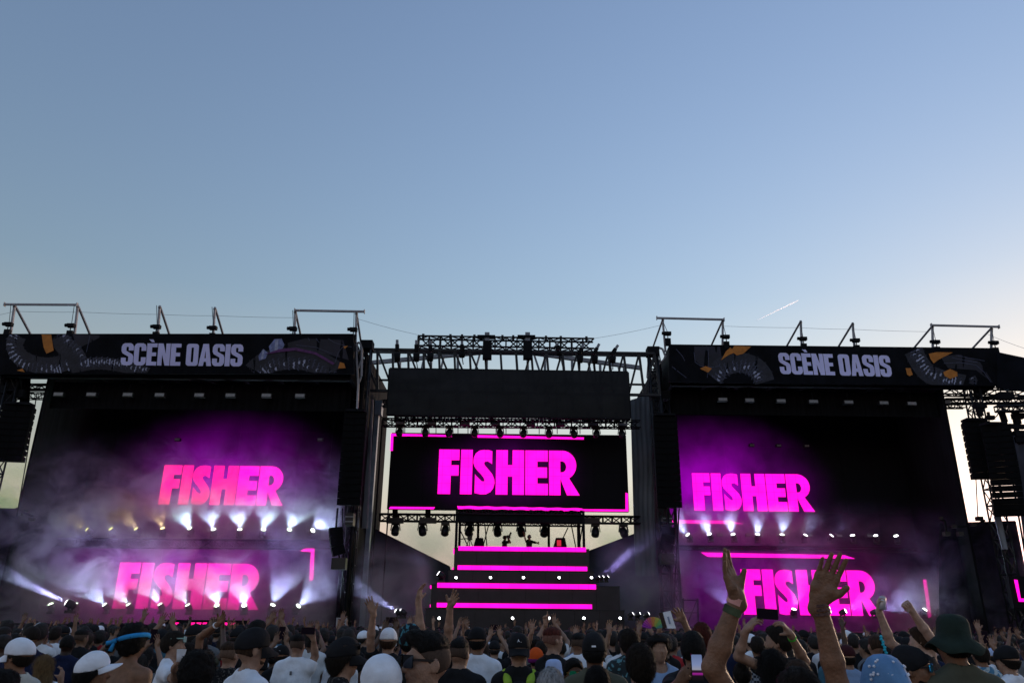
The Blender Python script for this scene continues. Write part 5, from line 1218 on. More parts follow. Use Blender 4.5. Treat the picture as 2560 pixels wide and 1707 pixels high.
def strands(V, F, n, length, width, flow, seed=0, spread=0.5, zmin=None):
    """thin tapered hair blades growing out of a surface; flow: function(points) -> comb direction"""
    rg = np.random.default_rng(int(seed*1000) % 99991 + 7)
    P0, P1, P2, P3 = V[F[:,0]], V[F[:,1]], V[F[:,2]], V[F[:,3]]
    nr = np.cross(P2-P0, P3-P1); ar = np.linalg.norm(nr, axis=1)+1e-9; nr /= ar[:,None]
    f = rg.choice(len(F), n, p=ar/ar.sum()); a, b = rg.random(n)[:,None], rg.random(n)[:,None]
    p = (P0[f]*(1-a)+P1[f]*a)*(1-b) + (P3[f]*(1-a)+P2[f]*a)*b; N = nr[f]
    d = flow(p) ; d = d - N*(d*N).sum(1)[:,None]; d = d/(np.linalg.norm(d, axis=1)[:,None]+1e-6) + N*0.35 + rg.normal(0, spread, (n,3)); d /= np.linalg.norm(d, axis=1)[:,None]+1e-6
    L = length*rg.uniform(0.5, 1.35, n)[:,None]; m = p + d*L*0.55 + N*L*0.10; t = p + d*L - N*L*0.12
    sd = np.cross(d, N); sd /= np.linalg.norm(sd, axis=1)[:,None]+1e-6; w = width*rg.uniform(0.6, 1.4, n)[:,None]
    base = p - N*0.002
    VV = np.stack([base-sd*w, base+sd*w, m+sd*w*0.8, m-sd*w*0.8, t+sd*w*0.15, t-sd*w*0.15], 1).reshape(-1,3)
    o = np.arange(n)[:,None]*6; FF = np.concatenate([o+np.array([[0,1,2,3]]), o+np.array([[3,2,4,5]])])
    return VV.astype(np.float32), FF.astype(np.int32)
def combflow(kind):
    def down(p): d = np.stack([p[:,0]*0.6, p[:,1]*0.4, -0.2-6.0*np.maximum(0, 1.72-p[:,2])], 1); d[:,1] -= 0.03; return d
    def fwd(p): return np.stack([p[:,0]*0.5, np.full(len(p), 0.08), 0.10+0*p[:,2]], 1)
    def curl(p): return np.stack([np.sin(p[:,2]*70+p[:,1]*50), np.sin(p[:,0]*70+p[:,2]*40), np.sin(p[:,1]*80+p[:,0]*30)], 1)*0.1
    return {'quiff': fwd, 'curly': curl}.get(kind, down)
STR = {'short': (2600,0.009,0.0010), 'fade': (2200,0.006,0.0009), 'quiff': (2600,0.010,0.0010), 'curly': (4600,0.014,0.0011), 'long': (3600,0.06,0.0012), 'bun': (2400,0.012,0.0010), 'fringe': (3400,0.020,0.0011)}
SKIN = {'tan': (0.22,0.112,0.066), 'light': (0.33,0.195,0.135), 'pale': (0.46,0.30,0.23), 'brown': (0.10,0.048,0.028), 'dark': (0.035,0.018,0.013), 'olive': (0.20,0.11,0.068)}
def skinmat(k): return mat('skin_'+k, SKIN[k], 0.55, 0, 0.24, 22.0, 0.3, 90.0, 0.3)
HAIRC = {'black': (0.008,0.007,0.007), 'dark': (0.016,0.011,0.008), 'brown': (0.045,0.024,0.014), 'blond': (0.21,0.13,0.06), 'grey': (0.38,0.38,0.39), 'red': (0.09,0.02,0.014)}
def hairmat(k): return mat('hair_'+k, HAIRC[k], 0.7, 0, 0.5, 60.0, 0.8, 240.0, 0.18, (1,1,0.25))
def cloth(name, col, var=0.12): return mat('cloth_'+name, col, 0.85, 0, var, 10.0, 0.35, 26.0, 0.15)
C_white = cloth('white', (0.80,0.83,0.90)); C_black = cloth('black', (0.012,0.012,0.014), 0.3); C_navy = cloth('navy', (0.012,0.017,0.05), 0.3); C_olive = cloth('olive', (0.085,0.085,0.06)); C_grey = cloth('grey', (0.16,0.165,0.175))
C_denim = cloth('denim', (0.25,0.36,0.56)); C_pants = cloth('pants', (0.03,0.033,0.045)); C_green = cloth('bottle_green', (0.018,0.03,0.024), 0.3)

def brim_mesh(ln=0.088, wd=0.088, drop=0.03, n=14, flatk=0.0):
    """curved cap peak in head coordinates, pointing +Y from the cap rim"""
    V = []; F = []; m = 5
    for j in range(m + 1):
        for i in range(n + 1):
            a = math.pi*(i/n); c, s_ = math.cos(a), math.sin(a)
            x0, y0 = wd*c, 0.03 + 0.075*s_; x1, y1 = wd*1.0*c, 0.03 + (0.075+ln)*(s_**0.75)
            k = j/m; x, y = x0+(x1-x0)*k, y0+(y1-y0)*k
            z = 1.664 - drop*k - 0.022*(x/wd)**2*(0.35+0.65*k)
            V.append((x, y, z))
    for j in range(m):
        for i in range(n): k = j*(n+1)+i; F.append((k,k+1,k+n+2,k+n+1))
    o = len(V); V += [(x,y,z-0.006) for x,y,z in V]; F += [tuple(q+o for q in f[::-1]) for f in F]
    edge = [i for i in range(n+1)] ; 
    top = [m*(n+1)+i for i in range(n+1)]
    for i in range(n): F.append((top[i], top[i+1], top[i+1]+o, top[i]+o))
    return V, F
class Person:
    def __init__(s, label, px, py, d, yaw=0, height=None, skin='tan', hair=('short','dark'), shirt=None, sleeve=0.6, fem=False, width=1.0, group=None, arms=None, tilt=0, nod=0, h=None, hatz=0.0, lean=0.0, hat=None):
        P = at(px, py, d); s.top = P; s.d = d
        H = height or max(1.45, min(2.0, P.z)); s.sc = (P.z - hatz)/1.75
        s.yaw = yaw; s.fem = fem; s.w = width
        s.M = Matrix.Translation((P.x, d, 0)) @ Matrix.Rotation(R(-yaw), 4, 'Z') @ Matrix.Scale(s.sc, 4)
        s.Mi = s.M.inverted()
        # head turn about the neck
        nk = Matrix.Translation((0,-0.01,1.5)); s.HM = nk @ Matrix.Rotation(R(tilt), 4, 'Y') @ Matrix.Rotation(R(-nod), 4, 'X') @ nk.inverted()
        h = h or max(0.0075, min(0.016, 0.0019*d)); s.h = h
        sk = skinmat(skin)
        sw = 0.165*width if not fem else 0.145*width
        armlist = []; arms = arms or {}
        fine = []; extra = []
        top = 1.80
        for side, key in ((-1,'L'), (1,'R')):
            sh = Vector((side*sw, -0.01, 1.395)); A = arms.get(key)
            if A is None: el, wr = Vector((side*(sw+0.06), -0.03, 1.11)), Vector((side*(sw+0.035), 0.10, 0.88)); A = {}
            else:
                el, wr = s.loc(A['el']), s.loc(A['wr'])
                if 'sh' in A: sh = sh + Vector(A['sh'])
            armlist.append((side, sh, el, wr, A)); top = max(top, el.z+0.1, wr.z+0.25)
        pts = [p for _, a, b, c, _ in armlist for p in (a, b, c)]
        lo = (min([-0.32]+[p.x-0.13 for p in pts]), min([-0.2]+[p.y-0.13 for p in pts]), 0.80); hi = (max([0.32]+[p.x+0.13 for p in pts]), max([0.2]+[p.y+0.13 for p in pts]), top)
        F = Field(lo, hi, h); torso(F, width, fem); head(F, fem)
        chunks = []
        for side, sh, el, wr, A in armlist:
            arm(F, sh, el, wr, hw=A.get('hw', 0.92 if fem else 1.0), only=None if not A.get('fine') else 'upper')
            if not A.get('fine'):
                if A.get('hand'): hand(F, wr, s.loc(A['tip']) - wr, s.dirl(A.get('n', (0,-1,0))), A.get('side', 1), **A['hand'])
                else: F.ell(wr + Vector((0,0.01,-0.07)), (0.03,0.04,0.075), 0.02)
        V, Fc = F.mesh(); chunks.append((V, Fc, 0))
        for side, sh, el, wr, A in armlist:
            if A.get('fine'):
                tip = s.loc(A['tip']); ps = [el, wr, tip]; m = 0.11
                G = Field([min(p[i] for p in ps)-m for i in range(3)], [max(p[i] for p in ps)+m for i in range(3)], A.get('fh', 0.0052))
                up = el.lerp(sh, 0.12); G.cone(up, el, 0.043*A.get('hw',1), 0.042*A.get('hw',1), 0.02)
                arm(G, sh, el, wr, hw=A.get('hw', 1.0), only='fore'); hand(G, wr, tip - wr, s.dirl(A.get('n', (0,-1,0))), A.get('side', 1), **A.get('hand', {}))
                V, Fc = G.mesh(); chunks.append((V, Fc, 0))
        L = Field((-0.24,-0.2,-0.01), (0.24,0.24,0.86), 0.03); legs(L); L.ell((0,-0.01,0.93), (0.165*width,0.118,0.14), 0.05); V, Fc = L.mesh(); chunks.append((V, Fc, 1))
        # head turn
        if tilt or nod:
            V = chunks[0][0]; wgt = np.clip((V[:,2]-1.47)/0.06, 0, 1)[:,None]; wgt[(np.abs(V[:,0]) > 0.13)] = 0
            V2 = V @ np.array(s.HM.to_3x3()).T + np.array(s.HM.translation); chunks[0] = (V*(1-wgt)+V2*wgt, chunks[0][1], 0)
        me = mk_mesh('person', chunks, [sk, C_pants])
        s.o = link('person', me); s.o.matrix_basis = s.M; tag(s.o, label, 'person', group)
        s.arml = armlist
        s.hat = hat; s.skin = skin
        if shirt is not None: s.shirt(shirt, sleeve)
        if hair: s.hair(*hair)
    def loc(s, p):
        p = at(*p) if len(p) == 3 else Vector(p)
        return s.Mi @ p
    def dirl(s, v): return (s.Mi.to_3x3() @ Vector(v)).normalized()
    def child(s, name, me, headpart=False):
        o = bpy.data.objects.new(name, me); COL.objects.link(o); o.parent = s.o
        if headpart: o.matrix_basis = s.HM
        return o
    def childmb(s, name, mb, m, headpart=False, smooth=True):
        me = protomesh(mb, name, m, smooth); return s.child(name, me, headpart)
    def shirt(s, m, sleeve=0.6):
        sw = 0.165*s.w if not s.fem else 0.145*s.w
        els = [(a, a.lerp(b, min(1, sleeve))) for _, a, b, c, _ in s.arml]
        pts = [p for q in els for p in q]
        F = Field((min(-0.3, min(p.x for p in pts)-0.12), min(-0.2, min(p.y for p in pts)-0.12), 0.78), (max(0.3, max(p.x for p in pts)+0.12), max(0.2, max(p.y for p in pts)+0.12), max(1.56, max(p.z for p in pts)+0.12)), s.h)
        torso(F, s.w, s.fem, 0.019, neck=False)
        if sleeve > 0:
            for (a, e), (_, _, el, _, _) in zip(els, s.arml):
                dr = (el-a).normalized(); c = a.lerp(el, sleeve); F.cone(a, c + dr*0.03, 0.056+0.017, 0.056+0.017, 0.03, clip=(c, dr))
        F.plane((0,0,0.82), (0,0,-1))
        F.noise(0.005, 6, s.top.x*3); F.noise(0.0022, 17, s.top.x*5)
        F.cone((0,-0.012,1.40), (0,0.012,1.6), 0.067 if not s.fem else 0.06, 0.072, 0, mode='sub'); F.ell((0,0.05,1.475), (0.08,0.08,0.045), 0, mode='sub')
        V, Fc = F.mesh(); V = smoothed(V, Fc, 3); return s.child('shirt', mk_mesh('shirt', [(V, Fc, 0)], [m]))
    def hair(s, kind, col, name='hair', m=None):
        big = kind in ('long',)
        F = Field((-0.15,-0.2,1.2 if big else 1.48), (0.15,0.17,1.84), min(s.h, 0.0085)*0.9); hairfield(F, kind, s.top.x*7.3)
        if s.hat and name == 'hair': F.plane((0,0,s.hat), (0,-0.12,0.993))
        V, Fc = F.mesh(); V = smoothed(V, Fc, 1); ch = [(V, Fc, 0)]; ms = [m or hairmat(col)]
        if kind in ('fade','quiff'):
            G = Field((-0.15,-0.2,1.5), (0.15,0.17,1.8), min(s.h, 0.0085)*0.9); hairfield(G, 'buzz'); ch.append((*G.mesh(), 1)); ms.append(mat('stubble_hair_'+col, tuple(0.74*a+0.26*b for a, b in zip(HAIRC[col], SKIN[s.skin])), 0.8, 0, 0.3, 90.0))
        if kind in STR and s.d < 9.5 and len(Fc) > 10:
            n, L, w = STR[kind]; k = 1.0 if s.d < 6 else 0.6
            ch.append((*strands(V, Fc, int(n*k), L, w*max(1, s.d/4.5), combflow(kind), s.top.x, {'curly': 0.5, 'long': 0.10, 'fringe': 0.16, 'bun': 0.15}.get(kind, 0.24)), 0))
        return s.child(name, mk_mesh(name, ch, ms), True)
    def cap(s, m, back=0, peak=True, drop=0.03, tiltx=0, mb_=None, name='cap'):
        """back: turn of the cap about the head in degrees, 0 = peak over the face"""
        F = Field((-0.15,-0.17,1.58), (0.15,0.17,1.84), min(s.h, 0.008)*0.85); hairfield(F, 'cap'); V, Fc = F.mesh(); V = smoothed(V, Fc, 1)
        c = s.child(name, mk_mesh(name, [(V, Fc, 0)], [m])); c.matrix_basis = s.HM @ Matrix.Translation((0,0,1.66)) @ Matrix.Rotation(R(-tiltx),4,'X') @ Matrix.Rotation(R(back),4,'Z') @ Matrix.Translation((0,0,-1.66))
        if peak:
            V, Fq = brim_mesh(drop=drop); me = protomesh(MB().add(V, Fq), 'peak', mb_ or m, True)
            p = bpy.data.objects.new('peak', me); COL.objects.link(p); p.parent = c
        bt = protomesh(MB().lathe([(0.011,1.768),(0.010,1.775),(0.004,1.778)], n=8), 'button', m, True); b = bpy.data.objects.new('button', bt); COL.objects.link(b); b.parent = c
        return c
    def on(s, name, mb, m, parent=None, headpart=True, smooth=False):
        me = protomesh(mb, name, m, smooth); o = bpy.data.objects.new(name, me); COL.objects.link(o); o.parent = parent or s.o
        if parent is None and headpart: o.matrix_basis = s.HM
        return o
    def glasses(s, m_lens, m_frame, up=0.0, big=1.0, roundl=False):
        mb = MB()
        mb.bar((-0.03,0.108,1.660+up), (0.03,0.108,1.660+up), 0.006, 0.006)
        g = s.on('sunglasses', mb, m_frame)
        for q in (-1, 1):
            o = bpy.data.objects.new('temple', protomesh(MB().bar((q*0.066,0.095,1.656+up), (q*0.084,-0.02,1.650+up), 0.006, 0.011), 'temple', m_frame)); COL.objects.link(o); o.parent = g
        for q in (-1, 1):
            M = Matrix.Rotation(q*-0.22, 3, 'Z') @ Matrix.Rotation(math.pi/2, 3, 'X')
            lp = rrect(-0.029*big, -0.021*big, 0.029*big, 0.021*big, 0.0205*big if roundl else 0.011, 4)
            c = Vector((q*0.040, 0.104, 1.648+up)); ml = MB().prism([lp], lambda a, b: c + M @ Vector((a, b, 0)), Vector((0, 0.006, 0)))
            o = bpy.data.objects.new('lens', protomesh(ml, 'lens', m_lens)); COL.objects.link(o); o.parent = g
        return g
    def buckethat(s, m, brim=0.165, top=0.092, hgt=0.105, drop=0.05, wave=0.012, seed=0, tilt=0, z=1.672, dome=False):
        n = 48; prof = [(0.001,hgt+0.006),(top*0.4,hgt+0.004),(top*0.7,hgt-0.004),(top*0.9,hgt-0.018),(top*1.02,hgt-0.042),(top*1.08,0.03),(top*1.14,0.0),(top*1.14+(brim-top*1.14)*0.5,-drop*0.45),(brim,-drop),(brim-0.003,-drop-0.006),(top*1.14+(brim-top*1.14)*0.5,-drop*0.45-0.008),(top*1.1,-0.008)]
        if dome: prof = [(0.001,hgt),(top*.35,hgt*.97),(top*.62,hgt*.87),(top*.84,hgt*.68),(top*.99,hgt*.42)] + prof[5:]
        s.prof = prof; V = []; F = []
        for k, (r, zz) in enumerate(prof):
            for i in range(n):
                t = 2*math.pi*i/n; w = max(0, (r-top*1.1)/(brim-top*1.1+1e-6)); dz = wave*w*(math.sin(2*t+seed)+0.6*math.sin(5*t+seed*2)); dent = 0.006*math.sin(3*t+seed)*(zz > 0.02)
                V.append(((r+dent)*math.cos(t)*0.93, (r+dent)*math.sin(t)*1.08-0.005, z+zz+dz))
        for k in range(len(prof)-1):
            for i in range(n): j = (i+1) % n; F.append((k*n+i,k*n+j,(k+1)*n+j,(k+1)*n+i))
        o = s.on('bucket_hat', MB().add(V, F), m, smooth=True); o.matrix_basis = s.HM @ Matrix.Translation((0,0,1.66)) @ Matrix.Rotation(R(tilt),4,'Y') @ Matrix.Translation((0,0,-1.66)); return o
    def band(s, m, z0, z1, tilt=0, name='headband', infl=0.012, rx=0.079, ry=0.100, tz=1.69):
        n = 40; V = []; F = []
        for i in range(n):
            t = 2*math.pi*i/n; c, q = math.cos(t), math.sin(t)
            for (z, e) in ((z0, infl), (z0, infl+0.008), ((z0+z1)/2, infl+0.011), (z1, infl+0.008), (z1, infl)):
                V.append(((rx+e)*c, (ry+e)*q-0.008, z))
        for i in range(n):
            j = (i+1) % n
            for k in range(4): F.append((i*5+k,j*5+k,j*5+k+1,i*5+k+1))
        o = s.on(name, MB().add(V, F), m, smooth=True)
        o.matrix_basis = s.HM @ Matrix.Translation((0,0,tz)) @ Matrix.Rotation(R(tilt),4,'Y') @ Matrix.Translation((0,0,-tz)); return o
    def wristband(s, key, frac, m, w=0.02, infl=0.004, name='wristband'):
        for side, sh, el, wr, A in s.arml:
            if (side < 0) == (key == 'L'):
                a, b = el.lerp(wr, frac), el.lerp(wr, frac) + (wr-el).normalized()*w; r = (0.043 + (0.027-0.043)*max(0,(frac-0.3)/0.7))*A.get('hw',1) + infl
                return s.on(name, MB().tube(a, b, r, r*0.96, n=20), m, headpart=False, smooth=False)
# =================================================================== the people one can pick out
def patt(name, a, b, scale=14, thr=0.5, kind='noise'):
    """two-colour printed cloth"""
    m = bpy.data.materials.new(name); m.use_nodes = True; nt = m.node_tree; p = nt.nodes['Principled BSDF']; p.inputs['Roughness'].default_value = 0.85; p.inputs['Specular IOR Level'].default_value = 0.15
    tc = nt.nodes.new('ShaderNodeTexCoord')
    if kind == 'noise': n = nt.nodes.new('ShaderNodeTexNoise'); n.inputs['Detail'].default_value = 2; n.inputs['Distortion'].default_value = 1.2; out = n.outputs['Fac']
    elif kind == 'dots': n = nt.nodes.new('ShaderNodeTexVoronoi'); n.inputs['Randomness'].default_value = 0.7; out = n.outputs['Distance']
    else: n = nt.nodes.new('ShaderNodeTexChecker'); out = n.outputs['Fac']
    n.inputs['Scale'].default_value = scale; nt.links.new(tc.outputs['Object'], n.inputs['Vector'])
    r = nt.nodes.new('ShaderNodeValToRGB'); r.color_ramp.interpolation = 'LINEAR'; e = r.color_ramp.elements; e[0].position = thr-0.02; e[0].color = (*a,1); e[1].position = thr+0.02; e[1].color = (*b,1)
    nt.links.new(out, r.inputs[0]); nt.links.new(r.outputs[0], p.inputs['Base Color']); return m
P_stars = patt('denim_with_white_dots', (0.75,0.78,0.82), (0.12,0.25,0.46), 17, 0.17, 'dots')
P_wrap = patt('teal_black_print', (0.01,0.012,0.016), (0.05,0.20,0.25), 11, 0.54)
P_floral = patt('blue_floral_print', (0.08,0.22,0.36), (0.45,0.55,0.58), 12, 0.52)
P_navyp = patt('navy_print', (0.012,0.016,0.045), (0.10,0.12,0.30), 20, 0.58)
P_plaid = patt('grey_check', (0.03,0.03,0.04), (0.30,0.32,0.36), 34, 0.5, 'check')
P_darkp = patt('dark_speckled_print', (0.012,0.012,0.014), (0.09,0.085,0.08), 40, 0.6)
P_leaf = patt('teal_leaf_print', (0.03,0.04,0.045), (0.12,0.28,0.32), 13, 0.55)
C_cyan = cloth('cyan_bandana', (0.03,0.28,0.62)); C_orange = cloth('orange', (0.65,0.09,0.015)); C_plum = cloth('plum', (0.12,0.01,0.10)); C_sky = cloth('pale_blue', (0.42,0.52,0.78)); C_maroon = cloth('maroon', (0.05,0.012,0.016)); C_cream = cloth('cream', (0.55,0.55,0.50)); C_red = cloth('red', (0.5,0.03,0.03)); C_lime = cloth('lime', (0.32,0.50,0.05)); C_pinkb = cloth('pink_band', (0.75,0.36,0.32)); C_greenb = cloth('green_band', (0.07,0.09,0.05), 0.5); C_neon = cloth('neon_green', (0.10,0.75,0.08)); C_bead = mat('brown_beads', (0.10,0.05,0.045), 0.4, 0, 0.6, 90.0)
G_dark = mat('dark_lens_plastic', (0.006,0.006,0.007), 0.08, 0, 0, 1, spec=0.6); G_frame = mat('frame_plastic', (0.01,0.01,0.011), 0.3)
G_blue = mat('mirror_blue', (0.05,0.45,0.75), 0.08, 0.9); G_green = mat('mirror_green', (0.04,0.70,0.42), 0.1, 0.85); G_mint = mat('mint_plastic', (0.30,0.50,0.46), 0.35)
M_phone = mat('phone_black', (0.008,0.008,0.010), 0.2, 0.1); M_phonescr = bpy.data.materials.new('phone_picture'); M_phonescr.use_nodes = True
_nt = M_phonescr.node_tree; _nt.nodes.remove(_nt.nodes['Principled BSDF']); _e = _nt.nodes.new('ShaderNodeEmission'); _e.inputs[1].default_value = 0.15; _tc = _nt.nodes.new('ShaderNodeTexCoord'); _sx = _nt.nodes.new('ShaderNodeSeparateXYZ'); _mr = _nt.nodes.new('ShaderNodeMapRange'); _mr.inputs[1].default_value = -0.08; _mr.inputs[2].default_value = 0.08; _rp = _nt.nodes.new('ShaderNodeValToRGB')
_nt.links.new(_tc.outputs['Object'], _sx.inputs[0]); _nt.links.new(_sx.outputs[2], _mr.inputs[0]); _nt.links.new(_mr.outputs[0], _rp.inputs[0]); _nt.links.new(_rp.outputs[0], _e.inputs[0]); _nt.links.new(_e.outputs[0], _nt.nodes['Material Output'].inputs[0])
_el = _rp.color_ramp.elements; _el[0].position = 0.0; _el[0].color = (0.01,0.01,0.012,1); _el[1].position = 1.0; _el[1].color = (0.20,0.28,0.55,1)
for _p, _c in ((0.18,(0.02,0.01,0.02,1)),(0.26,(0.6,0.03,0.5,1)),(0.31,(0.03,0.015,0.03,1)),(0.38,(0.05,0.02,0.05,1)),(0.41,(0.5,0.5,0.62,1)),(0.6,(0.33,0.42,0.75,1))): _x = _el.new(_p); _x.color = _c; M_phonescr2 = emat('phone_dark_picture', (0.05,0.035,0.07), 0.010); M_gold = mat('gold_wire', (0.55,0.35,0.10), 0.3, 0.9)
HEROES = []
KD = 1.11        # distances read off head widths came out a little short
def PER(label, px, py, d, **k):
    if k.get('arms'): k['arms'] = {q: {n: ((v[0], v[1], v[2]*KD) if n in ('el','wr','tip') else v) for n, v in A.items()} for q, A in k['arms'].items()}
    p = Person(label, px, py, d*KD, **k); HEROES.append((px, d*KD)); return p
def emblem(p, parent, polys, m, y=-0.108, z=1.70):
    """flat mark on the cap, on the side seen from behind the head when y < 0"""
    for P in polys:
        def srf(a, b):
            zz = z + b; f1 = 0.114*math.sqrt(max(0, 1-(a/0.094)**2-((zz-1.668)/0.106)**2))-0.006; f2 = 0.03+0.08*math.sqrt(max(0, 1-(a/0.078)**2-((zz-1.70)/0.08)**2))
            return Vector((a, (max(f1, f2)+0.004) if y > 0 else -(f1+0.016), zz))
        mb = MB().prism([P], srf, Vector((0, 0.006 if y < 0 else -0.006, 0)))
        o = bpy.data.objects.new('emblem', protomesh(mb, 'emblem', m)); COL.objects.link(o); o.parent = parent
def phone(label, px, py, d, w, h, yaw=0, pitch=0, roll=0, scr=None):
    d *= KD; P = at(px, py, d); t = thing('phone', label, 'phone', P)
    M = Matrix.Translation(P) @ Matrix.Rotation(R(-yaw),4,'Z') @ Matrix.Rotation(R(pitch),4,'X') @ Matrix.Rotation(R(roll),4,'Y')
    b = MB().prism([rrect(-w/2,-h/2,w/2,h/2,0.009)], lambda a, c: Vector((a, 0, c)), Vector((0, 0.009, 0))).build('case', M_phone, t); b.matrix_parent_inverse = Matrix(); b.matrix_basis = t.matrix_basis.inverted() @ M
    s_ = MB().prism([rrect(-w/2+.004,-h/2+.004,w/2-.004,h/2-.004,0.006)], lambda a, c: Vector((a, -0.0015, c)), Vector((0, 0.001, 0))).build('display', scr or M_phone, t); s_.matrix_parent_inverse = Matrix(); s_.matrix_basis = b.matrix_basis.copy()
    return t
OPEN = dict(curl=(0.10,0.12,0.15,0.2), splay=0.22, thumb=(0.95,0.2))
RELAX = dict(curl=(0.22,0.28,0.32,0.38), splay=0.20, thumb=(0.8,0.35))
GRIP = dict(curl=(0.5,0.55,0.6,0.6), splay=0.06, thumb=(0.7,0.7))
FIST = dict(curl=(1.2,1.25,1.3,1.3), splay=0.03, thumb=(0.5,0.9))

# -- left side --
p = PER('man in a white trucker cap facing the smoky end, pale hoodie', 58, 1592, 5.6, yaw=-78, skin='tan', hair=('short','dark'), shirt=C_cream, hat=1.655, hatz=0.03); p.cap(C_white, 0, mb_=C_white, tiltx=6)
PER('dark silhouetted head cut off by the bottom corner of the picture', 6, 1676, 4.0, yaw=10, skin='brown', hair=('curly','black'), shirt=C_black, hatz=0.03)
p = PER('man with cropped hair and wraparound dark glasses, navy shirt', 82, 1563, 8.2, yaw=-68, skin='tan', hair=('buzz','dark'), shirt=C_navy, hatz=0.01); p.glasses(G_dark, G_frame)
PER('dark-haired person in a white tee ahead of the wraparound-glasses man', 141, 1570, 12, skin='olive', hair=('short','dark'), shirt=C_white)
PER('blond woman with long loose hair between two white caps', 114, 1634, 7.2, yaw=-45, skin='light', hair=('long','blond'), shirt=C_white, fem=True, hatz=0.02,
    arms={'R': dict(el=(150,1720,7.0), wr=(152,1700,6.8), tip=(157,1675,6.8), n=(-1,0,0), side=1, hand=GRIP, hw=0.9)})
PER('tall man with shaved dark head in a navy shirt', 173, 1585, 8.9, yaw=-8, skin='dark', hair=('buzz','black'), shirt=C_navy, hatz=0.01)
PER('dark-haired man half hidden ahead of the navy shirt', 207, 1574, 10.5, yaw=20, skin='olive', hair=('fade','black'), shirt=C_black)
p = PER('person in a white baseball cap turned towards the blue bandana', 240, 1626, 4.9, yaw=62, skin='tan', hair=('fringe','black'), shirt=C_black, hat=1.655, hatz=0.03); c = p.cap(C_white, 0, mb_=C_white, drop=0.02, tiltx=-17)
op = MB().lathe([(0.034,0),(0.034,0.006),(0.026,0.010)], n=16, M=Matrix.Rotation(R(100),3,'X'), c=(0,-0.094,1.668)); o = bpy.data.objects.new('strap_opening', protomesh(op, 'strap_opening', C_black)); COL.objects.link(o); o.parent = c
p = PER('shirtless man with a bright blue bandana tied round dark curly hair', 338, 1560, 6.1, yaw=22, skin='tan', hair=('curly','black'), hatz=0.03, width=1.22, tilt=4)
b = p.band(C_cyan, 1.655, 1.69, tilt=-20, name='bandana', infl=0.027)
kn = MB(); kn.tube((-0.06,-0.14,1.668),(-0.125,-0.155,1.672),0.012,0.018,n=8).tube((-0.06,-0.14,1.668),(-0.085,-0.165,1.60),0.011,0.017,n=8).tube((-0.075,-0.145,1.668),(-0.04,-0.14,1.672),0.02,0.02,n=8)
o = bpy.data.objects.new('knot', protomesh(kn, 'knot', C_cyan, True)); COL.objects.link(o); o.parent = b
p = PER('man with mint visor glasses pushed up on his hair, drinking', 437, 1582, 7.2, yaw=75, skin='light', hair=('short','dark'), shirt=C_white, tilt=-4, arms={'R': dict(el=(440,1700,6.9), wr=(436,1668,6.7), tip=(446,1640,6.6), n=(1,0,0), side=1, hand=GRIP)})
p.glasses(G_mint, G_mint, up=0.045, big=1.25)
cup = thing('cup', 'white cup held up before the mouth of the man with mint glasses', 'cup', at(452,1640,6.6*KD)); q = at(452,1638,6.6*KD)
MB().lathe([(0.030,-0.05),(0.034,0.0),(0.040,0.05),(0.041,0.052),(0.037,0.052),(0.030,-0.045)], c=q, n=16).build('cup_wall', C_white, cup, True); MB().lathe([(0.036,0.044),(0.036,0.047)], c=q, n=16).build('drink', C_plum, cup)
PER('person with a big mass of black curly hair close to the camera', 502, 1618, 4.5, yaw=5, skin='tan', hair=('curly','black'), shirt=C_black, hatz=0.05)
PER('man with a brown faded haircut and speckled collar', 578, 1600, 6.9, yaw=15, skin='light', hair=('fade','brown'), shirt=P_darkp, hatz=0.02)
p = PER('bearded man in a black trucker cap and plain white tee', 636, 1567, 5.0, yaw=48, skin='light', hair=('buzz','brown'), shirt=C_white, width=1.1, hat=1.655, hatz=0.03); c = p.cap(C_black, 0, drop=0.05)
bd = Field((-0.1,-0.05,1.48), (0.1,0.13,1.66), 0.007); bd.ell((0,0.038,1.585), (0.064,0.066,0.062), 0.02); bd.plane((0,0,1.60), (0,0.45,0.9)); bd.noise(0.003, 80); V, Fc = bd.mesh(); p.child('beard', mk_mesh('beard', [(V,Fc,0)], [hairmat('brown')]), True)
PER('dark-haired person poking up behind the black trucker cap', 646, 1549, 9.0, yaw=40, skin='tan', hair=('short','black'), shirt=C_black, hatz=0.02)
p = PER('person in a black cap with a small white oval mark', 707, 1610, 8.6, skin='tan', hair=('short','dark'), shirt=C_black, hat=1.655, hatz=0.03); c = p.cap(C_black, 180, peak=False); emblem(p, c, [arc(0,0.0,0.012,0.016,0,330,11)], C_white, 0.113, 1.70)
p = PER('man in a white tee with a small dark mark between the shoulders', 747, 1583, 8.3, yaw=6, skin='light', hair=('fade','black'), shirt=C_white, width=1.05, hatz=0.015,
    arms={'R': dict(el=(788,1640,8.3), wr=(783,1594,8.2), tip=(779,1572,8.2), n=(-0.3,-1,0), side=-1, hand=GRIP, sh=(0,0,0.02))}); p.on('shirt_mark', MB().box((-0.012,-0.135,1.33),(0.012,-0.128,1.37)), C_grey, headpart=False)
p.wristband('R', 0.85, C_black)
phone('dark phone held up in front of the white tee man', 770, 1576, 8.1, 0.15, 0.075, scr=M_phonescr2)
p = PER('man in a black cap with sunglasses on it, facing the booth side', 862, 1590, 5.1, yaw=68, skin='light', hair=('fringe','dark'), shirt=P_darkp, hat=1.655, hatz=0.03); c = p.cap(C_black, 0, drop=0.045); p.glasses(G_dark, G_frame, up=0.07)
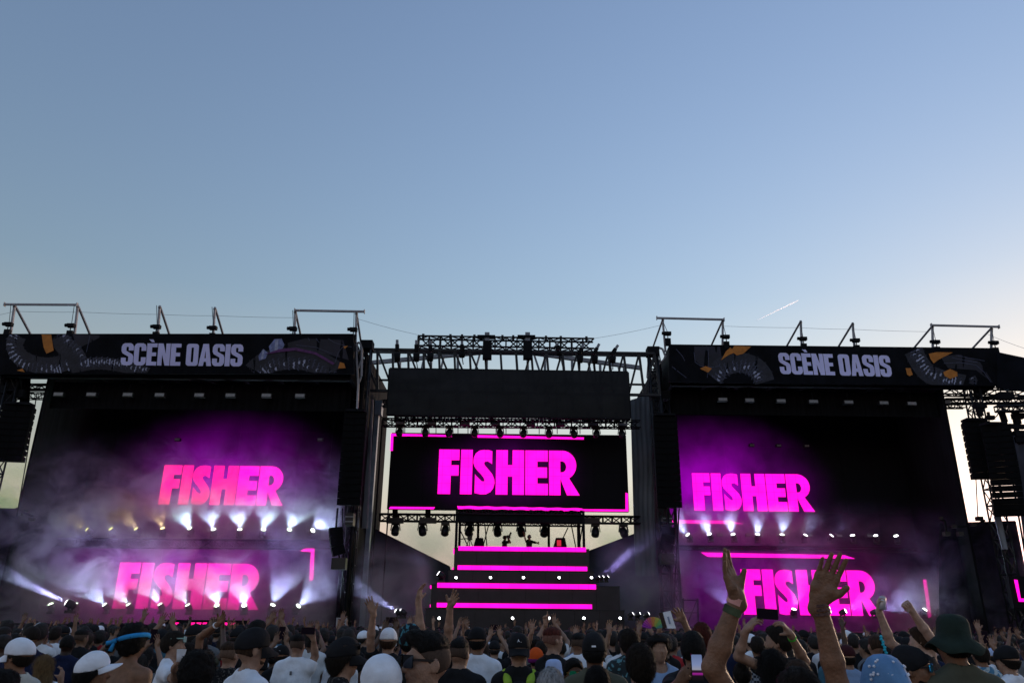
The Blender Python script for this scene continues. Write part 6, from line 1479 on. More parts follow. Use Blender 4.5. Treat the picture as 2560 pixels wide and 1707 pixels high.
p = PER('person in a white cap worn backwards with one arm raised high', 973, 1568, 8.0, skin='light', hair=('short','brown'), shirt=C_black, hat=1.655, hatz=0.03,
    arms={'L': dict(el=(926,1606,7.9), wr=(933,1530,7.8), tip=(912,1478,7.75), n=(0.2,-1,0.1), side=1, hand=OPEN, fine=True, fh=0.006, sh=(0.0,0,0.05))}); c = p.cap(C_white, 180, peak=False); emblem(p, c, [[(-0.028,-0.012),(-0.014,-0.012),(0,-0.012),(0.014,-0.012),(0.028,-0.012),(0.028,0.012),(0.014,0.012),(0,0.012),(-0.014,0.012),(-0.028,0.012)]], C_black, 0.112, 1.70)
PER('person in a plain white beanie filling the foreground', 959, 1632, 3.4, yaw=4, skin='light', hair=('short','dark'), shirt=C_grey, hat=1.63, hatz=0.03).hair('beanie', None, 'beanie', C_white)
p = PER('large-headed man in black sunglasses with a dark quiff, in profile', 1072, 1572, 3.5, yaw=-116, skin='light', hair=('quiff','black'), shirt=C_black, hatz=0.035); p.glasses(G_dark, G_frame, big=1.35)
bd = Field((-0.1,-0.05,1.48), (0.1,0.13,1.66), 0.007); bd.ell((0,0.034,1.585), (0.0645,0.066,0.062), 0.02); bd.plane((0,0,1.585), (0,0.5,0.87)); V, Fc = bd.mesh(); p.child('stubble', mk_mesh('stubble', [(V,Fc,0)], [mat('stubble', (0.12,0.07,0.05), 0.7, 0, 0.2, 60)]), True)
PER('person in a teal and black patterned head wrap', 1027, 1557, 6.2, yaw=-10, skin='tan', hair=('short','black'), shirt=C_black, hat=1.63, hatz=0.03).hair('beanie', None, 'head_wrap', P_wrap)
p = PER('person with both arms high, hidden behind the man in black sunglasses', 1086, 1592, 7.0, skin='light', hair=('short','brown'), shirt=C_black,
    arms={'L': dict(el=(1052,1590,7.0), wr=(1046,1500,7.0), tip=(1052,1456,7.0), n=(1,-0.4,0), side=1, hand=RELAX, fine=True, fh=0.006, sh=(0,0,0.05)), 'R': dict(el=(1120,1592,6.9), wr=(1126,1512,6.8), tip=(1152,1466,6.7), n=(-0.2,-1,0), side=-1, hand=OPEN, fine=True, fh=0.006, sh=(0,0,0.05))})
PER('man with a dark crew cut and black tee beside the black sunglasses', 1150, 1593, 6.2, yaw=18, skin='light', hair=('fade','black'), shirt=C_black, width=1.05, hatz=0.015)
p = PER('man in a plain black cap turned backwards over a white tee', 1194, 1566, 7.6, skin='tan', hair=('short','black'), shirt=C_white, width=1.08, hat=1.655, hatz=0.03); p.cap(C_black, 180, peak=False)
p = PER('man in a backwards black cap with a white striped triangle, lime backpack straps', 1298, 1581, 6.2, skin='light', hair=('fade','dark'), shirt=C_black, sleeve=0, hat=1.655, hatz=0.03); c = p.cap(C_black, 180, drop=0.05, tiltx=0)
emblem(p, c, [[(-0.020,-0.010),(-0.013,-0.012),(-0.010,-0.006),(-0.016,-0.003)], [(-0.008,-0.012),(0.0,-0.012),(0.006,0.002),(-0.002,0.004)], [(0.004,-0.012),(0.013,-0.012),(0.017,-0.004),(0.008,0.016),(0.003,0.014)]], C_white, 0.112, 1.715)
bp = thing('backpack', 'dark backpack with lime shoulder pads on the striped-cap man', 'backpack', p.M @ Vector((0,-0.2,1.0)))
def bpart(name, mb, m):
    o = mb.build(name, m, None, True); o.parent = bp; o.matrix_basis = bp.matrix_basis.inverted() @ p.M; return o
bf = Field((-0.2,-0.38,0.85), (0.2,-0.08,1.45), 0.012); bf.ell((0,-0.2,1.18), (0.15,0.085,0.24), 0.02); bf.ell((0,-0.24,1.08), (0.12,0.07,0.13), 0.02); V, Fc = bf.mesh()
o = bpy.data.objects.new('bag_body', mk_mesh('bag_body', [(V,Fc,0)], [C_black])); COL.objects.link(o); o.parent = bp; o.matrix_basis = bp.matrix_basis.inverted() @ p.M
for s_ in (-1, 1):
    sf = Field((-0.25,-0.2,1.25), (0.25,0.2,1.56), 0.009); sf.cone((s_*0.09,-0.13,1.40), (s_*0.11,-0.02,1.462), 0.034, 0.036, 0.02); sf.cone((s_*0.11,-0.02,1.462), (s_*0.12,0.1,1.40), 0.036, 0.03, 0.02); V, Fc = sf.mesh()
    o = bpy.data.objects.new('shoulder_pad', mk_mesh('shoulder_pad', [(V,Fc,0)], [C_lime])); COL.objects.link(o); o.parent = bp; o.matrix_basis = bp.matrix_basis.inverted() @ p.M
p = PER('person in an orange knitted beanie with a plum rim', 1340, 1616, 8.4, skin='tan', hair=('short','dark'), shirt=C_plum, hat=1.63, hatz=0.03); p.hair('beanie', None, 'beanie', C_orange); p.band(C_plum, 1.60, 1.645, name='beanie_rim', infl=0.014)
PER('grey-haired person close by at the bottom edge', 1376, 1664, 4.7, skin='light', hair=('fringe','grey'), shirt=C_grey, hatz=0.025)
p = PER('person in a pale blue cloth hat behind the grey hair', 1384, 1640, 6.8, skin='light', hair=('short','brown'), shirt=C_grey, hat=1.665, hatz=0.05); p.buckethat(C_sky, brim=0.125, top=0.088, hgt=0.11, drop=0.04, wave=0.006, z=1.668)
p = PER('brown-skinned person wearing round green mirrored glasses, facing the camera', 1434, 1644, 6.0, yaw=168, skin='brown', hair=('short','black'), shirt=C_black, hatz=0.02); p.glasses(G_green, M_gold, big=1.15, roundl=True)
PER('man with a reddish faded haircut turned half aside', 1382, 1566, 7.5, yaw=55, skin='light', hair=('fade','red'), shirt=C_black, sleeve=0, hatz=0.015)
PER('shaven-headed man just behind the orange beanie', 1353, 1601, 8.7, yaw=10, skin='light', hair=('buzz','dark'), shirt=C_black, hatz=0.005)
PER('dark-haired man with a long neck beside the reddish haircut', 1446, 1580, 8.8, yaw=25, skin='tan', hair=('fade','black'), shirt=C_white, hatz=0.015)
p = PER('man in a deep black fitted cap with a tiny white rear mark', 1485, 1579, 5.6, yaw=8, skin='brown', hair=('short','black'), shirt=C_olive, width=1.05, hat=1.655, hatz=0.03); c = p.cap(C_black, 0); emblem(p, c, [rrect(-0.016,-0.006,0.016,0.006,0.001)], C_white, -0.116, 1.682)
PER('head of black hair low at the bottom edge beside green mirrored glasses', 1492, 1662, 5.0, yaw=0, skin='brown', hair=('fringe','black'), shirt=P_leaf, hatz=0.02)
PER('brown-haired person in a navy printed shirt in the foreground', 1598, 1604, 4.8, yaw=-12, skin='light', hair=('fringe','dark'), shirt=P_navyp, hatz=0.025)
p = PER('long-haired person facing the camera with a black headband, pale denim shirt', 1644, 1584, 7.0, yaw=172, skin='light', hair=('long','dark'), shirt=C_denim, fem=True, hatz=0.02); p.band(C_black, 1.70, 1.735, name='headband', infl=0.012)
PER('tall dark-haired person ahead of the brown-haired foreground head', 1572, 1570, 7.6, yaw=-5, skin='tan', hair=('fringe','dark'), shirt=P_leaf, hatz=0.02)
p = PER('black-haired man filming upwards with an upright phone', 1730, 1577, 5.6, yaw=14, skin='tan', hair=('short','black'), shirt=C_black, hatz=0.02,
    arms={'L': dict(el=(1672,1735,5.3), wr=(1700,1702,5.1), tip=(1728,1672,5.0), n=(0.5,0.8,0), side=1, hand=GRIP)})
phone('upright phone with a pale cover showing a bright sky picture', 1743, 1667, 5.0, 0.078, 0.165, yaw=0, scr=M_phonescr)
p = PER('reddish-haired person raising a hand with pink nails', 1752, 1555, 8.2, skin='light', hair=('fringe','red'), shirt=C_black, fem=True, hatz=0.02,
    arms={'L': dict(el=(1730,1600,7.4), wr=(1708,1550,7.3), tip=(1682,1506,7.2), n=(-0.4,-1,0.1), side=-1, hand=dict(curl=(0.12,0.12,0.14,0.18), splay=0.3, thumb=(0.9,0.2)), fine=True, fh=0.006, hw=0.85, sh=(0,0,0.03))})
# -- the two big clapping hands --
p = PER('brown-haired woman with both arms stretched up, clapping, wristbands on', 1990, 1664, 2.95, yaw=0, skin='tan', hair=('fringe','dark'), shirt=C_black, sleeve=0, fem=True, hatz=0.022,
    arms={'L': dict(el=(1782,1668,2.85), wr=(1843,1492,2.8), tip=(1799,1376,2.78), n=(0.72,-0.68,0.12), side=1, fine=True, fh=0.0046, hw=1.02, hand=dict(curl=(0.10,0.10,0.14,0.18), splay=0.03, thumb=(0.42,0.5), sc=1.08), sh=(-0.03,0,0.05)),
          'R': dict(el=(2096,1716,2.85), wr=(2046,1500,2.8), tip=(2092,1376,2.74), n=(-0.25,-1,0.05), side=1, fine=True, fh=0.0046, hw=1.02, hand=dict(curl=(0.05,0.06,0.08,0.12), splay=0.07, thumb=(0.75,0.05), sc=1.18), sh=(0.03,0,0.05))})
p.wristband('L', 0.90, C_pinkb, 0.028, 0.006); p.wristband('L', 0.76, C_greenb, 0.030, 0.005)
for k in range(3): p.wristband('R', 0.84 + 0.05*k, C_bead, 0.011, 0.008, 'bracelet')
# more people around the hands
p = PER('man in profile filming with a phone held sideways, green wristband', 1942, 1562, 6.4, yaw=-62, skin='light', hair=('short','dark'), shirt=C_black, hatz=0.02,
    arms={'R': dict(el=(2012,1652,6.2), wr=(1974,1582,6.0), tip=(1948,1546,5.95), n=(-1,0,0.2), side=1, hand=GRIP, fine=True, fh=0.006, hw=0.9), 'L': dict(el=(1846,1640,6.1), wr=(1866,1574,6.0), tip=(1894,1540,5.95), n=(1,0,0), side=1, hand=GRIP, fine=True, fh=0.006, hw=0.9)})
p.wristband('R', 0.82, C_neon, 0.016, 0.006)
phone('black phone held sideways high between the clapping hands', 1919, 1534, 5.95, 0.172, 0.082, roll=3, scr=M_phonescr2)
PER('person with smooth long black hair between the clapping arms', 1926, 1621, 4.8, skin='tan', hair=('long','black'), shirt=C_black, fem=True, hatz=0.02)
PER('person with brown hair in a bun below the raised forearm', 1852, 1642, 6.6, yaw=10, skin='light', hair=('bun','dark'), shirt=C_black, fem=True, hatz=0.05)
PER('short-haired person in a grey checked shirt', 1892, 1589, 9.0, skin='tan', hair=('short','dark'), shirt=P_plaid, hatz=0.02)
p = PER('person in a small white cap near the checked shirt', 1876, 1583, 11.5, yaw=-20, skin='light', hair=('short','dark'), shirt=C_white, hat=1.655, hatz=0.03); p.cap(C_white, 0)
PER('brown-haired person peeping up behind the foreground clapping woman', 1992, 1648, 4.6, skin='tan', hair=('short','brown'), shirt=C_grey, hatz=0.02)
p = PER('person in a dark maroon cap right of the raised forearm', 2114, 1610, 8.0, yaw=8, skin='light', hair=('short','dark'), shirt=C_denim, hat=1.655, hatz=0.03); p.cap(C_maroon, 180, peak=False)
p = PER('person with a bright blue braid hanging from parted hair', 2186, 1584, 8.3, skin='light', hair=('buzz','brown'), shirt=C_black, fem=True, hatz=0.01, sleeve=0)
mb = MB(); 
for k in range(12): a = k/11; mb.lathe([(0.004,-0.018),(0.017,-0.008),(0.019,0.004),(0.004,0.018)], c=(0.02+0.03*a+0.004*(-1)**k, -0.105-0.03*math.sin(a*2.5), 1.735-0.30*a), n=8)
p.on('braid', mb, mat('blue_braid', (0.02,0.45,0.60), 0.6, 0, 0.3, 60), smooth=True)
p = PER('pale bare-armed man with both arms up, one hand gripping a can', 2298, 1566, 7.3, yaw=-48, skin='pale', hair=('short','brown'), shirt=C_black, sleeve=0, hatz=0.02,
    arms={'L': dict(el=(2226,1606,7.1), wr=(2198,1528,7.0), tip=(2192,1486,6.95), n=(0.8,-0.5,0), side=1, hand=GRIP, fine=True, fh=0.006, sh=(0,0,0.04)), 'R': dict(el=(2322,1588,7.2), wr=(2276,1522,7.1), tip=(2256,1500,7.05), n=(-0.3,-1,0), side=-1, hand=FIST, fine=True, fh=0.006, sh=(0,0,0.04))})
cn = thing('drink_can', 'pale can held high against the last magenta letter', 'can', at(2204,1520,6.95*KD)); q = at(2206,1507,6.95*KD)
MB().lathe([(0.024,-0.062),(0.031,-0.055),(0.031,0.05),(0.025,0.06)], c=q, n=16, M=Matrix.Rotation(0.18,3,'Y')).build('can_wall', mat('can_metal', (0.5,0.5,0.55), 0.35, 0.6), cn, True); MB().lathe([(0.024,0.061),(0.022,0.063)], c=q, n=16, M=Matrix.Rotation(0.18,3,'Y')).build('can_lid', M_alu, cn)
p = PER('person in a light blue bucket hat with white star dots, foreground', 2204, 1636, 2.95, skin='light', hair=('fringe','brown'), shirt=C_denim, fem=True, hat=1.665, hatz=0.05); ht = p.buckethat(cloth('washed_denim', (0.13,0.27,0.48), 0.25), brim=0.142, top=0.092, hgt=0.135, drop=0.085, wave=0.004, seed=1, z=1.672, dome=True)
rs = random.Random(3)
for k in range(64):
    a = rs.random()*6.283; zz = rs.choice([0.012,0.035,0.06,0.085,-0.03,-0.055,0.11])+rs.uniform(-.006,.006)
    pz = sorted([(q[1], q[0]) for q in p.prof[1:8]]); rad = float(np.interp(zz, [q[0] for q in pz], [q[1] for q in pz])); tz_ = 0.15+max(0, zz-0.03)*14 if zz > 0 else 0.6
    nr = Vector((math.cos(a)*0.93, math.sin(a)*1.08, tz_)).normalized(); c = Vector((rad*math.cos(a)*0.93, rad*math.sin(a)*1.08-0.005, 1.672+zz)) + nr*0.005
    u = nr.cross(Vector((0,0,1))).normalized(); v = nr.cross(u); P5 = [(0.0062*math.cos(i*0.6283+a)*(1 if i % 2 else 0.62), 0.0062*math.sin(i*0.6283+a)*(1 if i % 2 else 0.62)) for i in range(10)]
    o = bpy.data.objects.new('star_patch', protomesh(MB().prism([P5], lambda x, y: c + u*x + v*y, nr*-0.006), 'star_patch', C_white)); COL.objects.link(o); o.parent = ht
p = PER('bearded man in a black beanie and blue mirrored sunglasses', 2272, 1610, 4.6, yaw=118, skin='tan', hair=('short','black'), shirt=C_black, hat=1.63, hatz=0.03, tilt=3); p.hair('beanie', None, 'beanie', C_black); p.glasses(G_blue, G_frame, big=1.1)
bd = Field((-0.1,-0.05,1.46), (0.1,0.13,1.66), 0.007); bd.ell((0,0.036,1.58), (0.067,0.07,0.068), 0.02); bd.plane((0,0,1.595), (0,0.4,0.916)); bd.noise(0.004, 70); V, Fc = bd.mesh(); p.child('beard', mk_mesh('beard', [(V,Fc,0)], [hairmat('black')]), True)
p = PER('broad man in a dark green bucket hat and olive tee', 2372, 1537, 4.6, yaw=-4, skin='tan', hair=('short','dark'), shirt=C_olive, width=1.12, hat=1.665, hatz=0.05); p.buckethat(C_green, brim=0.162, top=0.086, hgt=0.125, drop=0.07, wave=0.02, seed=2.2, tilt=5, z=1.675)
p.on('neck_cord', MB().path([Vector((0.085*math.cos(a)*1.0, 0.075*math.sin(a)-0.01, 1.452-0.012*math.sin(a))) for a in [2*math.pi*i/20 for i in range(21)]], 0.004), C_black, headpart=False)
PER('person in a blue floral shirt beyond the green bucket hat', 2446, 1608, 8.4, skin='tan', hair=('short','dark'), shirt=P_floral, hatz=0.02)
p = PER('person in a plain black cap over a white top near the far edge', 2511, 1611, 6.8, yaw=-25, skin='light', hair=('short','dark'), shirt=C_white, hat=1.655, hatz=0.03); p.cap(C_black, 180, peak=False)
p = PER('person in a small silvery cap beyond the blue floral shirt', 2478, 1618, 11.0, skin='light', hair=('short','dark'), shirt=C_white, hat=1.655, hatz=0.03); p.cap(C_sky, 180, peak=False)
p = PER('person stretching one arm up across the beams, white wristband', 474, 1606, 7.9, yaw=20, skin='tan', hair=('short','dark'), shirt=C_black, hatz=0.02, arms={'R': dict(el=(500,1592,7.8), wr=(549,1556,7.6), tip=(572,1522,7.5), n=(-0.3,-1,0), side=-1, hand=OPEN, fine=True, fh=0.006, sh=(0,0,0.03))}); p.wristband('R', 0.8, C_white, 0.02, 0.006)
p = PER('person pointing one finger straight up before the lowest step', 1372, 1600, 10.5, skin='light', hair=('short','brown'), shirt=C_black, arms={'L': dict(el=(1362,1598,10.4), wr=(1364,1556,10.3), tip=(1363,1530,10.3), n=(0,-1,0), side=1, hand=dict(curl=(0.02,1.3,1.35,1.35), splay=0.03, thumb=(0.5,0.8)), fine=True, fh=0.0075, sh=(0.1,0,0.05))})
p = PER('person spreading five fingers wide in the air before the steps', 1338, 1598, 10.8, skin='light', hair=('short','dark'), shirt=C_grey, arms={'L': dict(el=(1322,1604,10.7), wr=(1330,1576,10.6), tip=(1330,1550,10.6), n=(0,-1,0), side=1, hand=dict(curl=(0.05,0.05,0.05,0.05), splay=0.45, thumb=(1.0,0.1)), fine=True, fh=0.0075, sh=(0,0,0.05))})
# rainbow hand fan and white placard
fn = thing('hand_fan', 'open rainbow coloured folding fan in front of the booth steps', 'fan', at(1634,1575,9.5)); q = at(1634,1572,9.5); n = 14
cols = [(0.35,0.05,0.45),(0.5,0.08,0.4),(0.6,0.15,0.2),(0.65,0.3,0.1),(0.5,0.5,0.1),(0.25,0.5,0.15),(0.12,0.35,0.3)]
for i in range(n):
    a0, a1 = R(172-164*i/n), R(172-164*(i+1)/n); r0, r1 = 0.03, 0.135; am = (a0+a1)/2
    c = cols[int(abs(i-n*0.55)/n*1.8*6) % 7] if False else cols[min(6, int(i/n*7))]
    MB().add([q+Vector((r0*math.cos(a0),0,r0*math.sin(a0))), q+Vector((r1*math.cos(a0),0,r1*math.sin(a0))), q+Vector((r1*math.cos(am),-0.012,r1*math.sin(am))), q+Vector((r1*math.cos(a1),0,r1*math.sin(a1))), q+Vector((r0*math.cos(a1),0,r0*math.sin(a1))), q+Vector((r0*math.cos(am),-0.006,r0*math.sin(am)))], [(0,1,2,5),(5,2,3,4)]).build('fan_leaf', mat('fan_%d' % min(6,int(i/n*7)), c, 0.6), fn)
pl = thing('placard', 'white tilted card with a dark strip held up next to the rainbow fan', 'card', at(1665,1572,7.8))
for name, qd, m in (('dark_strip', [(1648,1531),(1657,1530),(1668,1568),(1658,1570)], M_phone), ('white_card', [(1657,1530),(1676,1526),(1690,1570),(1668,1570)], C_white), ('blue_scrawl', [(1668,1541),(1672,1540),(1677,1558),(1673,1559)], cloth('scrawl', (0.25,0.3,0.42)))):
    MB().prism([qd], lambda a, b: at(a, b, 7.8 if name != 'blue_scrawl' else 7.79), Vector((0,0.02 if name != 'blue_scrawl' else 0.004,0))).build(name, m, pl)
FILMERS = []
for (x, y, d, w, h, lab) in [(304,1571,12,0.075,0.15,'upright phone above the crowd ahead of the blue bandana'),(383,1590,8.5,0.08,0.16,'upright dark phone beside the blue bandana'),(705,1582,9.5,0.08,0.16,'upright dark phone ahead of the black cap with white oval'),(978,1549,10,0.15,0.075,'sideways phone held up ahead of the backwards white cap'),(1238,1567,11,0.15,0.075,'sideways phone held up ahead of the plain white tee'),(2463,1592,9.5,0.08,0.16,'upright black phone held up beyond the green bucket hat'),(2530,1570,14,0.08,0.17,'upright black phone highest near the far edge'),(2494,1575,15,0.16,0.1,'sideways phone over heads near the far edge')]:
    phone(lab, x, y, d, w, h, scr=M_phonescr2); d *= KD; P = at(x, y, d); HEROES.append((x, d-0.3)); FILMERS.append((P, d, lab))
# =================================================================== the rest of the crowd
def randskin():
    m = bpy.data.materials.new('crowd_skin'); m.use_nodes = True; nt = m.node_tree; p = nt.nodes['Principled BSDF']; p.inputs['Roughness'].default_value = 0.55
    oi = nt.nodes.new('ShaderNodeObjectInfo'); r = nt.nodes.new('ShaderNodeValToRGB'); e = r.color_ramp.elements; e[0].position = 0; e[0].color = (0.06,0.03,0.018,1); e[1].position = 1; e[1].color = (0.32,0.19,0.13,1); x = e.new(0.35); x.color = (0.20,0.105,0.064,1)
    nt.links.new(oi.outputs['Random'], r.inputs[0]); nt.links.new(r.outputs[0], p.inputs['Base Color']); return m
M_cskin = randskin(); M_cshirt = mat('crowd_shirt', (0.1,0.1,0.1), 0.85, 0, 0.15, 9, 0.3, 22, 0.15, objcol=True)
M_chair = mat('crowd_hair', (0.014,0.010,0.008), 0.6, 0, 0.5, 40, 0.8, 120); M_chairb = mat('crowd_hair_brown', (0.05,0.028,0.016), 0.6, 0, 0.5, 40, 0.8, 120); M_ccapw = C_white; M_ccapb = C_black
def crowd_proto(hk, hm, fem, pose, seed, h=0.022, legsz=True):
    """one light continuous figure; pose: 'down','one','both','phone'"""
    rnd = random.Random(seed); sw = 0.145 if fem else 0.165
    arms_ = []
    for s in (-1, 1):
        sh = Vector((s*sw,-0.01,1.395)); up = pose == 'both' or (pose == 'one' and s == (1 if seed % 2 else -1)) or pose == 'phone'
        if not up: el, wr, tip = Vector((s*(sw+0.06),-0.03,1.11)), Vector((s*(sw+0.03),0.10,0.88)), None
        elif pose == 'phone': el, wr, tip = Vector((s*(sw+0.11),0.16,1.55)), Vector((s*0.085,0.28,1.84)), Vector((s*0.055,0.29,1.99))
        else: el, wr, tip = Vector((s*(sw+0.08+0.06*rnd.random()),0.05,1.62+0.05*rnd.random())), Vector((s*(sw+0.02+0.12*rnd.random()),0.05,1.88)), None
        if up and tip is None: tip = wr + Vector((s*0.03*(rnd.random()-0.3),0.03,0.17))
        arms_.append((s, sh, el, wr, tip))
    top = 2.12 if pose in ('one','both') else 1.9
    F = Field((-0.42,-0.22,0.78), (0.42,0.42,top), h); torso(F, 1, fem); head(F, fem)
    for s, sh, el, wr, tip in arms_:
        arm(F, sh, el, wr, hw=1.0)
        if tip is None: F.ell(wr+Vector((0,0.01,-0.07)), (0.03,0.04,0.075), 0.02)
    chunks = [(*F.mesh(), 0)]
    for s, sh, el, wr, tip in arms_:
        if tip is not None:
            ps = [wr, tip]; G = Field([min(q[i] for q in ps)-0.1 for i in range(3)], [max(q[i] for q in ps)+0.1 for i in range(3)], max(0.008, h*0.42))
            G.cone(wr.lerp(el, 0.25), wr, 0.033, 0.028, 0.02); hand(G, wr, tip-wr, Vector((-s*0.5,-1,0)), s if s > 0 else 1, curl=(0.15,0.2,0.2,0.3), splay=0.3); chunks.append((*G.mesh(), 0))
    S = Field((-0.42,-0.2,0.78), (0.42,0.3,1.75), h); torso(S, 1, fem, 0.020, neck=False)
    for s, sh, el, wr, tip in arms_: d_ = (el-sh).normalized(); c = sh.lerp(el, 0.6); S.cone(sh, c+d_*0.03, 0.068, 0.068, 0.03, clip=(c, d_))
    S.plane((0,0,0.82), (0,0,-1)); S.noise(0.006, 7, seed); S.cone((0,-0.012,1.40), (0,0.012,1.6), 0.075, 0.08, 0, mode='sub'); _sv_, _sf = S.mesh(); chunks.append((smoothed(_sv_, _sf, 2), _sf, 1))
    Hh = Field((-0.15,-0.2,1.2 if hk == 'long' else 1.48), (0.15,0.17,1.84), min(h, 0.014)); hairfield(Hh, hk, seed*1.3); _hv, _hf = Hh.mesh(); chunks.append((_hv, _hf, 2))
    if hk in STR and h < 0.03: chunks.append((*strands(_hv, _hf, 700, STR[hk][1]*1.1, 0.0028, combflow(hk), seed, 0.35), 2))
    if hk == 'fade': Hb = Field((-0.15,-0.2,1.5), (0.15,0.17,1.8), min(h, 0.014)); hairfield(Hb, 'buzz'); chunks.append((*Hb.mesh(), 2))
    if hk in ('cap',):
        Hu = Field((-0.15,-0.2,1.5), (0.15,0.17,1.8), min(h, 0.014)); hairfield(Hu, 'short', seed); Hu.plane((0,0,1.650), (0,-0.12,0.993)); chunks.append((*Hu.mesh(), 4))
    if legsz: L = Field((-0.24,-0.2,-0.01), (0.24,0.24,0.86), 0.045); legs(L); L.ell((0,-0.01,0.9), (0.165,0.118,0.14), 0.05); chunks.append((*L.mesh(), 3))
    return mk_mesh('person', chunks, [M_cskin, M_cshirt, hm, C_pants, M_chair])
PROTOS = []
spec = [('short',M_chair,False,'down','short dark hair'), ('fade',M_chair,False,'down','dark faded haircut'), ('long',M_chair,True,'down','long dark hair'), ('cap',C_black,False,'down','black cap'), ('cap',C_white,False,'down','white cap'),
        ('long',M_chairb,True,'down','long brown hair'), ('short',M_chairb,False,'one','brown hair, one arm up'), ('short',M_chair,False,'one','dark hair, one arm up'), ('bun',M_chair,True,'both','tied hair, both arms up'), ('short',M_chair,False,'both','dark hair, both arms up'),
        ('cap',C_black,False,'phone','black cap filming overhead'), ('long',M_chair,True,'phone','long hair filming overhead'), ('curly',M_chair,False,'down','curly dark hair'), ('fringe',M_chair,True,'one','bobbed hair, one arm up')]
for i, (hk, hm, fem, pose, desc) in enumerate(spec): PROTOS.append((crowd_proto(hk, hm, fem, pose, i+1), desc, pose))
SHIRTS = [((0.012,0.012,0.014),'black',9), ((0.70,0.71,0.74),'white',4), ((0.015,0.02,0.055),'navy',3), ((0.15,0.155,0.165),'grey',3), ((0.40,0.03,0.035),'red',1), ((0.06,0.16,0.22),'teal',1), ((0.10,0.10,0.07),'olive',2), ((0.45,0.30,0.25),'salmon',1), ((0.25,0.35,0.55),'pale blue',1), ((0.33,0.18,0.11),'tan',1)]
SW = [s[2] for s in SHIRTS]
rc = random.Random(5); cand = []
Yr = 9.2
while Yr < 36.0:
    half = Yr*0.70 + 1.0; step = 0.62 if Yr < 20 else 0.7
    x = -half + rc.random()*step
    while x < half:
        cand.append((x + rc.uniform(-0.14,0.14), Yr + rc.uniform(-0.22,0.22))); x += step*rc.uniform(0.8,1.35)
    Yr += 0.66 if Yr < 20 else 0.8
def topx(x, y, z):
    q = CM.inverted() @ Vector((x, y, z)); return 1280 + FPX*q.x/-q.z
heropos = [(at(px, 1600, d).x, d, px) for px, d in HEROES]
keep = []
for (x, y) in cand:
    px = topx(x, y, 1.7); ok = True
    for hx, hd, hpx in heropos:
        if (hx-x)**2 + (hd-y)**2 < 0.30: ok = False; break
        if y < hd and abs(px-hpx) < 30: ok = False; break
    if ok: keep.append((x, y, px))
keep.sort(key=lambda q: q[1])
NIND = 300 - len(HEROES)
zones = lambda px: 'before the smoky stage' if px < 850 else 'before the booth tower' if px < 1640 else 'beyond the clapping hands'
vis = [q for q in keep if -40 < q[2] < 2600]
LAB = []
ind = vis[:NIND]; rest = vis[NIND:]
for i, (x, y, px) in enumerate(ind):
    pr = rc.choices(range(len(PROTOS)), weights=[7,6,6,4,0.7,4,0.7,1.0,0.4,0.5,0.9,0.9,3,0.4])[0]
    me, desc, pose = PROTOS[pr]; sh = rc.choices(SHIRTS, weights=SW)[0]
    o = link('person', me); H = rc.gauss(1.69, 0.06) if pr not in (2,5,8,11,13) else rc.gauss(1.60, 0.055); H = min(H, 1.77); sc_ = H/1.765
    o.matrix_basis = Matrix.Translation((x, y, 0)) @ Matrix.Rotation(R(rc.gauss(0, 16)), 4, 'Z') @ Matrix.Scale(sc_, 4)
    o.color = (*sh[0], 1)
    band = 'nearer' if y < 13 else 'midway' if y < 18 else 'farther'
    LAB.append((o, '%s shirt, %s, %s %s' % (sh[1], desc, band, zones(px)), px))
byl = {}
for o, lab, px in LAB: byl.setdefault(lab, []).append((px, o))
for lab, L in byl.items():
    L.sort(key=lambda q: q[0])
    for k, (px, o) in enumerate(L):
        tag(o, lab + (', %s from left' % ordw(k) if len(L) > 1 else ''), 'person', 'people packed in the crowd')
for k, (P, d, lab) in enumerate(FILMERS):
    pr = (10, 11)[k % 2]; me, desc, pose = PROTOS[pr]; o = link('person', me); s_ = P.z/1.975
    o.matrix_basis = Matrix.Translation((P.x, d-0.29*s_, 0)) @ Matrix.Scale(s_, 4); o.color = (*SHIRTS[(0,3,2,0)[k % 4]][0], 1)
    tag(o, 'person holding up the ' + lab, 'person', 'people packed in the crowd')
# the mass of heads farther on reads as one crowd
LOW = [crowd_proto(hk, hm, fem, pose, i+31, h=0.034, legsz=False) for i, (hk, hm, fem, pose, _) in enumerate(spec)]
LD = []
for me in LOW:
    V = np.empty(len(me.vertices)*3, np.float32); me.vertices.foreach_get('co', V); Fi = np.empty(len(me.polygons)*4, np.int32); me.loops.foreach_get('vertex_index', Fi); mi = np.empty(len(me.polygons), np.int32); me.polygons.foreach_get('material_index', mi)
    LD.append((V.reshape(-1,3), Fi.reshape(-1,4), mi))
fm = [skinmat('tan'), skinmat('light'), C_black, C_white, C_navy, C_grey, M_chair, M_chairb, C_red]
chunks = []
for (x, y, px) in rest:
    k = rc.choices(range(len(LD)), weights=[7,6,6,4,0.9,4,0.6,0.8,0.3,0.45,0.4,0.4,3,0.35])[0]; V, Fi, mi = LD[k]
    a = R(rc.gauss(0, 16)); H = min(1.74, rc.gauss(1.62, 0.065)); s_ = H/1.765; c, sn = math.cos(a)*s_, math.sin(a)*s_
    V2 = np.stack([V[:,0]*c - V[:,1]*sn + x, V[:,0]*sn + V[:,1]*c + y, V[:,2]*s_], 1)
    sk_, sh_, ha_ = rc.choice([0,0,1]), rc.choices([2,3,4,5,8], weights=[6,2,2,2,0.5])[0], 3 if spec[k][1] is C_white else 2 if spec[k][1] is C_black else 7 if spec[k][1] is M_chairb else 6
    lut = np.array([sk_, sh_, ha_, 2, 6], np.int32); chunks.append((V2, Fi, lut[mi]))
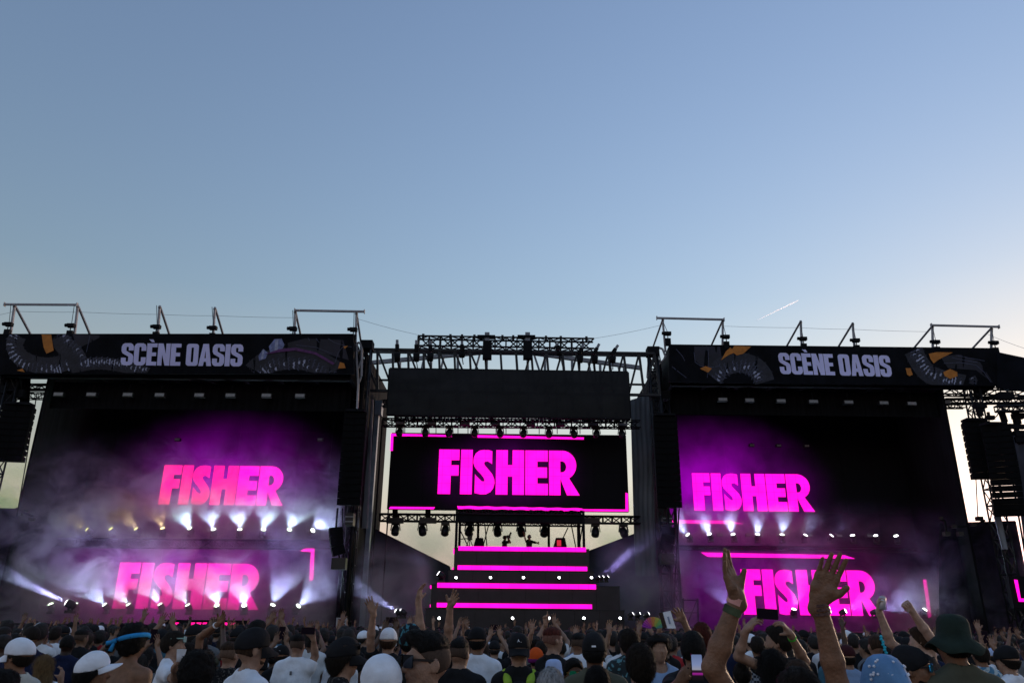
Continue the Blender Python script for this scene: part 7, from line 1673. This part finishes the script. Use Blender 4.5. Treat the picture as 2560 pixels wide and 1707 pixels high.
if chunks:
    o = link('crowd', mk_mesh('crowd', chunks, fm)); tag(o, 'mass of small heads and hands in front of the stages', 'crowd', kind='stuff')
# performers on the booth
def performer(label, px, py, d, yaw, shirt, arms_, hat=None):
    p = Person(label, px, py, d, yaw=yaw, skin='tan', hair=('short','black'), shirt=shirt, arms=arms_, h=0.016)
    P = at(px, py, d); f = zf if True else 0
    p.sc = 1.0; p.o.matrix_basis = Matrix.Translation((P.x, d, P.z-1.77)) @ Matrix.Rotation(R(-yaw),4,'Z'); return p
_sv = Person.loc
def mkperf(label, px, py, d, yaw, shirt, L, Rr, hat):
    P = at(px, py, d); M = Matrix.Translation((P.x, d, P.z-1.77)) @ Matrix.Rotation(R(-yaw),4,'Z')
    Person.loc = lambda s, p: (M.inverted() @ (at(*p)))
    ar = {}
    if L: ar['L'] = L
    if Rr: ar['R'] = Rr
    p = Person(label, px, py, d, yaw=yaw, skin='tan', hair=('short','black'), shirt=shirt, arms=ar, h=0.015)
    Person.loc = _sv
    p.o.matrix_basis = M
    if hat: p.cap(hat, 0)
    return p
dj = mkperf('performer in dark clothes with one arm up behind the booth table', 1323, 1336, 44.2, 150, C_black, dict(el=(1346,1357,43.9), wr=(1346,1354,43.6)), dict(el=(1314,1350,44.1), wr=(1310,1334,44.0), tip=(1309,1331,44.0), hand=OPEN), C_grey)
cmn = mkperf('camera operator raising a video camera beside the performer', 1262, 1338, 44.4, 60, C_black, dict(el=(1272,1352,44.3), wr=(1270,1344,44.2)), dict(el=(1276,1356,44.2), wr=(1272,1345,44.1)), None)
vc = thing('video_camera', 'small video camera held to the eye on the booth', 'camera', at(1272,1342,44.0)); q = at(1272,1341,44.0)
MB().box((q.x-0.12,q.y-0.1,q.z-0.08),(q.x+0.1,q.y+0.1,q.z+0.08)).build('camera_body', M_lampbody, vc); MB().tube(q+Vector((0.05,0,0.08)), q+Vector((0.12,0,0.24)), 0.05, n=6).build('microphone', M_lampbody, vc); MB().lathe([(0.05,0),(0.06,0.1)], c=q+Vector((-0.12,0,0)), M=Matrix.Rotation(-math.pi/2,3,'Y'), n=8).build('lens_barrel', M_lampbody, vc)
